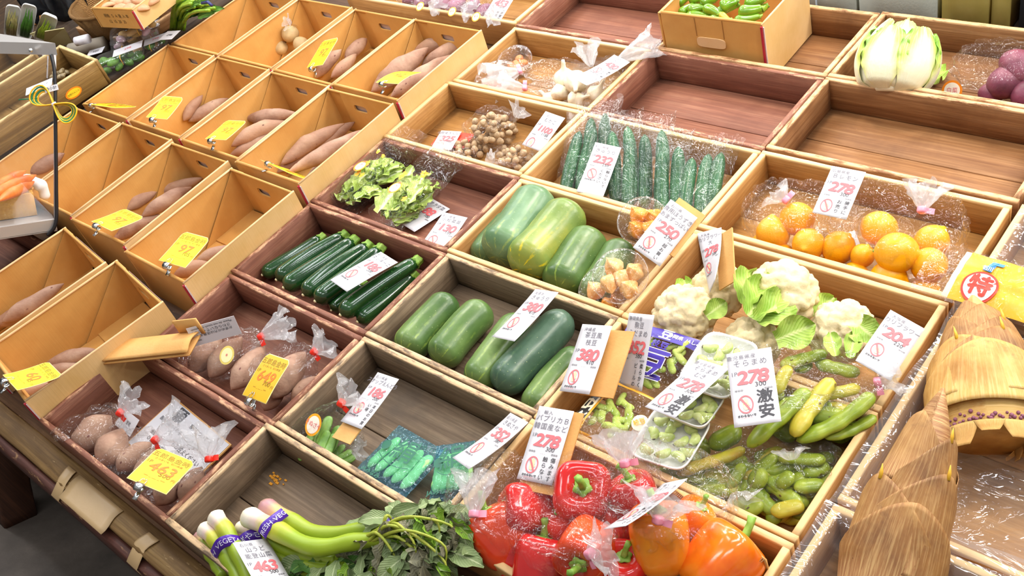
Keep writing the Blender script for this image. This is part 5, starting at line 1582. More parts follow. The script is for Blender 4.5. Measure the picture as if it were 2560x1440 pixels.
h2.build('dark_leaves', LEAF_D, hp, uv=True)
for k, (x0, y0, x1, y1) in enumerate(((700, 1400, 860, 1440), (690, 1380, 830, 1440), (750, 1385, 900, 1425), (720, 1430, 900, 1445))):
    stalk([(x0, y0, -.05), ((x0 + x1) / 2, (y0 + y1) / 2 + 4, -.045), (x1, y1, -.05)], 0.008, 0.006, STALK_P if k % 2 else STALK, ['thin green stalk low among the leaves, uppermost', 'thin green stalk low among the leaves beside the 463 tag', 'thin stalk under the wilted leaf heap', 'thin stalk nearest the photo\'s lower edge under the leaves'][k], k)
# orange flakes spilled in the corner of that crate
fk = MB()
for k in range(16):
    p = at(690 + rr.uniform(-18, 30), 1195 + rr.uniform(-14, 18), FLOOR_W + 0.0015)
    s_ = rr.uniform(0.0015, 0.005)
    fk.box(p.x - s_, p.y - s_ * 0.6, p.z - 0.001, p.x + s_, p.y + s_ * 0.6, p.z + 0.001)
tag(fk.build('orange_crumbs', plain('orange_crumb', '#d89020', 0.7), smooth=False, m=Matrix.Identity(4)), 'orange crumbs on the floor of the grey-brown stalk crate', 'crumbs', None, 'stuff')
# ------------------------------------------------------------ bell peppers
RED = veg_mat('red_pepper_skin', [(0.3, '#b3121a'), (0.55, '#cf2420'), (0.8, '#e2442c')], 6, 0.14, coat=0.5, bump=0.05)
REDO = veg_mat('orange_red_pepper_skin', [(0.3, '#cc2a12'), (0.55, '#e04a1c'), (0.8, '#ee6c2c')], 6, 0.14, coat=0.5, bump=0.05)
ORANGE = veg_mat('orange_pepper_skin', [(0.3, '#df4a0e'), (0.5, '#ee7412'), (0.75, '#f2a02a')], 8, 0.16, coat=0.5, bump=0.05)
def pepper(c, r, d, mat, label, seed=0, tall=1.1):
    z = Vector(d).normalized(); xx = z.orthogonal().normalized()
    m = Matrix((xx, z.cross(xx), z)).transposed().to_4x4() @ RZ(seed * 61)
    m.translation = Vector(c)
    e = empty('bell_pepper', m, label, 'bell pepper', 'bell peppers')
    lob = 4 if seed % 3 else 3
    prof = [(0.01, -0.86), (0.3, -0.95), (0.62, -0.9), (0.84, -0.6), (0.95, -0.1), (1.0, 0.35), (0.97, 0.66), (0.82, 0.88), (0.55, 0.93), (0.3, 0.84), (0.12, 0.74), (0.01, 0.72)]
    P = spline([(a, b * tall, 0) for a, b in prof], 26)
    mb = MB().lathe([(max(p.x, 0.004) * r, p.y * r) for p in P], 44, lambda th, t: 1 + (0.075 * math.cos(lob * th) + 0.02 * math.cos(2 * th + seed)) * (1.2 - 0.5 * t))
    mb.v = [tuple(Vector(v) * (1 + 0.05 * nz(v, 0.55 / r, seed))) for v in mb.v]
    mb.build('skin', mat, e)
    MB().lathe([(0.30 * r, 0.86 * r * tall), (0.26 * r, 0.93 * r * tall), (0.1 * r, 0.9 * r * tall)], 20, lambda th, t: 1 + 0.15 * math.cos(5 * th)).build('calyx', GREENSTEM, e)
    MB().sweep([(0, 0, 0.84 * r * tall), (0.02 * r, 0, 1.05 * r * tall), (0.10 * r, 0.02 * r, 1.3 * r * tall), (0.2 * r, 0.03 * r, 1.48 * r * tall)], [0.15 * r, 0.12 * r, 0.11 * r, 0.13 * r], 10, lambda th, t: 1 + 0.1 * math.cos(5 * th)).build('stem', GREENSTEM, e)
    return e
for i, (x, y, w, rp, d, mt, lab) in enumerate((
    (1245, 1340, .0, 72, (-0.6, 0.3, 0.6), REDO, 'red bell pepper at the far left, under the gathered bag end'),
    (1318, 1275, .015, 66, (-0.5, -0.6, 0.5), RED, 'red bell pepper with its green stem facing left, below the パプリカ tag'),
    (1455, 1235, .03, 76, (0.35, -0.15, 0.8), RED, 'red bell pepper with a long green stem in the pink-tied tall bag'),
    (1592, 1255, .02, 66, (-0.4, 0.3, 0.8), RED, 'red bell pepper at the right in the pink-tied tall bag'),
    (1465, 1370, .04, 74, (0.35, -0.75, 0.35), REDO, 'orange-red bell pepper whose stem faces the viewer, front middle'),
    (1345, 1415, -.02, 72, (-0.2, 0.8, 0.5), RED, 'dark red bell pepper at the photo\'s lower edge, left of the front one'),
    (1408, 1315, -.025, 62, (0, 0.2, 1), RED, 'dark red bell pepper wedged between the bags'),
    (1545, 1320, -.03, 62, (0.5, 0.2, 0.8), RED, 'red bell pepper low beside the orange ones'),
    (1650, 1350, .04, 80, (-0.3, 0.5, 0.8), ORANGE, 'orange bell pepper in the gathered clear bag'),
    (1725, 1305, .02, 54, (0.3, 0.6, 0.6), ORANGE, 'orange bell pepper at the back of the gathered clear bag'),
    (1800, 1410, .01, 88, (0.2, 0.9, 0.2), ORANGE, 'big orange bell pepper outside the gathers, at the corrugated card'),
    (1300, 1400, -.04, 62, (-0.3, 0.6, 0.5), RED, 'red bell pepper low at the front board'),
    (1560, 1430, .0, 66, (0.1, 0.2, 1), RED, 'red bell pepper at the lower edge right of the front one'))):
    pepper(at(x, y, w), px_r(rp, x, y, w), d, mt, lab, i)
INP = (1.137, -0.295, 1.697, -0.024)
bag(at(1290, 1330, -.085), (0.115, 0.095, 0.27), at(1185, 1285, .075), at(1190, 1185, .105), 'clear bag of red peppers with a pink tie at the leaf heap', TAPE_PINK, 51, inside=INP, tuft_w=0.03)
bag(at(1520, 1270, -.085), (0.13, 0.10, 0.31), at(1562, 1158, .105), at(1545, 1085, .15), 'tall clear bag of red peppers tied in pink below the bean tray', TAPE_PINK, 52, inside=INP, tuft_w=0.035)
bag(at(1440, 1400, -.075), (0.125, 0.09, 0.29), at(1475, 1385, .135), at(1515, 1375, .165), 'clear bag of red peppers at the front with its knot facing the viewer', TAPE_PINK, 53, inside=None, tuft_w=0.035)
bag(at(1690, 1345, -.08), (0.125, 0.115, 0.31), at(1645, 1300, .13), at(1660, 1240, .16), 'clear bag of orange peppers gathered under the slanted white tag', TAPE_PINK, 54, inside=INP, tuft_w=0.045)
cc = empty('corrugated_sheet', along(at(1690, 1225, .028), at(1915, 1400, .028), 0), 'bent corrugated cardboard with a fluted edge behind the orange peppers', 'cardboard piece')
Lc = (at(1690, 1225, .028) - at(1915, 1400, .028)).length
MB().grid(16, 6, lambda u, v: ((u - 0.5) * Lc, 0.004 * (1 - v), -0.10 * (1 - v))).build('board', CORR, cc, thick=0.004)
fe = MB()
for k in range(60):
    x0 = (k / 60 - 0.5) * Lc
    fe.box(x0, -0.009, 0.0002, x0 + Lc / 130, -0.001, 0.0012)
fe.build('fluted_edge', plain('flute_shade', '#8a5a2a', 0.7), cc, smooth=False)  # shade in the flute gaps, painted as brown strips

# ------------------------------------------------------------ broad bean crate
def pods_list(rows, label_of, mat_of, group):
    for k, (x0, y0, w0, x1, y1, w1, rp) in enumerate(rows):
        pod(at(x0, y0, w0), at(x1, y1, w1), px_r(rp, (x0 + x1) / 2, (y0 + y1) / 2, w0), mat_of(k), label_of[k] if isinstance(label_of, list) else label_of, 'broad_bean_pod', 'bean pod', group, k)
pods_list([(1868, 1118, .02, 2015, 968, .045, 26), (1988, 1095, .03, 2082, 945, .05, 27), (1992, 1105, .01, 2185, 985, .04, 24), (1950, 915, .02, 2070, 885, .02, 20), (2040, 900, .01, 2150, 935, .02, 20), (1945, 985, .02, 1975, 915, .03, 18), (2055, 990, .02, 2150, 965, .03, 19), (1990, 930, .0, 2030, 905, .0, 20), (2060, 1095, .0, 2190, 1040, .01, 16), (1930, 1080, .0, 1985, 1000, .01, 22)],
          ['long green broad bean pod at the lower left of the top pod bag', 'yellow-brown broad bean pod in the middle of the top pod bag', 'green broad bean pod at the right side of the top pod bag', 'green broad bean pod across the top of the top pod bag', 'green broad bean pod at the upper right of the top pod bag', 'short broad bean pod beside the standing 278 tag', 'orange-brown broad bean pod near the pink tie', 'broad bean pod deep at the top of the top pod bag', 'thin broad bean pod along the bag edge by the crate board', 'broad bean pod under the long green one'],
          lambda k: (POD, POD_Y, POD, POD, POD, POD_Y, POD_Y, POD, POD, POD)[k], 'broad bean pods in the top bag')
pods_list([(1945, 1145, -.02, 2065, 1145, -.02, 22), (1845, 1235, -.05, 1945, 1135, -.03, 22), (1940, 1210, -.03, 1985, 1185, -.01, 24), (1985, 1220, -.02, 2065, 1215, -.03, 24), (1925, 1275, -.03, 2010, 1262, -.03, 24), (1880, 1225, -.04, 1915, 1175, -.02, 26), (1855, 1290, -.06, 1905, 1250, -.04, 24), (2010, 1190, -.03, 2075, 1165, -.04, 22), (1915, 1300, -.06, 1950, 1280, -.05, 22), (2040, 1250, -.06, 2085, 1180, -.05, 20)],
          ['broad bean pod along the top of the lower right pod bag', 'long thin broad bean pod at the left of the lower right pod bag', 'round-ended broad bean pod in the centre of the lower right bag', 'broad bean pod with a dark tip in the lower right bag', 'yellowing broad bean pod at the front of the lower right bag', 'upright broad bean pod in the lower right bag', 'broad bean pod at the front left of the lower right bag', 'broad bean pod at the upper right of the lower right bag', 'lowest broad bean pod in the lower right bag', 'broad bean pod at the crate board in the lower right bag'],
          lambda k: POD_Y if k in (4,) else POD, 'broad bean pods in the lower right bag')
pods_list([(1690, 1185, -.03, 1862, 1118, -.01, 20), (1720, 1240, -.04, 1850, 1222, -.03, 23), (1815, 1225, -.03, 1858, 1158, -.01, 17), (1775, 1120, -.03, 1855, 1075, -.02, 32), (1640, 1185, -.05, 1720, 1195, -.04, 18), (1790, 1180, -.05, 1850, 1190, -.05, 22), (1660, 1220, -.06, 1730, 1250, -.06, 18), (1785, 1265, -.06, 1850, 1270, -.06, 18)],
          ['brownish broad bean pod with a dark tip under the lower tray', 'bright green broad bean pod at the front of the left pod bag', 'broad bean pod with a cut green tip pointing up', 'wide dark green broad bean pod right of the lower tray', 'broad bean pod half under the lower tray', 'broad bean pod deep in the left pod bag', 'broad bean pod at the front board near the peppers', 'lowest broad bean pod in the left pod bag'],
          lambda k: POD_Y if k == 0 else POD, 'broad bean pods in the left bag')
rb = random.Random(44)
for bag_n, (bx0, bx1, by0, by1), cnt, w_lo, w_hi in (('lower right bag', (1880, 2060, 1140, 1285), 26, -.078, -.035), ('left bag', (1640, 1860, 1120, 1262), 26, -.078, -.045), ('top bag', (1900, 2180, 905, 1080), 26, -.07, .012)):
    for k in range(cnt):
        x, y = rb.uniform(bx0, bx1), rb.uniform(by0, by1)
        if bag_n == 'lower right bag': x -= (y - 1220) * 0.5
        if bag_n == 'left bag': y += (x - 1750) * 0.25
        if bag_n == 'top bag': x -= (y - 1000) * 0.4
        c_ = at(x, y, rb.uniform(w_lo, w_hi))
        a_ = rb.uniform(-0.5, 1.6)
        d_ = Vector((math.cos(a_), math.sin(a_), rb.uniform(-0.15, 0.15))) * rb.uniform(0.035, 0.055)
        cl = lambda v: Vector((min(max(v.x, 1.150), 1.685), min(max(v.y, 0.028), 0.285), v.z))
        pod(cl(c_ - d_), cl(c_ + d_), rb.uniform(0.014, 0.020), POD_Y if k % 5 == 4 else POD, 'olive-green broad bean pod packed among others in the ' + bag_n, 'broad_bean_pod', 'bean pod', 'packed pods of the ' + bag_n, k)
INB = (1.137, 0.016, 1.697, 0.297)
bag(at(2010, 1020, -.04), (0.145, 0.09, 0.21), at(2195, 955, .045), at(2248, 945, .055), 'clear bag of broad bean pods on top, its pink tie at the right board', TAPE_PINK, 61, rz=20, tuft_w=0.022)
bag(at(1960, 1215, -.09), (0.11, 0.095, 0.17), at(1980, 1150, .035), at(1975, 1125, .045), 'clear bag of broad bean pods in the lower right corner of its crate', None, 62, inside=INB, tuft_w=0.02)
bag(at(1770, 1185, -.09), (0.13, 0.075, 0.15), at(1835, 1235, .0), at(1850, 1262, -.0), 'clear bag of broad bean pods in front of the lower tray', None, 63, inside=INB, tuft_w=0.03)
FOAM = plain('white_foam', '#f0eeea', 0.45, bump=0.1, bscale=120)
BEAN = veg_mat('broad_bean_skin', [(0.3, '#a9bf5a'), (0.55, '#c9d684'), (0.8, '#dbe3a4')], 40, 0.35, bump=0.1, sss=0.2)
BEANEYE = plain('bean_eye', '#4a3c30', 0.6)
def quad_frame(tl, tr_, br, bl):
    c = [Vector(q) for q in (tl, tr_, br, bl)]
    x = ((c[1] - c[0]) + (c[2] - c[3])).normalized()
    yv = ((c[0] - c[3]) + (c[1] - c[2])) / 2
    z = x.cross(yv).normalized(); y = z.cross(x)
    m = Matrix((x, y, z)).transposed().to_4x4(); m.translation = sum(c, Vector()) / 4
    return m, ((c[1] - c[0]).length + (c[2] - c[3]).length) / 2, yv.dot(y)
def tray(corners, label, beans, lname):
    m, w, h = quad_frame(*corners)
    e = empty('foam_tray', m, label, 'tray', 'white foam trays of shelled beans')
    def rr_pt(th, k, z):
        c, s_ = math.cos(th), math.sin(th)
        ex = 0.38
        return Vector((w / 2 * k * math.copysign(abs(c) ** ex, c), h / 2 * k * math.copysign(abs(s_) ** ex, s_), z))
    mb = MB()
    rings = [(0.02, -0.018), (0.74, -0.018), (0.82, -0.016), (0.92, -0.004), (0.95, -0.0005), (1.0, 0.0), (1.0, -0.0035), (0.95, -0.005), (0.85, -0.019), (0.74, -0.0215), (0.02, -0.0215)]
    vs = [rr_pt(2 * PI * k / 48, q, z) for q, z in rings for k in range(48)]
    mb.add(vs, [(i * 48 + k, i * 48 + (k + 1) % 48, (i + 1) * 48 + (k + 1) % 48, (i + 1) * 48 + k) for i in range(len(rings) - 1) for k in range(48)])
    mb.build('tray_body', FOAM, e)
    MB().grid(16, 16, lambda u, v: ((u - 0.5) * w * 1.0, (v - 0.5) * h * 1.0, 0.003 + 0.010 * math.sin(PI * u) * math.sin(PI * v) + 0.003 * nz((u * 8, v * 8, 1), 1, 3))).build('wrap', FILM, e)
    for k, (bx, by, ang, tlt) in enumerate(beans):
        bm_ = m @ T(bx * w, by * h, -0.005) @ RZ(ang) @ RX(tlt)
        b = empty('broad_bean', bm_, lname, 'broad bean', 'shelled beans in the ' + label.split(' of ')[0])
        n = 12
        mb = MB().lathe([(max(1e-4, math.sin(PI * i / n)), -math.cos(PI * i / n)) for i in range(n + 1)], 18)
        out = []
        for v in mb.v:
            x_, y_, z_ = v[2] * 0.0165, v[0] * 0.0115, v[1] * 0.008
            y_ += -0.0035 * (1 - (x_ / 0.0165) ** 2) + (0.004 if y_ > 0 else 0) * (-1 + abs(x_) / 0.0165)
            out.append((x_, y_, z_))
        mb.v = out
        mb.build('bean', BEAN, b)
        MB().sweep([(-0.0165, -0.003, 0), (-0.0167, 0, 0.0006), (-0.0163, 0.0035, 0)], [0.001, 0.0016, 0.001], 8).build('bean_eye', BEANEYE, b)
BN = [(-.3, .25, 20, 10), (-.05, .3, 80, -15), (.22, .27, -30, 10), (-.32, -.02, 130, 5), (-.08, .02, 10, 12), (.18, .0, 60, -8), (.33, .1, 100, 5), (-.25, -.28, -20, 10), (.02, -.27, 45, -12), (.27, -.27, 160, 8), (.36, -.12, 15, 0), (-.12, .16, 100, 20)]
tray((at(1640, 1005, .012), at(1800, 1050, .012), at(1695, 1178, .02), at(1570, 1135, .02)), 'lower foam tray of shelled beans, half wrapped in film at the front', BN, 'pale green shelled bean with a dark eye in the lower foam tray')
tray((at(1700, 940, .035), at(1815, 985, .035), at(1765, 1075, .035), at(1640, 1030, .035)), 'middle foam tray of shelled beans under the そらまめむき tag', BN, 'pale green shelled bean in the middle foam tray')
tray((at(1795, 828, .06), at(1915, 865, .06), at(1815, 1000, .05), at(1660, 950, .05)), 'upper foam tray of shelled beans beside the cauliflowers', BN, 'pale green shelled bean in the upper foam tray')

def packet(corners, label, base_mats, build_print, pods, lname, rows=3):
    m, w, h = quad_frame(*corners)
    e = empty('soybean_packet', m, label, 'packet', 'printed soybean packets')
    f = lambda sg: (lambda u, v: ((u - 0.5) * w, (v - 0.5) * h, sg * 0.019 * (max(0, math.sin(PI * u)) ** 0.5) * (max(0, math.sin(PI * v)) ** 0.5) + 0.0025 * nz((u * 9, v * 9, 2), 1, 5)))
    MB().grid(20, 20, f(1)).build('film_front', FILM, e)
    build_print(e, w, h, f(1))
    MB().grid(12, 12, f(-1)).build('film_back', base_mats, e)
    r_ = random.Random(len(label))
    for k in range(pods):
        x, y = (r_.uniform(-.3, .38)) * w, (r_.uniform(-.38, .3)) * h
        a_ = r_.uniform(0, PI)
        L = 0.045
        pod(m @ Vector((x - L / 2 * math.cos(a_), y - L / 2 * math.sin(a_), r_.uniform(-.006, .008))), m @ Vector((x + L / 2 * math.cos(a_), y + L / 2 * math.sin(a_), r_.uniform(-.006, .008))), 0.0085, SOY, lname, 'soybean_pod', 'soybean pod', 'pods in the ' + lname.split(' in the ')[1], k, 0.08, 0.6, 3, 0.22)
BLACKP = plain('black_print', '#1c1a1c', 0.35)
GOLD = plain('gold_print', '#e0a02a', 0.3)
CREAMP = plain('cream_print', '#f2e2c0', 0.4)
VIOLET = plain('violet_print', '#4634a0', 0.35)
WHITEP = plain('white_film_print', '#f2f0f6', 0.4)
def surf_patch(f, u0, v0, u1, v1, lift=0.0006, nu=8, nv=6):
    def g_(u, v):
        p = f(u0 + (u1 - u0) * u, v0 + (v1 - v0) * v)
        return (p[0], p[1], p[2] + lift)
    return MB().grid(nu, nv, g_)
def surf_text(f, w, h, body, size, u, v, rot=0, bold=0.0, lift=0.0014):
    mb = MB()
    write(mb, body, size, 0, 0, 0, rot=rot, bold=bold)
    for i, (x, y, z) in enumerate(mb.v):
        uu, vv = min(max(u + x / w, 0.0), 1), min(max(v + y / h, 0.0), 1)
        p = f(uu, vv)
        mb.v[i] = (p[0], p[1], p[2] + lift + z)
    return mb
def print_black(e, w, h, f):
    surf_patch(f, 0.0, 0.02, 0.2, 0.98).build('black_panel', BLACKP, e)
    surf_patch(f, 0.2, 0.03, 0.235, 0.97).build('gold_line', GOLD, e)
    surf_patch(f, 0.2, 0.93, 0.98, 0.985).build('gold_border', GOLD, e)
    surf_patch(f, 0.03, 0.0, 0.98, 0.03).build('gold_border', GOLD, e)
    surf_text(f, w, h, '茶豆風味', 0.042, 0.1, 0.60, 90, 0.0012).build('title_letters', CREAMP, e, smooth=False)
    st = MB()
    for k in range(24):
        pass
    N = 26
    c0 = (0.9, 0.5)
    pts = [f(min(c0[0] + 0.1 * math.cos(2 * PI * k / N) , 1), c0[1] + 0.13 * math.sin(2 * PI * k / N)) for k in range(N)]
    cc_ = f(*c0)
    st.add([(cc_[0], cc_[1], cc_[2] + 0.004)] + [(p[0], p[1], p[2] + 0.0028) for p in pts], [(0, 1 + k, 1 + (k + 1) % N) for k in range(N)])
    st.build('round_seal', CREAMP, e)
    surf_text(f, w, h, '枝豆', 0.013, 0.9, 0.5, 60, 0.0004, 0.0056).build('seal_letters', GOLD, e, smooth=False)
packet((at(1512, 935, .0), at(1655, 1012, .0), at(1580, 1140, .005), at(1420, 1078, .005)), 'soybean packet with a black printed panel and gold border', FILM, print_black, 16, 'yellow-green soybean pod in the black and gold packet')
def print_violet(e, w, h, f):
    surf_patch(f, 0.0, 0.80, 1.0, 0.985).build('violet_header', VIOLET, e)
    surf_text(f, w, h, '静', 0.026, 0.1, 0.89, 0, 0.0006).build('header_letters', WHITEP, e, smooth=False)
    surf_text(f, w, h, '豆', 0.03, 0.56, 0.89, 0, 0.0008).build('header_letters', WHITEP, e, smooth=False)
    surf_text(f, w, h, '静岡県  JAしみず', 0.012, 0.82, 0.90, 0, 0.0003).build('header_letters', WHITEP, e, smooth=False)
    surf_text(f, w, h, '枝豆', 0.02, 0.56, 0.70, 0, 0.0008).build('side_letters', VIOLET, e, smooth=False)
    surf_text(f, w, h, '豆', 0.075, 0.56, 0.38, 0, 0.0042, 0.0012).build('white_outline_letter', WHITEP, e, smooth=False)
    surf_text(f, w, h, '豆', 0.075, 0.56, 0.38, 0, 0.0022, 0.0018).build('big_letter', VIOLET, e, smooth=False)
packet((at(1528, 786, .02), at(1756, 852, .02), at(1690, 1010, -.01), at(1545, 965, -.01)), 'soybean packet with a violet printed header leaning on the divider', FILM, print_violet, 16, 'green soybean pod in the violet-headed packet')

# ------------------------------------------------------------ cauliflowers
def curd_mat():
    t = NT('cauliflower_curd')
    f = t.noise(t.coords(), 18, 3)
    c = t.ramp(f, [(0.3, lin('#d0b98c')), (0.6, lin('#e2cfa6')), (0.8, lin('#ecdcbe'))])
    return t.pbr(c, 0.7, t.bump(t.noise(t.coords(), 160, 4), 0.35, 0.003), 0.2, sss=0.25)
CURD = curd_mat()
_ico = None
def cauliflower(c, r, d, label, leaves, seed=0):
    global _ico
    if _ico is None:
        bm = bmesh.new()
        bmesh.ops.create_icosphere(bm, subdivisions=5, radius=1.0)
        _ico = (np.array([v.co[:] for v in bm.verts]), [tuple(v.index for v in f.verts) for f in bm.faces])
        bm.free()
    V, F = _ico
    rs = np.random.RandomState(seed)
    def centers(n, j):
        i = np.arange(n) + 0.5
        ph = np.arccos(1 - 2 * i / n); th = PI * (1 + 5 ** 0.5) * i
        p = np.stack([np.cos(th) * np.sin(ph), np.sin(th) * np.sin(ph), np.cos(ph)], 1) + rs.normal(0, j, (n, 3))
        return p / np.linalg.norm(p, axis=1)[:, None]
    disp = np.ones(len(V))
    for n, j, amp in ((34, 0.09, 0.20), (260, 0.05, 0.085), (1100, 0.03, 0.035)):
        C = centers(n, j)
        dd = np.arccos(np.clip(V @ C.T, -1, 1)).min(1)
        rc = 2.2 / math.sqrt(n)
        disp += amp * (np.sqrt(np.clip(1 - (dd / rc) ** 2, 0, 1)) - 0.75)
    P = V * disp[:, None]
    P[:, 2] = np.where(P[:, 2] < 0, P[:, 2] * 0.55, P[:, 2] * 0.82)
    z = Vector(d).normalized(); xx = z.orthogonal().normalized()
    m = Matrix((xx, z.cross(xx), z)).transposed().to_4x4() @ RZ(seed * 40)
    m.translation = Vector(c)
    e = empty('cauliflower', m, label, 'cauliflower', 'cauliflower heads')
    mb = MB(); mb.add([tuple(p * r) for p in P], F)
    mb.build('curd', CURD, e)
    MB().sweep([(0, 0, -0.5 * r), (0, 0, -0.75 * r)], [0.3 * r, 0.28 * r], 14).build('stump', LEAF_C, e)
    minv = m.inverted()
    for k, (lx, ly, lw, dx, dy, L, wd, dr) in enumerate(leaves):
        b = at(lx, ly, lw); q = at(dx, dy, lw + 0.01)
        yv = (q - b).normalized()
        up = (Vector(eye) - b).normalized()
        xv = yv.cross(up).normalized(); zv = xv.cross(yv)
        lm = Matrix((xv, yv, zv)).transposed().to_4x4(); lm.translation = b
        mb = leaf(MB(), minv @ lm, L, wd, dr, 0.14, k + seed, 8, 10, 0.28, 0.5)
        mb.build('leaf', LEAF_C, e, uv=True)
UPV = (0.12, -0.45, 0.88)
cauliflower(at(1797, 728, .015), px_r(70, 1797, 728, .015), UPV, 'cauliflower at the back left, under the twisted カリフラワー tag', [(1765, 790, .05, 1800, 765, 0.06, 0.045, 0.9), (1720, 745, .02, 1712, 705, 0.06, 0.05, 0.5)], 1)
cauliflower(at(1712, 788, .01), px_r(80, 1712, 788, .01), UPV, 'cauliflower at the left board above the violet packet', [], 2)
cauliflower(at(1955, 738, .03), px_r(88, 1955, 738, .03), (0.3, -0.45, 0.85), 'largest cauliflower, half covered by pale green leaves', [(1870, 790, .08, 1940, 700, 0.13, 0.10, 0.9), (1860, 760, .075, 1890, 690, 0.11, 0.09, 0.7), (1890, 800, .075, 1985, 740, 0.12, 0.08, 1.1), (1940, 850, .05, 1990, 830, 0.09, 0.07, 0.8), (2030, 790, .0, 2060, 765, 0.07, 0.06, 0.8)], 3)
cauliflower(at(2105, 830, -.005), px_r(82, 2105, 830, -.005), UPV, 'cauliflower beside the 204 tag with two small leaves', [(2090, 890, .055, 2080, 850, 0.06, 0.035, 0.6), (2125, 895, .05, 2135, 845, 0.07, 0.035, 0.5), (2150, 815, .06, 2175, 835, 0.055, 0.06, 1.3)], 4)
cauliflower(at(1878, 862, .0), px_r(72, 1878, 862, .0), UPV, 'cauliflower in front, above the standing そらまめ tag', [], 5)

# ------------------------------------------------------------ lemons
LEMON = veg_mat('lemon_skin', [(0.3, '#ea9a04'), (0.55, '#f5ab08'), (0.8, '#f8bb1c')], 8, 0.3, bump=0.18, bscale=320, sss=0.12)
def lemon(c, r, d, label, seed=0, group='yellow-orange lemons in the two knotted bags'):
    z = Vector(d).normalized(); xx = z.orthogonal().normalized()
    m = Matrix((xx, z.cross(xx), z)).transposed().to_4x4(); m.translation = Vector(c)
    prof = [(0.004, -1.06), (0.12, -1.02), (0.5, -0.86), (0.84, -0.5), (0.98, 0.0), (0.9, 0.45), (0.6, 0.82), (0.28, 1.0), (0.15, 1.10), (0.06, 1.15), (0.004, 1.155)]
    P = spline([(a, b, 0) for a, b in prof], 22)
    mb = MB().lathe([(max(p.x, 0.003) * r, p.y * r) for p in P], 26)
    mb.v = [tuple(Vector(v) * (1 + 0.05 * nz(v, 0.8 / r, seed))) for v in mb.v]
    e = empty('lemon', m, label, 'lemon', group)
    mb.build('peel', LEMON, e)
    MB().lathe([(0.07 * r, -1.03 * r), (0.07 * r, -1.085 * r), (0.0004, -1.09 * r)], 8).build('stem_button', GREENSTEM, e)
LM = [(1992, 548, -.005, 46, (0.7, 0.4, 0.3), 'top lemon of the left bag'), (1932, 585, -.028, 46, (-0.3, 0.6, 0.7), 'lemon at the left edge of the left bag'), (2022, 610, -.03, 44, (0.2, -0.9, 0.4), 'lemon at the front centre of the left bag'), (2096, 620, -.038, 45, (0.2, 0.9, 0.3), 'lemon at the right edge of the left bag'), (1955, 645, -.065, 38, (1, 0, 0), 'lemon low at the front board, left'), (2045, 672, -.07, 34, (1, 0.3, 0), 'lowest lemon of the left bag'), (1905, 610, -.07, 30, (0, 1, 0), 'lemon low at the far left of the lemon crate'),
      (2198, 572, -.0, 48, (-0.9, 0.2, 0.2), 'top left lemon of the right bag'), (2240, 632, .008, 56, (1, 0.15, 0.1), 'biggest lemon lying across the right bag'), (2328, 606, -.025, 46, (0.3, 0.8, 0.4), 'lemon at the upper right of the right bag'), (2322, 662, -.015, 48, (0.8, -0.5, 0.2), 'lemon at the right front of the right bag'), (2156, 640, -.03, 32, (0.3, 0.4, 0.9), 'small lemon at the left of the right bag'), (2222, 692, -.04, 46, (1, 0, 0), 'lemon at the front centre of the right bag'), (2310, 722, -.06, 36, (0.9, 0.2, 0.1), 'lowest lemon, at the front right corner'), (2136, 688, -.06, 36, (0.2, 0.9, 0.2), 'lemon low at the left front of the right bag')]
for i, (x, y, w, rp, d, lab) in enumerate(LM):
    lemon(at(x, y, w), px_r(rp, x, y, w) * 0.94, d, lab, i)
INL = (1.137, 0.662, 1.699, 0.936)
bag(at(2010, 615, -.09), (0.14, 0.10, 0.24), at(1965, 500, .04), at(1938, 478, .055), 'left knotted clear bag of lemons with a pink tie', TAPE_PINK, 71, inside=INL, tuft_w=0.028)
bag(at(2245, 650, -.09), (0.15, 0.115, 0.27), at(2305, 525, .07), at(2318, 458, .10), 'right knotted clear bag of lemons with its white end standing up', TAPE_PINK, 72, inside=INL, tuft_w=0.032)
sheet_thing('slip_card', (at(2115, 582, -.05), at(2152, 572, -.05), at(2145, 640, -.07), at(2105, 650, -.07)), 'grey-white slip of a price card between the two lemon bags', 'card', PAPER, [('元', 0.016, 0.4, 0.3, 0)])

# ------------------------------------------------------------ napa cabbage, beets and the sticker
def napa_mat():
    t = NT('napa_leaf')
    tc = t.n('ShaderNodeTexCoord'); sp = t.n('ShaderNodeSeparateXYZ')
    t.l(tc.outputs['UV'], sp.inputs[0])
    au = t.math('MULTIPLY', t.math('ABSOLUTE', t.math('SUBTRACT', sp.outputs[0], 0.5)), 2.0)
    v = sp.outputs[1]
    n = t.math('MULTIPLY', t.math('SUBTRACT', t.noise(t.coords(), 30, 4), 0.5), 0.35)
    edge = t.math('ADD', t.math('SUBTRACT', t.math('ADD', au, t.math('MULTIPLY', v, 1.35)), 0.95), n)
    g_ = t.ramp(edge, [(0.0, lin('#e8e8c8')), (0.22, lin('#e2e6a0')), (0.5, lin('#bfd262')), (0.85, lin('#7fae3a'))])
    mp = t.n('ShaderNodeMapping'); mp.inputs['Scale'].default_value = (26, 2.2, 1)
    t.l(tc.outputs['UV'], mp.inputs['Vector'])
    ve = t.noise(mp.outputs[0], 1.0, 4, 0.6, 0.8)
    g_ = t.mix(t.math('MULTIPLY', t.ramp(ve, [(0.5, 0.0), (0.7, 1.0)]), 0.45), g_, lin('#f2f2d6'))
    return t.pbr(g_, 0.4, t.bump(t.math('ADD', ve, t.noise(t.coords(), 60, 4)), 0.3, 0.004), 0.4, sss=0.15)
NAPA = napa_mat()
nb_, nt_ = at(2222, 234, -.025), at(2268, 62, .085)
cm_ = along(nb_, nt_, 0, up=tuple((Vector(eye) - nb_).normalized()))
Ln = (nt_ - nb_).length
nc = empty('napa_cabbage', cm_ @ T(-Ln / 2, 0, 0), 'big pale napa cabbage with frilly yellow-green leaf tips', 'napa cabbage')
nrx, nrz = 0.094, 0.085
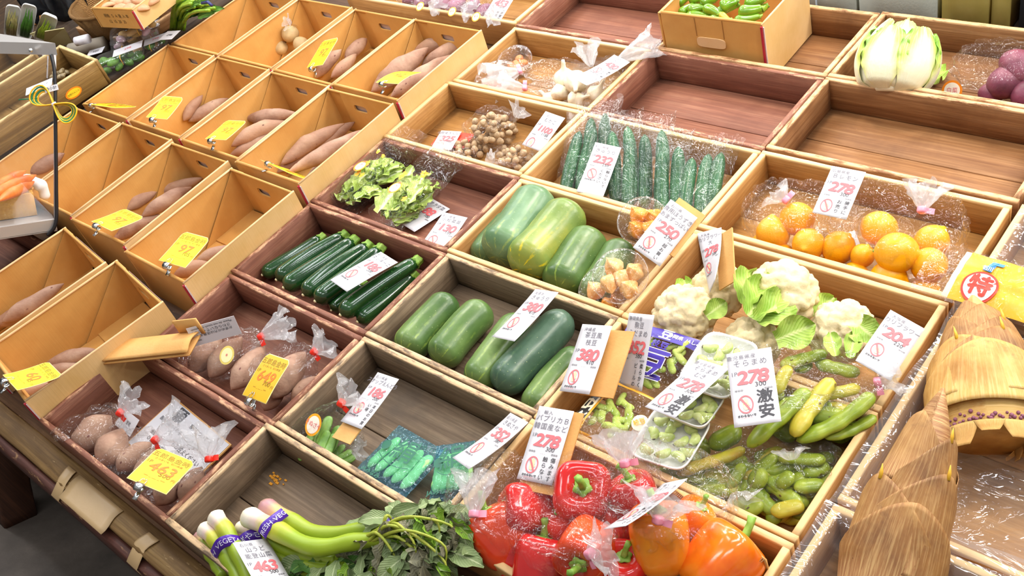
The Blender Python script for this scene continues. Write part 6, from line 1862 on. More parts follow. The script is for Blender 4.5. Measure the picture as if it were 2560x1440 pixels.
for k, (th0, wid, v1, off, frill) in enumerate(((0, 1.9, 0.94, 0.0, 0.05), (1.1, 1.7, 0.97, 0.004, 0.08), (-1.1, 1.8, 0.92, 0.004, 0.08), (2.3, 1.6, 0.98, 0.006, 0.1), (-2.3, 1.6, 0.98, 0.006, 0.1), (3.14, 1.6, 0.95, 0.002, 0.1), (0.45, 1.35, 0.80, 0.010, 0.05), (-0.6, 1.35, 0.86, 0.012, 0.06), (-1.6, 1.3, 0.9, 0.014, 0.12), (1.65, 1.3, 0.88, 0.013, 0.12), (0.0, 0.9, 1.03, -0.012, 0.1))):
    def fn(u, v, th0=th0, wid=wid, v1=v1, off=off, frill=frill, k=k):
        s_ = v * v1
        q = (2 * u - 1)
        prof = (math.sin(PI * min(1.0, 0.12 + 0.80 * s_)) ** 0.55) * (1.0 - 0.10 * s_)
        if s_ < 0.06: prof *= (s_ / 0.06) ** 0.4 * 0.9 + 0.1 if s_ > 0 else 0.55
        nar = 0.42 + 0.58 * math.sin(PI * min(1, 0.1 + 0.62 * v))
        th = th0 + q * wid * 0.5 * nar * (1 - 0.25 * v ** 4)
        rk = prof + off / 0.09 + 0.04 * (1 - q * q) * (1 - v)
        fr = frill * v ** 3 * (math.sin(q * 11 + k) * 0.5 + math.sin(q * 23 + v * 9 + k) * 0.4)
        edge = 0.10 * abs(q) ** 4 * v * (0.6 + 0.6 * math.sin(v * 26 + k))
        rk = rk + fr * 0.6 + edge
        return (s_ * Ln * (1.04 - 0.10 * q * q * v) + fr * 0.02, math.sin(th) * nrx * rk, math.cos(th) * nrz * rk)
    MB().grid(26, 34, fn).build('leaf', NAPA, nc, uv=True)
MB().lathe([(0.001, -0.004), (0.035, -0.003), (0.045, 0.004), (0.05, 0.02)], 20, m=RY(90)).build('root_end', plain('cabbage_root', '#e8e4c8', 0.6), nc)
ol = leaf(MB(), nc.matrix_world.inverted() @ S @ (lambda b, q: (lambda y, u: (lambda x: Matrix((x, y, x.cross(y))).transposed().to_4x4())(y.cross(u).normalized()))((q - b).normalized(), (Vector(eye) - b).normalized()))(at(2318, 205, -.07), at(2350, 150, -.05)) , 0.001, 0.001)
ol = MB()
bpt, qpt = at(2325, 210, -.075), at(2352, 140, -.055)
yv = (qpt - bpt).normalized(); up_ = (Vector(eye) - bpt).normalized(); xv = yv.cross(up_).normalized()
lm = Matrix((xv, yv, xv.cross(yv))).transposed().to_4x4(); lm.translation = bpt
leaf(ol, (cm_ @ T(-Ln / 2, 0, 0)).inverted() @ lm, 0.085, 0.065, 0.4, 0.25, 4, 10, 12, 0.2, 0.6)
ol.build('outer_leaf', LEAF_C, nc, uv=True)
sk = at(2380, 226, FLOOR_W + 0.025)
stk = empty('round_sticker', T(*sk) @ RX(62) @ RZ(8), 'orange-rimmed round paper sticker on the floor of the cabbage crate', 'sticker')
round_sticker('#f4ead8', '#f08a1c', '白菜')(stk, Vector((0, 0, 0)), Vector((0, 0, 1)), 0.026)
BEET = veg_mat('purple_root_skin', [(0.3, '#5a2438'), (0.55, '#7d3a50'), (0.8, '#9c5c6c')], 16, 0.45, bump=0.25)
for i, (x, y, w, rp, lab) in enumerate(((2520, 205, -.03, 48, 'purple root at the front of the bag at the right edge'), (2545, 165, .0, 46, 'purple root on top in the bag at the right edge'), (2478, 235, -.06, 30, 'small purple root at the left of the bag at the right edge'), (2570, 235, -.05, 46, 'purple root at the photo\'s right edge'))):
    lump('purple_root', at(x, y, w), px_r(rp, x, y, w), BEET, lab, 'root vegetable', 'purple roots in one bag', i + 3, (1.1, 0.9, 0.9))
bag(at(2530, 222, -.09), (0.15, 0.10, 0.17), at(2600, 120, .06), at(2630, 100, .08), 'big clear bag of purple roots at the right edge', None, 81, tuft_w=0.03)

# ------------------------------------------------------------ box of green eggplants
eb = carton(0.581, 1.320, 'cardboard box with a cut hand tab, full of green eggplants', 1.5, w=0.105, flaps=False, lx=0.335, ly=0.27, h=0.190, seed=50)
eb['group'] = ''
del eb['group']
tabm = MB()
N = 24
pts = []
for k in range(N):
    th = 2 * PI * k / N
    pts.append((0.165 + 0.047 * math.copysign(abs(math.cos(th)) ** 0.4, math.cos(th)), -0.004, -0.078 + 0.016 * math.copysign(abs(math.sin(th)) ** 0.5, math.sin(th))))
tabm.add(pts + [(x, y + 0.003, z) for x, y, z in pts], [tuple(range(N)), tuple(range(2 * N - 1, N - 1, -1))] + [(k, N + k, N + (k + 1) % N, (k + 1) % N) for k in range(N)])
tabm.build('hand_tab', CARD_EDGE, eb, smooth=False)
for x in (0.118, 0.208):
    MB().box(x, -0.0012, -0.062, x + 0.0012, 0.0, -0.002).build('tab_slit', plain('slit_shade', '#8a5c28', 0.7), eb, smooth=False)  # shade inside the cut, put in as a thin brown strip
GEGG = veg_mat('green_eggplant_skin', [(0.3, '#47700e'), (0.55, '#658f18'), (0.8, '#8cae2e')], 10, 0.18, coat=0.4, bump=0.05)
def eggplant(p, q, r, label, seed=0, mat=None):
    m = along(p, q, seed * 33)
    L = (Vector(q) - Vector(p)).length
    e = empty('green_eggplant', m, label, 'eggplant', 'green eggplants in the cardboard box')
    path, rad = [], []
    for i in range(21):
        s_ = i / 20
        path.append(((s_ - 0.5) * L, 0.07 * L * math.sin(s_ * PI), 0))
        k = min(1, (1 - (1 - min(s_ / 0.25, 1)) ** 2.2) ** 0.5) * (1 - 0.45 * max(0, (s_ - 0.3) / 0.7)) * (1 if s_ < 0.97 else 0.7)
        rad.append(max(0.04 * r, r * k))
    MB().sweep(path, rad, 18, lambda th, t: 1 + 0.012 * math.cos(4 * th + seed)).build('skin', mat or GEGG, e)
    MB().sweep([(0.46 * L, 0.003, 0), (0.52 * L, 0, 0), (0.60 * L, -0.003, 0.002)], [r * 0.62, r * 0.3, r * 0.18], 10, lambda th, t: 1 + 0.2 * math.cos(5 * th) * (1 - t)).build('stem', GREENSTEM, e)
EG = [(1700, 35, 1735, 12, .07, 12), (1718, 30, 1765, 20, .07, 15), (1760, 22, 1800, 38, .075, 14), (1750, 10, 1790, -2, .08, 16), (1800, 20, 1840, 5, .085, 17), (1790, 30, 1845, 12, .075, 12), (1845, 30, 1905, 20, .085, 18), (1835, 48, 1900, 40, .075, 12), (1860, 8, 1910, -4, .09, 15), (1800, 34, 1822, 50, .08, 9), (1722, 2, 1770, -10, .08, 15), (1692, 12, 1720, -6, .07, 13), (1812, -10, 1860, -12, .09, 15), (1890, 5, 1930, -15, .085, 14), (1715, 40, 1775, 44, .06, 12), (1775, 46, 1830, 52, .06, 12), (1880, 35, 1915, 15, .06, 14), (1680, 22, 1700, 40, .04, 10)]
EGL = ['at the left front corner', 'second at the front left', 'with its stem hanging over the front', 'behind the front left ones', 'big and glossy in the middle', 'striped, lying slantwise in the middle', 'big and glossy at the right front', 'lying along the front right edge', 'at the back right', 'small and yellow at the front', 'at the back left', 'at the left wall', 'at the back in the middle', 'at the right wall', 'under the front left ones', 'low in the middle of the front', 'under the big right front one', 'alone in the left corner']
for i, (x0, y0, x1, y1, w, rp) in enumerate(EG):
    eggplant(at(x0, y0, w), at(x1, y1, w), px_r(rp, x0, y0, w), 'green eggplant ' + EGL[i] + ' of the cardboard box', i, POD_Y if i in (9,) else None)

# ------------------------------------------------------------ bamboo shoots
def sheath_mat(name, a, b, c, edge):
    t = NT(name)
    tc = t.n('ShaderNodeTexCoord'); sp = t.n('ShaderNodeSeparateXYZ')
    t.l(tc.outputs['UV'], sp.inputs[0])
    mp = t.n('ShaderNodeMapping'); mp.inputs['Scale'].default_value = (55, 1.2, 1)
    t.l(tc.outputs['UV'], mp.inputs['Vector'])
    fib = t.noise(mp.outputs[0], 1.0, 4, 0.7)
    big = t.noise(t.coords(), 12, 4, 0.6)
    col = t.ramp(big, [(0.3, lin(a)), (0.5, lin(b)), (0.72, lin(c))])
    low = t.ramp(sp.outputs[1], [(0.0, 1.0), (0.45, 0.0)])
    col = t.mix(t.math('MULTIPLY', low, 0.55), col, lin(edge))
    lines = t.ramp(fib, [(0.46, 0.0), (0.62, 1.0)])
    col = t.mix(t.math('MULTIPLY', lines, t.math('ADD', t.math('MULTIPLY', low, 0.5), 0.28)), col, lin('#e0bc80'))
    hair = t.ramp(t.noise(t.coords(), 40, 5, 0.7), [(0.55, 0.0), (0.75, 1.0)])
    col = t.mix(t.math('MULTIPLY', hair, t.math('MULTIPLY', t.ramp(sp.outputs[1], [(0.4, 0.0), (0.8, 1.0)]), 0.6)), col, lin('#6a4426'))
    return t.pbr(col, 0.55, t.bump(fib, 0.5, 0.004), 0.35, sss=0.05)
SHEATH = sheath_mat('bamboo_sheath', '#6e4622', '#916334', '#b0834a', '#bd8862')
SHEATH_Y = sheath_mat('yellow_bamboo_sheath', '#a27030', '#c0904a', '#d6b06a', '#d8b468')
YTIP = plain('yellow_tip', '#e2b032', 0.5)
def bamboo(base, tip, r, label, seed=0, n=9, yellow=False, flat=0.8):
    m = along(base, tip, 0, up=tuple((Vector(eye) - Vector(base)).normalized()))
    L = (Vector(tip) - Vector(base)).length
    e = empty('bamboo_shoot', m @ T(-L / 2, 0, 0), label, 'bamboo shoot', None)
    R = lambda s_: r * max(0.02, (1 - max(0, s_) ** 2.1)) ** 0.85 * (0.86 + 0.14 * min(1, s_ / 0.15))
    MB().sweep([(L * i / 20, 0, 0) for i in range(21)], [R(i / 20) * 0.94 for i in range(21)], 26, flat=flat, up=(0, 0, 1)).build('core', SHEATH_Y if yellow else SHEATH, e, uv=True)
    for k in range(n):
        s0 = 0.0 + 0.60 * k / n + (0.0 if not yellow else 0.13)
        s1 = min(1.02, s0 + 0.42 - 0.012 * k)
        th0 = (0.75 if k % 2 else -0.6) + 0.35 * math.sin(2.3 * k + seed) + (PI * (k % 5 == 3)) + 0.15 * math.sin(k + seed)
        def fn(u, v, s0=s0, s1=s1, th0=th0, k=k):
            q = 2 * u - 1
            top = 1 - abs(q) ** 1.6 * 0.62
            s_ = s0 + (s1 - s0) * v * top
            th = th0 + q * 1.75 * (1 - 0.15 * v)
            rr_ = R(s_) * (1.0 + 0.02 * (n - k) / n + 0.02 * v) + 0.0065 * (n - k) / n + 0.004 * v * v + 0.0015 * math.sin(q * 9 + k)
            return (s_ * L, math.sin(th) * rr_, math.cos(th) * rr_ * flat)
        o = MB().grid(20, 16, fn).build('sheath', SHEATH_Y if yellow and k < 2 else SHEATH, e, uv=True, thick=0.0012)
        if k in (1, 2, 4):
            c_ = Vector(fn(0.5, 0.99))
            MB().sweep([c_ + Vector((-0.008, 0, 0)), c_ + Vector((0.004, 0.001, 0.003)), c_ + Vector((0.016, 0.003, 0.008))], [0.0035, 0.0028, 0.0005], 8).build('sheath_tip', YTIP, o)
    if yellow:
        for k in range(7):
            th1 = -1.5 + 0.5 * k
            def fl_(u, v, th1=th1, k=k):
                th = th1 + (u - 0.5) * 0.62 * (1 - 0.55 * v)
                rr_ = R(0.02) * 0.955 + 0.004 + 0.010 * v * v * (1 + 0.5 * math.sin(k * 2.3))
                return ((0.022 - 0.16 * v * (0.8 + 0.3 * math.sin(k * 1.7))) * L, math.sin(th) * rr_, math.cos(th) * rr_ * flat)
            MB().grid(6, 8, fl_).build('root_fringe', SHEATH_Y, e, uv=True, thick=0.001)
        bump = MB()
        for k in range(44):
            th = -1.25 + 2.5 * ((k * 0.618) % 1)
            s_ = 0.03 + 0.035 * ((k * 0.37) % 1) + (0.02 if k % 5 == 0 else 0)
            rr_ = R(s_) * 0.945
            c_ = Vector((s_ * L, math.sin(th) * rr_, math.cos(th) * rr_ * flat))
            q = 0.0022 + 0.0022 * ((k * 0.71) % 1)
            bump.lathe([(max(1e-4, math.sin(PI * i / 6)) * q, -math.cos(PI * i / 6) * q) for i in range(7)], 8, m=T(*c_))
        bump.build('root_bumps', plain('root_bump', '#8e5568', 0.5), e)
    return e
bamboo(at(2205, 1490, -.01), at(2358, 970, .135), 0.074, 'brown bamboo shoot in front with pink-edged striped sheaths, its tip up', 1, 6)
bamboo(at(2480, 1100, .0), at(2432, 738, .06), 0.098, 'pale broad bamboo shoot with a row of purple root bumps', 2, 9, True)
bamboo(at(2620, 1130, -.05), at(2590, 900, -.02), 0.06, 'bamboo shoot cut by the photo\'s right edge', 3, 7, True)

# clear liners drooping over the crates of the shoots
def liner(a0, b0, a1, b1, label, seed, depth=0.07):
    xs, ys = (1.742, 2.334), (-0.393, 0.094, 0.117, 0.658, 0.687, 0.958)
    def fn(u, v):
        e_ = min(u, 1 - u, v, 1 - v) * 2
        q = min(1, e_ * 3.2)
        a, b = a0 + (a1 - a0) * u, b0 + (b1 - b0) * v
        w = 0.006 - depth * q * q * (3 - 2 * q)
        w += 0.022 * nz((a * 7, b * 7, seed), 1, seed) * (0.35 + q) + 0.030 * (1 - abs(nz((a * 5 + b * 3, b * 9 - a * 4, seed), 1, seed + 2)) * 2.2) ** 3 * q
        wall = min(abs(a - c_) for c_ in xs) < 0.024 or min(abs(b - c_) for c_ in ys) < 0.024
        if wall: w = max(w, 0.003)
        return (a + 0.012 * nz((a * 9, b * 9, 1), 1, seed + 5), b + 0.012 * nz((a * 9, b * 9, 4), 1, seed + 6), max(w, 0.003) if q < 0.2 else w)
    return tag(MB().grid(60, 60, fn).build('clear_liner', LINER, m=Matrix.Identity(4)), label, 'plastic sheet')
LINER = film('clear_liner', milky=0.12, gloss=0.09, bump=0.7, scale=7, rough=0.05, stretch=(0.5, 1.4, 1))
liner(1.725, -0.42, 2.36, 0.10, 'crumpled clear plastic sheet lining the near bamboo shoot crate', 3)
liner(1.728, 0.10, 2.36, 0.66, 'crumpled clear plastic sheet lining the pale bamboo shoot crate', 4)
liner(1.745, 0.69, 2.32, 0.955, 'clear plastic sheet in the tan crate right of the lemons', 5, 0.06)
PURPLER = veg_mat('purple_dark_skin', [(0.3, '#3a2030'), (0.6, '#5c3a4e'), (0.8, '#7a566a')], 12, 0.4)
lump('purple_root', at(2545, 905, -.06), 0.05, PURPLER, 'dark purple root under film at the right edge, beside the pale bamboo shoot', 'root vegetable', None, 9)
# yellow pouch on top
pm, pw, ph = quad_frame(at(2440, 645, .075), at(2700, 700, .09), at(2680, 860, .05), at(2395, 745, .05))
pc = empty('yellow_pouch', pm, 'clear pouch with a yellow label marked 石川 and a red-ringed 特 above the bamboo shoots', 'pouch')
fP = lambda u, v: ((u - 0.5) * pw * 1.4 - 0.05, (v - 0.5) * ph * 1.1, 0.014 * (max(0, math.sin(PI * u)) ** 0.5) * (max(0, math.sin(PI * v)) ** 0.5) + 0.004 * nz((u * 7, v * 7, 3), 1, 8))
MB().grid(24, 18, fP).build('film_front', FILM, pc)
MB().grid(16, 12, lambda u, v: (fP(u, v)[0], fP(u, v)[1], -fP(u, v)[2])).build('film_back', FILM, pc)
YL = plain('yellow_pouch_print', '#f6b40a', 0.4)
surf_patch(fP, 0.27, 0.05, 0.98, 0.95, -0.002, 14, 12).build('yellow_label', YL, pc)
surf_patch(fP, 0.23, 0.06, 0.27, 0.94, -0.002, 3, 12).build('cream_margin', CREAMP, pc)
PW = pw * 1.4; PH = ph * 1.1
N = 32
for rad, col, nm, lf in ((0.034, plain('stamp_red', '#d8392a', 0.4), 'stamp_ring', 0.0012), (0.0295, WHITEP, 'stamp_field', 0.0018)):
    sm = MB()
    c0 = (0.44, 0.36)
    pts = [fP(c0[0] + rad * math.cos(2 * PI * k / N) / PW, c0[1] + rad * math.sin(2 * PI * k / N) / PH) for k in range(N)]
    q0 = fP(*c0)
    sm.add([(q0[0], q0[1], q0[2] + lf)] + [(p[0], p[1], p[2] + lf) for p in pts], [(0, 1 + k, 1 + (k + 1) % N) for k in range(N)])
    sm.build(nm, col, pc)
surf_text(fP, PW, PH, '特', 0.046, 0.44, 0.36, 0, 0.0018, 0.0026).build('stamp_letter', MATS['stamp_red'], pc, smooth=False)
BLUEL = plain('logo_blue', '#1c78b8', 0.4)
lg = MB()
for poly in (((0.40, 0.66), (0.46, 0.66), (0.475, 0.86), (0.435, 0.86)), ((0.435, 0.80), (0.435, 0.86), (0.52, 0.86), (0.515, 0.80))):
    lg.add([(lambda p: (p[0], p[1], p[2] + 0.0016))(fP(*q)) for q in poly], [(0, 1, 2, 3)])
lg.build('blue_logo', BLUEL, pc, smooth=False)
surf_text(fP, PW, PH, '石川', 0.010, 0.432, 0.70, 0, 0.0004, 0.0024).build('logo_letters', WHITEP, pc, smooth=False)

# ------------------------------------------------------------ bags of purple sweet potatoes at the back
PSP = veg_mat('purple_sweet_potato', [(0.3, '#7a4a5e'), (0.55, '#9c6a7e'), (0.8, '#b98a9a')], 14, 0.5, bump=0.3)
for i, (x0, y0, x1, y1, lab) in enumerate(((1040, 18, 1080, -8, 'at the left end'), (1085, 22, 1120, -6, 'second from the left'), (1120, 28, 1160, 2, 'in the middle'), (1160, 35, 1195, 5, 'right of the middle'), (1195, 45, 1225, 15, 'beside the 453 tag'), (1010, 5, 1045, -15, 'behind the left end'))):
    potato(at(x0, y0, -.03), at(x1, y1, -.02), 0.026, 'purple sweet potato %s of the bagged row behind the boxes' % lab, i + 90, PSP, 'bagged purple sweet potatoes')
for i, (x, y, lab) in enumerate(((1060, 12, 'left clear bag of purple sweet potatoes behind the boxes'), (1140, 25, 'middle clear bag of purple sweet potatoes behind the boxes'), (1200, 38, 'right clear bag of purple sweet potatoes by the 453 tag'))):
    bag(at(x, y, -.08), (0.10, 0.085, 0.12), at(x + 15, y - 5, .03), at(x + 40, y, .05), lab, None, 90 + i, tuft_w=0.03, sticker=(at(x - 10, y + 4, .035), (0, -0.5, 0.85), 0.018, round_sticker('#fbe8c8', '#f2a020', '紫芋')))
# ------------------------------------------------------------ the neighbouring display on the left
EYE_W = cam.matrix_world.translation.copy()
CAM_R = cam.matrix_world.to_3x3()
def atz(x, y, z):
    """the point of the level plane at height z that stands at photo position x, y"""
    d = CAM_R @ Vector(((x - 1280) / CF, -(y - 720) / CF, -1.0))
    return EYE_W + d * ((z - EYE_W.z) / d.z)
NW = 0.03
nt = empty('side_table', T(-2.4, 0.4, NW), 'dark wooden table left of the cardboard boxes carrying crates, trays and a basket', 'table')
DARKW = wood('dark_table_wood', 1, '#2e2018', '#46331f', '#5c4530', '#8d6540', wear=0.0)
MB().board(-1.3, -0.65, -0.04, 0.94, 1.5, -0.002, 0, 4, 0.0004, seed=41).build('tabletop', DARKW, nt)
for (lx, ly) in ((-1.2, -0.55), (0.88, -0.55), (-1.2, 1.4), (0.88, 1.4)):
    wp = nt.matrix_world @ Vector((lx, ly, -0.04))
    m = MB().board(-0.035, -0.035, 0, 0.035, 0.035, wp.z - 0.004, 2, 4, 0.0005, seed=3)
    m.tr(nt.matrix_world.inverted() @ Matrix.Translation((wp.x, wp.y, 0)))
    m.build('leg', legwood, nt)

W_OLIVE = wood_pair('olive_wood', '#6b4e24', '#8e6c38', '#a98850', '#d9bd88', wear=0.7, stain='#5a4220')
pr_, pl_ = at(243, 147, .135), at(142, 120, .135)
ang = math.degrees(math.atan2((pr_ - pl_).y, (pr_ - pl_).x))
crate(T(*pr_) @ RZ(-3) @ T(-0.33, -0.60, 0), 0.33, 0.60, W_OLIVE, 'worn olive-brown crate with an orange oval sticker, left of the cardboard boxes', 301)
crate(T(-2.14, -0.16, 0.135), 0.32, 0.60, W_OLIVE, 'olive-brown crate at the far left photo edge', 311)
ov = empty('oval_sticker', S @ T(*at(208, 217, .10)), 'orange and yellow oval sticker on the olive-brown crate', 'sticker', world_space=True)
cp = T(*pr_) @ RZ(-3) @ T(0.0016, -0.145, -0.058) @ RZ(90) @ RX(90)
ov.matrix_world = S @ cp
om = MB()
N = 28
om.add([(0, 0, 0)] + [(0.034 * math.cos(2 * PI * k / N), 0.02 * math.sin(2 * PI * k / N), 0) for k in range(N)], [(0, 1 + k, 1 + (k + 1) % N) for k in range(N)], 0)
om.add([(0, 0, 0.0005)] + [(0.028 * math.cos(2 * PI * k / N), 0.0145 * math.sin(2 * PI * k / N), 0.0005) for k in range(N)], [(0, 1 + k, 1 + (k + 1) % N) for k in range(N)], 1)
write(om, '加賀れんこん', 0.0085, 0, 0, 0.001, mi=2)
om.build('oval', [plain('sticker_orange', '#f08a1c', 0.4), plain('sticker_yellow', '#f6d02a', 0.4), OLIVE], ov, smooth=False)
def small_tag(tl, tr_, br, bl, label, lines, tilt=0):
    return sheet_thing('price_tag', (tl, tr_, br, bl), label, 'price tag', PAPER, lines)
small_tag(at(115, 138, .13), at(128, 143, .13), at(112, 193, .06), at(95, 188, .06), 'white price tag leaning inside the olive-brown crate', [('278', 0.03, 0.5, 0.35, 0.0006, -60), ('れんこん', 0.014, 0.5, 0.75, 0, -60)])
small_tag(at(60, 222, .138), at(125, 198, .138), at(135, 208, .138), at(70, 238, .138), 'white card lying on the front rim of the olive-brown crate', [('さわらないで', 0.012, 0.5, 0.5, 0)])
CLAM = veg_mat('tiny_shellfish', [(0.3, '#6a5a42'), (0.55, '#8f7c58'), (0.8, '#b5a478')], 50, 0.5)
rr = random.Random(77)
SHELLS = [(148 + rr.uniform(-16, 26), 180 + rr.uniform(-6, 14)) for k in range(14)]
for k, (x, y) in enumerate(SHELLS):
    lump('small_bulb', at(x, y, .055 + 0.012 * (k % 3)), 0.013, CLAM, 'small brown-green bulb heaped in the corner of the olive-brown crate', 'bulb', 'small bulbs in the olive-brown crate', k, (1.5, 0.8, 0.7), 0.2, 10)

# white trays with long greens standing at the left
TRAYG = [veg_mat('tray_greens', [(0.3, '#8a9a4a'), (0.55, '#b2a866'), (0.8, '#cdbf8a')], 30, 0.5), LEAF_D, veg_mat('bright_greens', [(0.3, '#8fb82a'), (0.55, '#aacb3c'), (0.8, '#d4dc6a')], 30, 0.5)]
for k, (x0, y0, x1, y1, wpx, lab) in enumerate(((28, 95, 34, 15, 34, 'leftmost white tray with long brown-green sprouts'), (58, 100, 75, 12, 34, 'white tray of dark green sprouts, second from the photo edge'), (102, 105, 126, 40, 36, 'white tray of bright green stalks leaning to the right'))):
    p, q = at(x0, y0, .06), at(x1, y1, .21)
    m = along(p, q, 0, up=tuple((Vector(eye) - p).normalized()))
    L = (q - p).length
    hw = wpx / 2 / 560
    e = empty('white_tray', m, lab, 'tray', 'white trays of greens')
    mb = MB()
    rings = [(0.02, -0.014), (0.8, -0.014), (0.86, -0.012), (0.95, 0.0), (1.0, 0.001), (1.0, -0.003), (0.9, -0.016), (0.02, -0.018)]
    K = 36
    vs = []
    for q_, z in rings:
        for j in range(K):
            c, s_ = math.cos(2 * PI * j / K), math.sin(2 * PI * j / K)
            vs.append((L / 2 * q_ * math.copysign(abs(c) ** 0.3, c), hw * q_ * math.copysign(abs(s_) ** 0.4, s_), z))
    mb.add(vs, [(i * K + j, i * K + (j + 1) % K, (i + 1) * K + (j + 1) % K, (i + 1) * K + j) for i in range(len(rings) - 1) for j in range(K)])
    mb.build('tray_body', FOAM, e)
    gm = MB()
    for j in range(16):
        y = rr.uniform(-.6, .6) * hw
        x0_ = -L * 0.42
        x1_ = L * rr.uniform(0.1, 0.40)
        gm.sweep([(x0_, y, -0.006), ((x0_ + x1_) / 2, y + rr.uniform(-.006, .006), 0.0), (x1_, y * 0.7 + rr.uniform(-.006, .006), 0.002)], [0.0035, 0.004, 0.001], 6)
    tag(gm.build('sprouts', TRAYG[k], e), None, None, None, 'stuff')

# cream cardboard flap, paper roll, white roll
CREAMB = cardboard('cream_board', '#dcd09a', '#cfc388', '#e6dcae')
fl3 = empty('open_carton', T(*at(150, 112, NW)), 'cream cardboard carton lid standing open behind the olive-brown crate', 'box')
c0 = at(150, 112, NW)
loc_ = lambda x, y, w: at(x, y, w) - c0
def quad(mb, *pts): return mb.add([tuple(p) for p in pts], [(0, 1, 2, 3)])
quad(MB(), loc_(110, 112, .04), loc_(185, 112, .04), loc_(160, 70, .15), loc_(112, 78, .14)).build('lid', CREAMB, fl3, thick=0.004, smooth=False)
quad(MB(), loc_(75, 84, .10), loc_(115, 112, .04), loc_(125, 92, .08), loc_(100, 75, .12)).build('side_flap', CREAMB, fl3, thick=0.004, smooth=False)
def roll(p, q, r, mat, label, name='paper_roll', cat='paper roll'):
    p, q = Vector(p), Vector(q)
    c = (p + q) / 2
    e = empty(name, T(*c), label, cat)
    MB().sweep([p - c, (p - c) * 0.3, (q - c) * 0.3, q - c], [r] * 4, 22).build('roll', mat, e)
    MB().sweep([p - c - (q - p).normalized() * 0.001, p - c], [r * 0.5, r * 0.5], 16).build('core', plain('roll_core', '#6a5c48', 0.8), e)
roll(at(178, 126, .075), at(262, 108, .075), 0.028, plain('grey_paper', '#9a8f80', 0.7), 'grey-brown rolled paper behind the olive-brown crate')
roll(at(190, 104, .13), at(222, 96, .13), 0.018, plain('white_paper', '#dcd8e0', 0.6), 'small white paper roll on the cream carton')

# black vinyl, wooden tray, basket and mushroom carton
BLACKV = plain('black_vinyl', '#15171c', 0.25, bump=0.4, bscale=12)
bv = MB().grid(30, 12, lambda u, v: tuple(at(20 + 190 * u, 82 - 4 * v, .07) + Vector((0.02 * math.sin(u * 19), 0.10 + 0.03 * math.sin(u * 23 + v * 4), 0.01 + 0.30 * v + 0.02 * math.sin(u * 31)))))
tag(bv.build('black_sheet', BLACKV, m=Matrix.Identity(4), thick=0.002), 'black vinyl sheet hanging behind the white trays', 'plastic sheet')
for (x, y, w, s_, lab) in ((85, 40, .06, .028, 'small orange-brown box before the black sheet'), (160, 35, .05, .022, 'small white box before the black sheet'), (140, 30, .05, .018, 'tiny pale box before the black sheet')):
    p = at(x, y, w)
    e = empty('small_box', T(*p) @ RZ(20), lab, 'box')
    mt = plain('box_' + lab.split()[1], {'orange-brown': '#c88a48', 'white': '#d6d2cc', 'pale': '#cfb8a4'}[lab.split()[1]], 0.5)
    MB().box(-s_, -s_, NW - w + 0.001, s_, s_, s_).build('carton_body', mt, e, smooth=False)
    MB().box(-s_ - 0.002, -s_ - 0.002, s_ - 0.008, s_ + 0.002, s_ + 0.002, s_ + 0.003).build('box_lid', mt, e, smooth=False)
def wicker():
    t = NT('wicker')
    w1 = t.n('ShaderNodeTexWave'); w1.inputs['Scale'].default_value = 160; w1.inputs['Distortion'].default_value = 3
    t.l(t.coords((1, 1, 1), rnd=False), w1.inputs['Vector'])
    c = t.ramp(w1.outputs['Fac'], [(0.2, lin('#6e4622')), (0.6, lin('#a87840')), (0.9, lin('#c79a5e'))])
    return t.pbr(c, 0.6, t.bump(w1.outputs['Fac'], 0.8, 0.006), 0.3)
WICKER = wicker()
bk_ = at(285, 85, .05)
wb = empty('wicker_basket', T(bk_.x + 0.02, bk_.y + 0.075, NW + 0.022), 'round wicker basket standing in a flat wooden tray', 'basket')
MB().lathe([(0.001, 0.004), (0.13, 0.0), (0.155, 0.02), (0.175, 0.08), (0.19, 0.135), (0.182, 0.137), (0.165, 0.08), (0.145, 0.022), (0.12, 0.01), (0.001, 0.012)], 48, lambda th, t: 1 + 0.012 * math.cos(24 * th)).build('woven_body', WICKER, wb)
MB().sweep([(0.187 * math.cos(k * PI / 24), 0.187 * math.sin(k * PI / 24), 0.137) for k in range(49)], [0.007] * 49, 8, lambda th, t: 1 + 0.15 * math.sin(t * 190)).build('rim', WICKER, wb)
crate(T(bk_.x - 0.20, bk_.y - 0.055, NW + 0.055), 0.44, 0.36, W_BROWN, 'flat red-brown wooden tray under the wicker basket', 321, h=0.05)
mc = carton(0, 0, 'low cardboard carton of shiitake mushrooms with a cream rim and printed numbers', 0, w=0, flaps=False, lx=0.25, ly=0.19, h=0.08, seed=60)
del mc['group']
mo = at(228, 22, .25)
mc.matrix_world = S @ T(mo.x, mo.y, .25) @ RZ(10)
pm_ = MB()
write(pm_, '規格  Ｓ Ａ 量 入 本', 0.017, 0.13, -0.028, 0.0008)
write(pm_, '12  15  20  25', 0.018, 0.12, -0.052, 0.0008)
pm_.v = [(x, -0.0014, y) for x, y, z in pm_.v]
pm_.build('printed_letters', plain('dark_brown_ink', '#4a3418', 0.6), mc, smooth=False)
SHII = veg_mat('shiitake_cap', [(0.3, '#b5825a'), (0.55, '#d0a078'), (0.8, '#e2bc98')], 20, 0.5, bump=0.2)
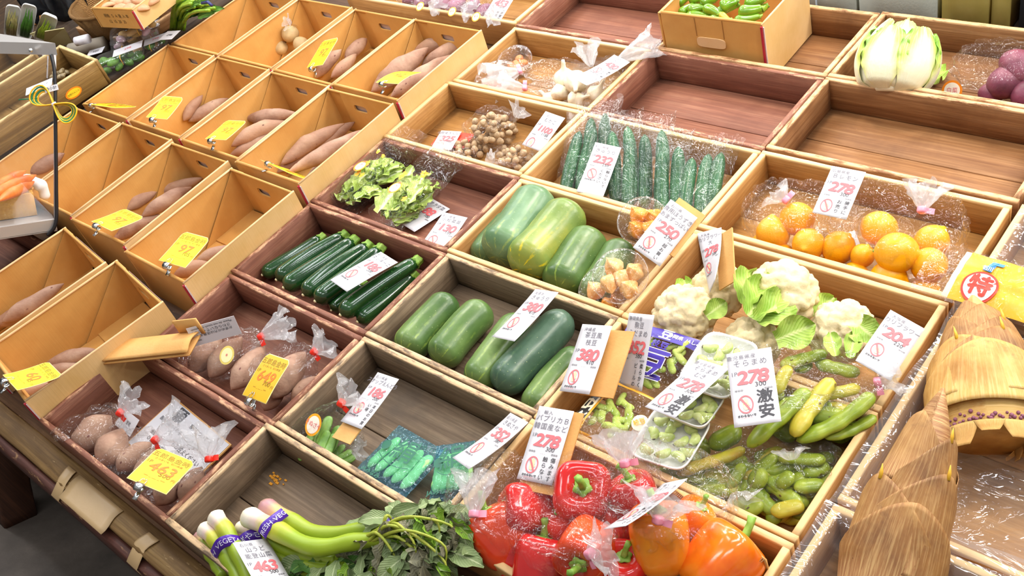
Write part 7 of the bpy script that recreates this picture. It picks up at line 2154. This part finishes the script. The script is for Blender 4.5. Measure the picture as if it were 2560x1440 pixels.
for k in range(9):
    lx, ly = 0.04 + 0.065 * (k % 4) , 0.045 + 0.055 * (k // 4)
    e = empty('shiitake_mushroom', mc.matrix_world @ T(lx, ly, -0.018 - 0.004 * (k % 3)) @ RX(-25 + k * 17 % 50) @ RY(k * 29 % 60 - 30), 'tan shiitake mushroom packed in the printed carton', 'mushroom', 'shiitake mushrooms in the carton', world_space=True)
    MB().lathe([(0.001, 0.016), (0.018, 0.013), (0.03, 0.004), (0.034, -0.006), (0.030, -0.010), (0.01, -0.004), (0.001, -0.004)], 20).build('cap', SHII, e)
    MB().sweep([(0, 0, -0.004), (0.003, 0, -0.024)], [0.008, 0.007], 10).build('stem', CREAM, e)

# clear clamshell packs with white labels
def clamshell(c, ang, w, d, h, label, fillers, lname, fill_mat, tagtext, cat='clear pack', tilt=0):
    m = T(*c) @ RZ(ang) @ RX(tilt)
    e = empty('clamshell_pack', m, label, cat, 'clear clamshell packs')
    def shell(z0, z1, inset):
        mb = MB()
        rings = [(1.0, z0), (1.0, z0 + (0.002 if z1 > z0 else -0.002)), (0.94, z0 + (z1 - z0) * 0.1), (0.94 - inset, z0 + (z1 - z0) * 0.9), (0.9 - inset, z1), (0.02, z1)]
        K = 32
        vs = []
        for q, z in rings:
            for j in range(K):
                cc, ss = math.cos(2 * PI * j / K), math.sin(2 * PI * j / K)
                vs.append((w / 2 * q * math.copysign(abs(cc) ** 0.3, cc), d / 2 * q * math.copysign(abs(ss) ** 0.3, ss), z))
        return mb.add(vs, [(i * K + j, i * K + (j + 1) % K, (i + 1) * K + (j + 1) % K, (i + 1) * K + j) for i in range(len(rings) - 1) for j in range(K)])
    shell(0, h * 0.5, 0.05).build('lid', CLEAR_CUP, e)
    shell(0, -h * 0.5, 0.08).build('tray_base', CLEAR_CUP, e)
    MB().sweep([(0.1 * w, -d * 0.5, 0.0), (0.1 * w, -d * 0.47, h * 0.5), (0.1 * w, 0, h * 0.52), (0.1 * w, d * 0.47, h * 0.5), (0.1 * w, d * 0.5, 0)], [0.0016] * 5, 6).build('rubber_band', plain('rubber_band', '#d8a848', 0.5), e)
    lt = MB().box(-w * 0.05, -d * 0.3, h * 0.53, w * 0.55, d * 0.25, h * 0.53 + 0.001)
    lt.build('label_card', PAPER, e, smooth=False)
    tm = MB()
    write(tm, tagtext, 0.02, w * 0.25, 0, h * 0.53 + 0.0018)
    tm.build('lettering', REDINK, e, smooth=False)
    r_ = random.Random(len(label))
    for k in range(fillers):
        p = m @ Vector((r_.uniform(-.36, .36) * w, r_.uniform(-.3, .3) * d, r_.uniform(-.25, .2) * h))
        lump('pack_vegetable', p, 0.02, fill_mat[k % len(fill_mat)], lname, 'vegetable', lname.split(' in the ')[-1], k, (1.3, 0.8, 0.7), 0.2, 12)
LILAC = veg_mat('lilac_bud', [(0.3, '#a07890'), (0.55, '#c8a8b4'), (0.8, '#e0cfc8')], 20, 0.5)
TANV = veg_mat('tan_bud', [(0.3, '#c89a50'), (0.55, '#dcb878'), (0.8, '#e8cf9c')], 20, 0.5)
GRNV = veg_mat('green_bud', [(0.3, '#3a6a1e'), (0.55, '#5a8c2a'), (0.8, '#86ae4a')], 30, 0.5)
clamshell(at(338, 78, .105), 55, .21, .12, .055, 'upper clear clamshell of lilac and tan buds with a long white card', 9, 'lilac or tan bud in the upper clamshell', [LILAC, TANV], '350')
clamshell(at(338, 98, .05), 55, .21, .12, .055, 'lower clear clamshell under the lilac and tan buds', 8, 'bud in the lower clamshell', [LILAC, TANV, GRNV], '350')
clamshell(at(300, 150, .06), 52, .20, .11, .06, 'clear clamshell of green leaves beside the far left cardboard boxes', 12, 'green leaf bud in the clamshell beside the boxes', [GRNV], '298')
clamshell(at(372, 118, .045), 52, .16, .10, .04, 'small clear clamshell behind the far left cardboard boxes', 7, 'green bud in the small clamshell behind the boxes', [GRNV, TANV], '298')
small_tag(at(218, 128, .08), at(255, 118, .08), at(262, 128, .08), at(222, 140, .08), 'white card lying between the crate and the clamshells', [('320', 0.018, 0.5, 0.5, 0)])
small_tag(at(420, 78, .09), at(450, 76, .09), at(430, 98, .09), at(395, 100, .09), 'white card at the left wall of the back cardboard boxes', [('298', 0.018, 0.5, 0.5, 0)])

# bundle of long leafy greens and dark bin
bl0 = at(470, 45, .08)
lb = empty('leafy_greens_bundle', Matrix.Identity(4), 'bundle of long green leafy stems with a dark tie behind the boxes', 'greens')
sb, lf = MB(), MB()
rr = random.Random(12)
for k in range(26):
    a_ = at(430 + rr.uniform(-8, 30), 72 + rr.uniform(-6, 4), .045)
    b_ = at(480 + rr.uniform(-25, 60), 5 + rr.uniform(-15, 25), .17 + rr.uniform(-.04, .03))
    P = spline([a_, (a_ + b_) / 2 + Vector((0, 0, 0.03)), b_], 8)
    sb.sweep(P, [0.007] * 9, 6)
    yv = (b_ - a_).normalized(); up_ = Vector((rr.uniform(-.5, .5), -0.5, 0.8)); xv = yv.cross(up_).normalized()
    lm = Matrix((xv, yv, xv.cross(yv))).transposed().to_4x4(); lm.translation = a_.lerp(b_, rr.uniform(0.3, 0.75))
    leaf(lf, lm, 0.13, 0.035, 0.4, 0.06, k, 4, 7, 0.15)
sb.build('stems', veg_mat('long_green_stem', [(0.3, '#5f8a1c'), (0.6, '#8fae2c'), (0.8, '#b4c04a')], 30, 0.4), lb)
lf.build('leaves', leaf_mat('long_green_leaf', '#2a5a14', '#4a7a1c', '#8ab04a'), lb, uv=True)
P = [at(505, 8, .20), at(520, 5, .21), at(530, 14, .20)]
MB().sweep(P, [0.006] * 3, 8).build('tie', plain('dark_blue_tie', '#2a2c6a', 0.3), lb)
bb = at(432, 40, .04)
bn = empty('dark_bin', T(bb.x - 0.05, bb.y + 0.10, NW), 'dark plastic bin left of the leafy greens bundle', 'bin')
MB().lathe([(0.001, 0.002), (0.05, 0), (0.075, 0.22), (0.07, 0.22), (0.047, 0.01), (0.001, 0.008)], 28).build('bin_wall', plain('dark_plastic', '#23222c', 0.35), bn)
MB().sweep([(0.074 * math.cos(k * PI / 12), 0.074 * math.sin(k * PI / 12), 0.22) for k in range(25)], [0.005] * 25, 8).build('rim', MATS['dark_plastic'], bn)

# ------------------------------------------------------------ steel-topped stand with clear guard, cable and cord
zl = (S @ at(140, 560, .05)).z
zt = zl + 0.53
SST = plain('brushed_steel', '#c4bfbc', 0.3, metal=0.45, bump=0.05, bscale=200)
st = empty('steel_stand', Matrix.Translation(atz(140, 560, zl)), 'steel-topped stand with a clear guard pane at the left photo edge', 'stand', world_space=True)
sinv = st.matrix_world.inverted()
def wpoly(mb, pts, z0, z1):
    n = len(pts)
    mb.add([sinv @ Vector((p.x, p.y, z0)) for p in pts] + [sinv @ Vector((p.x, p.y, z1)) for p in pts],
           [tuple(range(n - 1, -1, -1)), tuple(range(n, 2 * n))] + [(k, (k + 1) % n, n + (k + 1) % n, n + k) for k in range(n)])
    return mb
tc_, tl_, tb_ = atz(138, 108, zt), atz(-260, 98, zt), atz(-260, 40, zt)
wpoly(MB(), [tc_, tb_, tl_], zt - 0.036, zt).build('steel_top', SST, st, smooth=False)
rc, rl = atz(141, 562, zl), atz(-260, 622, zl)
dirr = (rl - rc).normalized()
inw = Vector((-dirr.y, dirr.x, 0))
if inw.dot(EYE_W - rc) > 0: inw = -inw
wpoly(MB(), [rc, rc + inw * 0.012, rl + inw * 0.012, rl], zl - 0.018, zl + 0.018).build('lower_rail', SST, st, smooth=False)
wpoly(MB(), [rc, rc + inw * 0.30, rl + inw * 0.30, rl], zl - 0.02, zl - 0.016).build('floor_plate', SST, st, smooth=False)
for (x, y, z, base) in ((77, 126, zt - 0.018, None), (85, 557, zl, None)):
    p = atz(x, y, z)
    q_ = (EYE_W - p).normalized()
    MB().lathe([(0.006, -0.02), (0.006, 0.003), (0.004, 0.005), (0.0005, 0.0055)], 12, m=sinv @ Matrix.Translation(p - q_ * 0.0) @ q_.to_track_quat('Z', 'Y').to_matrix().to_4x4()).build('rivet', STEEL, st)
pt0, pt1 = tc_ + (tl_ - tc_).normalized() * 0.008, tl_
pn = MB().add([sinv @ (Vector((rc.x, rc.y, zl + 0.018)) + inw * 0.006), sinv @ (Vector((rl.x, rl.y, zl + 0.018)) + inw * 0.006), sinv @ Vector((pt1.x, pt1.y, zt - 0.036)), sinv @ Vector((pt0.x, pt0.y, zt - 0.036))], [(0, 1, 2, 3)])
pn.build('guard_pane', PANE, st, smooth=False, thick=0.003)
lo = Vector((rc.x, rc.y, zl + 0.018)) + inw * 0.006
MB().sweep([sinv @ lo, sinv @ Vector((pt0.x, pt0.y, zt - 0.036))], [0.004, 0.004], 6).build('pane_edge', plain('pane_edge', '#b9b4b4', 0.3), st)
BLK = plain('black_rubber', '#17161a', 0.4)
hi_ = Vector((pt0.x, pt0.y, zt - 0.036))
tow = (EYE_W - lo).normalized() * 0.012
cpts = [hi_ + tow * 0.6 + (tl_ - tc_).normalized() * 0.012, hi_.lerp(lo, 0.12) + tow * 0.8, hi_.lerp(lo, 0.4) + tow + Vector((0.004, 0, 0)), hi_.lerp(lo, 0.8) + tow + Vector((0.004, 0.002, 0)), lo + tow * 1.3 - Vector((0, 0, 0.012)), lo + tow * 1.2 + dirr * 0.03 - Vector((0, 0, 0.05))]
tag(MB().sweep(spline(cpts, 40), [0.0055] * 41, 10).build('black_cable', BLK, m=Sinv), 'black cable hanging down the corner of the steel-topped stand', 'cable')
wl = hi_.lerp(lo, 0.20)
e = empty('cable_label', Matrix.Translation(wl + tow * 1.6) @ CAM_R.to_4x4() @ RZ(15), 'small white paper label wound on the black cable', 'label', world_space=True)
MB().box(-0.032, -0.009, 0, 0.010, 0.009, 0.0006).build('paper', PAPER, e, smooth=False)
tm = MB(); write(tm, '①EXIT', 0.012, -0.011, 0, 0.0012) if False else write(tm, '◎小計', 0.012, -0.011, 0, 0.0012)
tm.build('lettering', INK, e, smooth=False)
kc = hi_.lerp(lo, 0.305) + tow * 1.8
cb = empty('coiled_cord', Matrix.Translation(kc) @ CAM_R.to_4x4(), 'green and yellow striped cord tied in a bow on the black cable', 'cord', world_space=True)
YEL, GRN = plain('yellow_cord', '#f2b414', 0.4), plain('green_cord', '#1f7a4a', 0.4)
for k in range(5):
    mt = YEL if k % 2 == 0 else GRN
    a_ = 0.9 + 0.08 * k
    lp = [(0.062 * a_ * math.sin(t_) * math.cos(-0.55) - 0.020 * (1 + 0.14 * k) * math.sin(2 * t_) * math.sin(-0.55), 0.062 * a_ * math.sin(t_) * math.sin(-0.55) + 0.020 * (1 + 0.14 * k) * math.sin(2 * t_) * math.cos(-0.55), 0.003 * k + 0.002 * math.sin(3 * t_)) for t_ in [2 * PI * i / 48 for i in range(49)]]
    MB().sweep(lp, [0.0024] * 49, 7).build('cord_loop', mt, cb)
MB().sweep([(-0.003, -0.007, 0.004), (0.0, 0.0, 0.018), (0.003, 0.007, 0.004)], [0.003] * 3, 8).build('white_tie', PAPER, cb)
MB().sweep([(-0.05, 0.02, 0.0), (-0.11, 0.016, 0.0)], [0.002, 0.0018], 6).build('cord_end', GRN, cb)
# goods behind the guard
wb0 = atz(96, 545, zl - 0.014)
wblk = empty('wooden_block', Matrix.Translation(wb0 + inw * 0.03), 'pale pine box on the floor of the steel stand', 'box', world_space=True)
rmat = Matrix((dirr, inw, Vector((0, 0, 1)))).transposed().to_4x4()
PINE = wood('pine', 0, '#c08a3c', '#d8a652', '#e6bc70', '#f0d4a0', wear=0.0)
MB().board(0.0, 0, 0, 0.34, 0.012, 0.075, 0, 10, 0.0003, seed=51).tr(rmat).build('front_board', PINE, wblk)
MB().board(0.0, 0.012, 0, 0.012, 0.16, 0.075, 1, 6, 0.0003, seed=52).tr(rmat).build('side_board', PINE, wblk)
MB().board(0.0, 0.16, 0, 0.34, 0.172, 0.075, 0, 10, 0.0003, seed=53).tr(rmat).build('back_board', PINE, wblk)
MB().box(0.012, 0.012, 0.06, 0.34, 0.16, 0.068).tr(rmat).build('bottom_board', PINE, wblk, smooth=False)
CLOTH = plain('white_cloth', '#eceae8', 0.8, bump=0.2, bscale=60)
base_ = wblk.matrix_world.translation
wc = MB().sweep([rmat @ Vector(q) + base_ for q in spline([(-0.034, 0.05, 0.035), (-0.030, 0.05, 0.075), (0.0, 0.05, 0.102), (0.06, 0.05, 0.098), (0.16, 0.055, 0.094), (0.32, 0.06, 0.096)], 30)], [0.010 + 0.009 * min(1, i / 4) + 0.003 * math.sin(i * 1.1) for i in range(31)], 14)
tag(wc.build('white_cloth', CLOTH, m=Sinv), 'rolled white cloth lying on the pine box behind the guard', 'cloth')
ORANGE_REFLECTION = veg_mat('orange_reflection', [(0.3, '#d8602a'), (0.55, '#e8803c'), (0.8, '#f09c5c')], 20, 0.4)  # orange reflection in the guard, built as solid shapes
for k, (x0, y0, x1, y1, h_, lab) in enumerate(((-20, 470, 60, 430, .13, 'upper orange reflection shape behind the clear guard'), (-25, 490, 84, 440, .115, 'long orange reflection shape with a thin end behind the clear guard'), (0, 500, 80, 455, .10, 'orange reflection shape on the white cloth behind the clear guard'))):
    p, q = Sinv @ (atz(x0, y0, zl + h_)), Sinv @ (atz(x1, y1, zl + h_))
    potato(p, q, 0.02, lab, k + 200, ORANGE_REFLECTION, 'carrots behind the guard', 0.2)
    bpy.data.objects[-1] if False else None
for o in list(COL.objects):
    if o.get('group') == 'carrots behind the guard':
        o.name = 'reflection_shape'; o['category'] = 'reflection_shape'
crate(T(-1.285, -0.585, 0.0), 0.575, 0.40, W_RED, 'red-brown crate under the steel stand at the left photo edge', 331)

# ------------------------------------------------------------ stacked goods behind the back row
bn2 = empty('storage_bench', S @ T(1.3, 1.98, -0.11), 'low bench behind the back row of crates', 'bench', world_space=True)
MB().board(-1.2, -0.25, -0.03, 1.6, 0.35, 0, 0, 4, 0.0004, seed=61).build('seat', DARKW, bn2)
for lx in (-1.1, 1.5):
    for ly in (-0.2, 0.3):
        wp = bn2.matrix_world @ Vector((lx, ly, -0.03))
        m = MB().board(-0.03, -0.03, 0, 0.03, 0.03, wp.z - 0.004, 2, 4, 0.0005, seed=3)
        m.tr(bn2.matrix_world.inverted() @ Matrix.Translation((wp.x, wp.y, 0)))
        m.build('leg', legwood, bn2)
FOAMB = plain('foam_box', '#e4efe4', 0.6, bump=0.15, bscale=150)
def lidded(a, b, lx, ly, h, mat, label, name='foam_box', cat='box', band_mat=None, w=-0.105, texts=()):
    e = empty(name, T(a, b, w), label, cat)
    MB().board(0, 0, 0, lx, ly, h * 0.8, 0, 3, 0.0, 0.006).build('box_body', mat, e)
    MB().board(-0.006, -0.006, h * 0.8 + 0.001, lx + 0.006, ly + 0.006, h, 0, 3, 0.0, 0.006).build('box_lid', mat, e)
    if band_mat: MB().box(lx * 0.52, -0.0075, 0.01, lx * 0.54, -0.006, h).build('tape_strip', band_mat, e, smooth=False)
    if texts:
        tm = MB()
        for body, size, x, z in texts: write(tm, body, size, x, z)
        tm.v = [(x, -0.0015, y) for x, y, z in tm.v]
        tm.build('printed_letters', plain('green_box_ink', '#4a8a5c', 0.6), e, smooth=False)
lidded(0.70, 1.76, 0.27, 0.3, 0.30, FOAMB, 'pale green-white foam box behind the eggplant box', band_mat=plain('pale_tape', '#c4d6e2', 0.4))
lidded(0.98, 1.76, 0.235, 0.3, 0.32, FOAMB, 'pale foam box behind the napa cabbage crate')
OLIVEC = cardboard('olive_card', '#c2b060', '#b3a252', '#cfbf74')
lidded(1.228, 1.76, 0.13, 0.25, 0.34, OLIVEC, 'olive-yellow carton with green printing behind the cabbage crate', 'carton', texts=[('秀優', 0.03, 0.03, 0.2), ('10kg', 0.02, 0.03, 0.16), ('L  M', 0.02, 0.03, 0.13)])
lidded(1.363, 1.765, 0.05, 0.25, 0.34, OLIVEC, 'narrow olive-yellow carton beside the printed one', 'carton')
lidded(1.43, 1.76, 0.30, 0.25, 0.20, plain('yellow_pine', '#c8a850', 0.5), 'yellow wooden box at the upper right corner', 'wooden_box', w=-0.0 + 0.05)
lidded(1.44, 1.755, 0.32, 0.26, 0.155, BLACKV, 'dark bundle under the yellow wooden box at the upper right', 'dark_case', 'case')
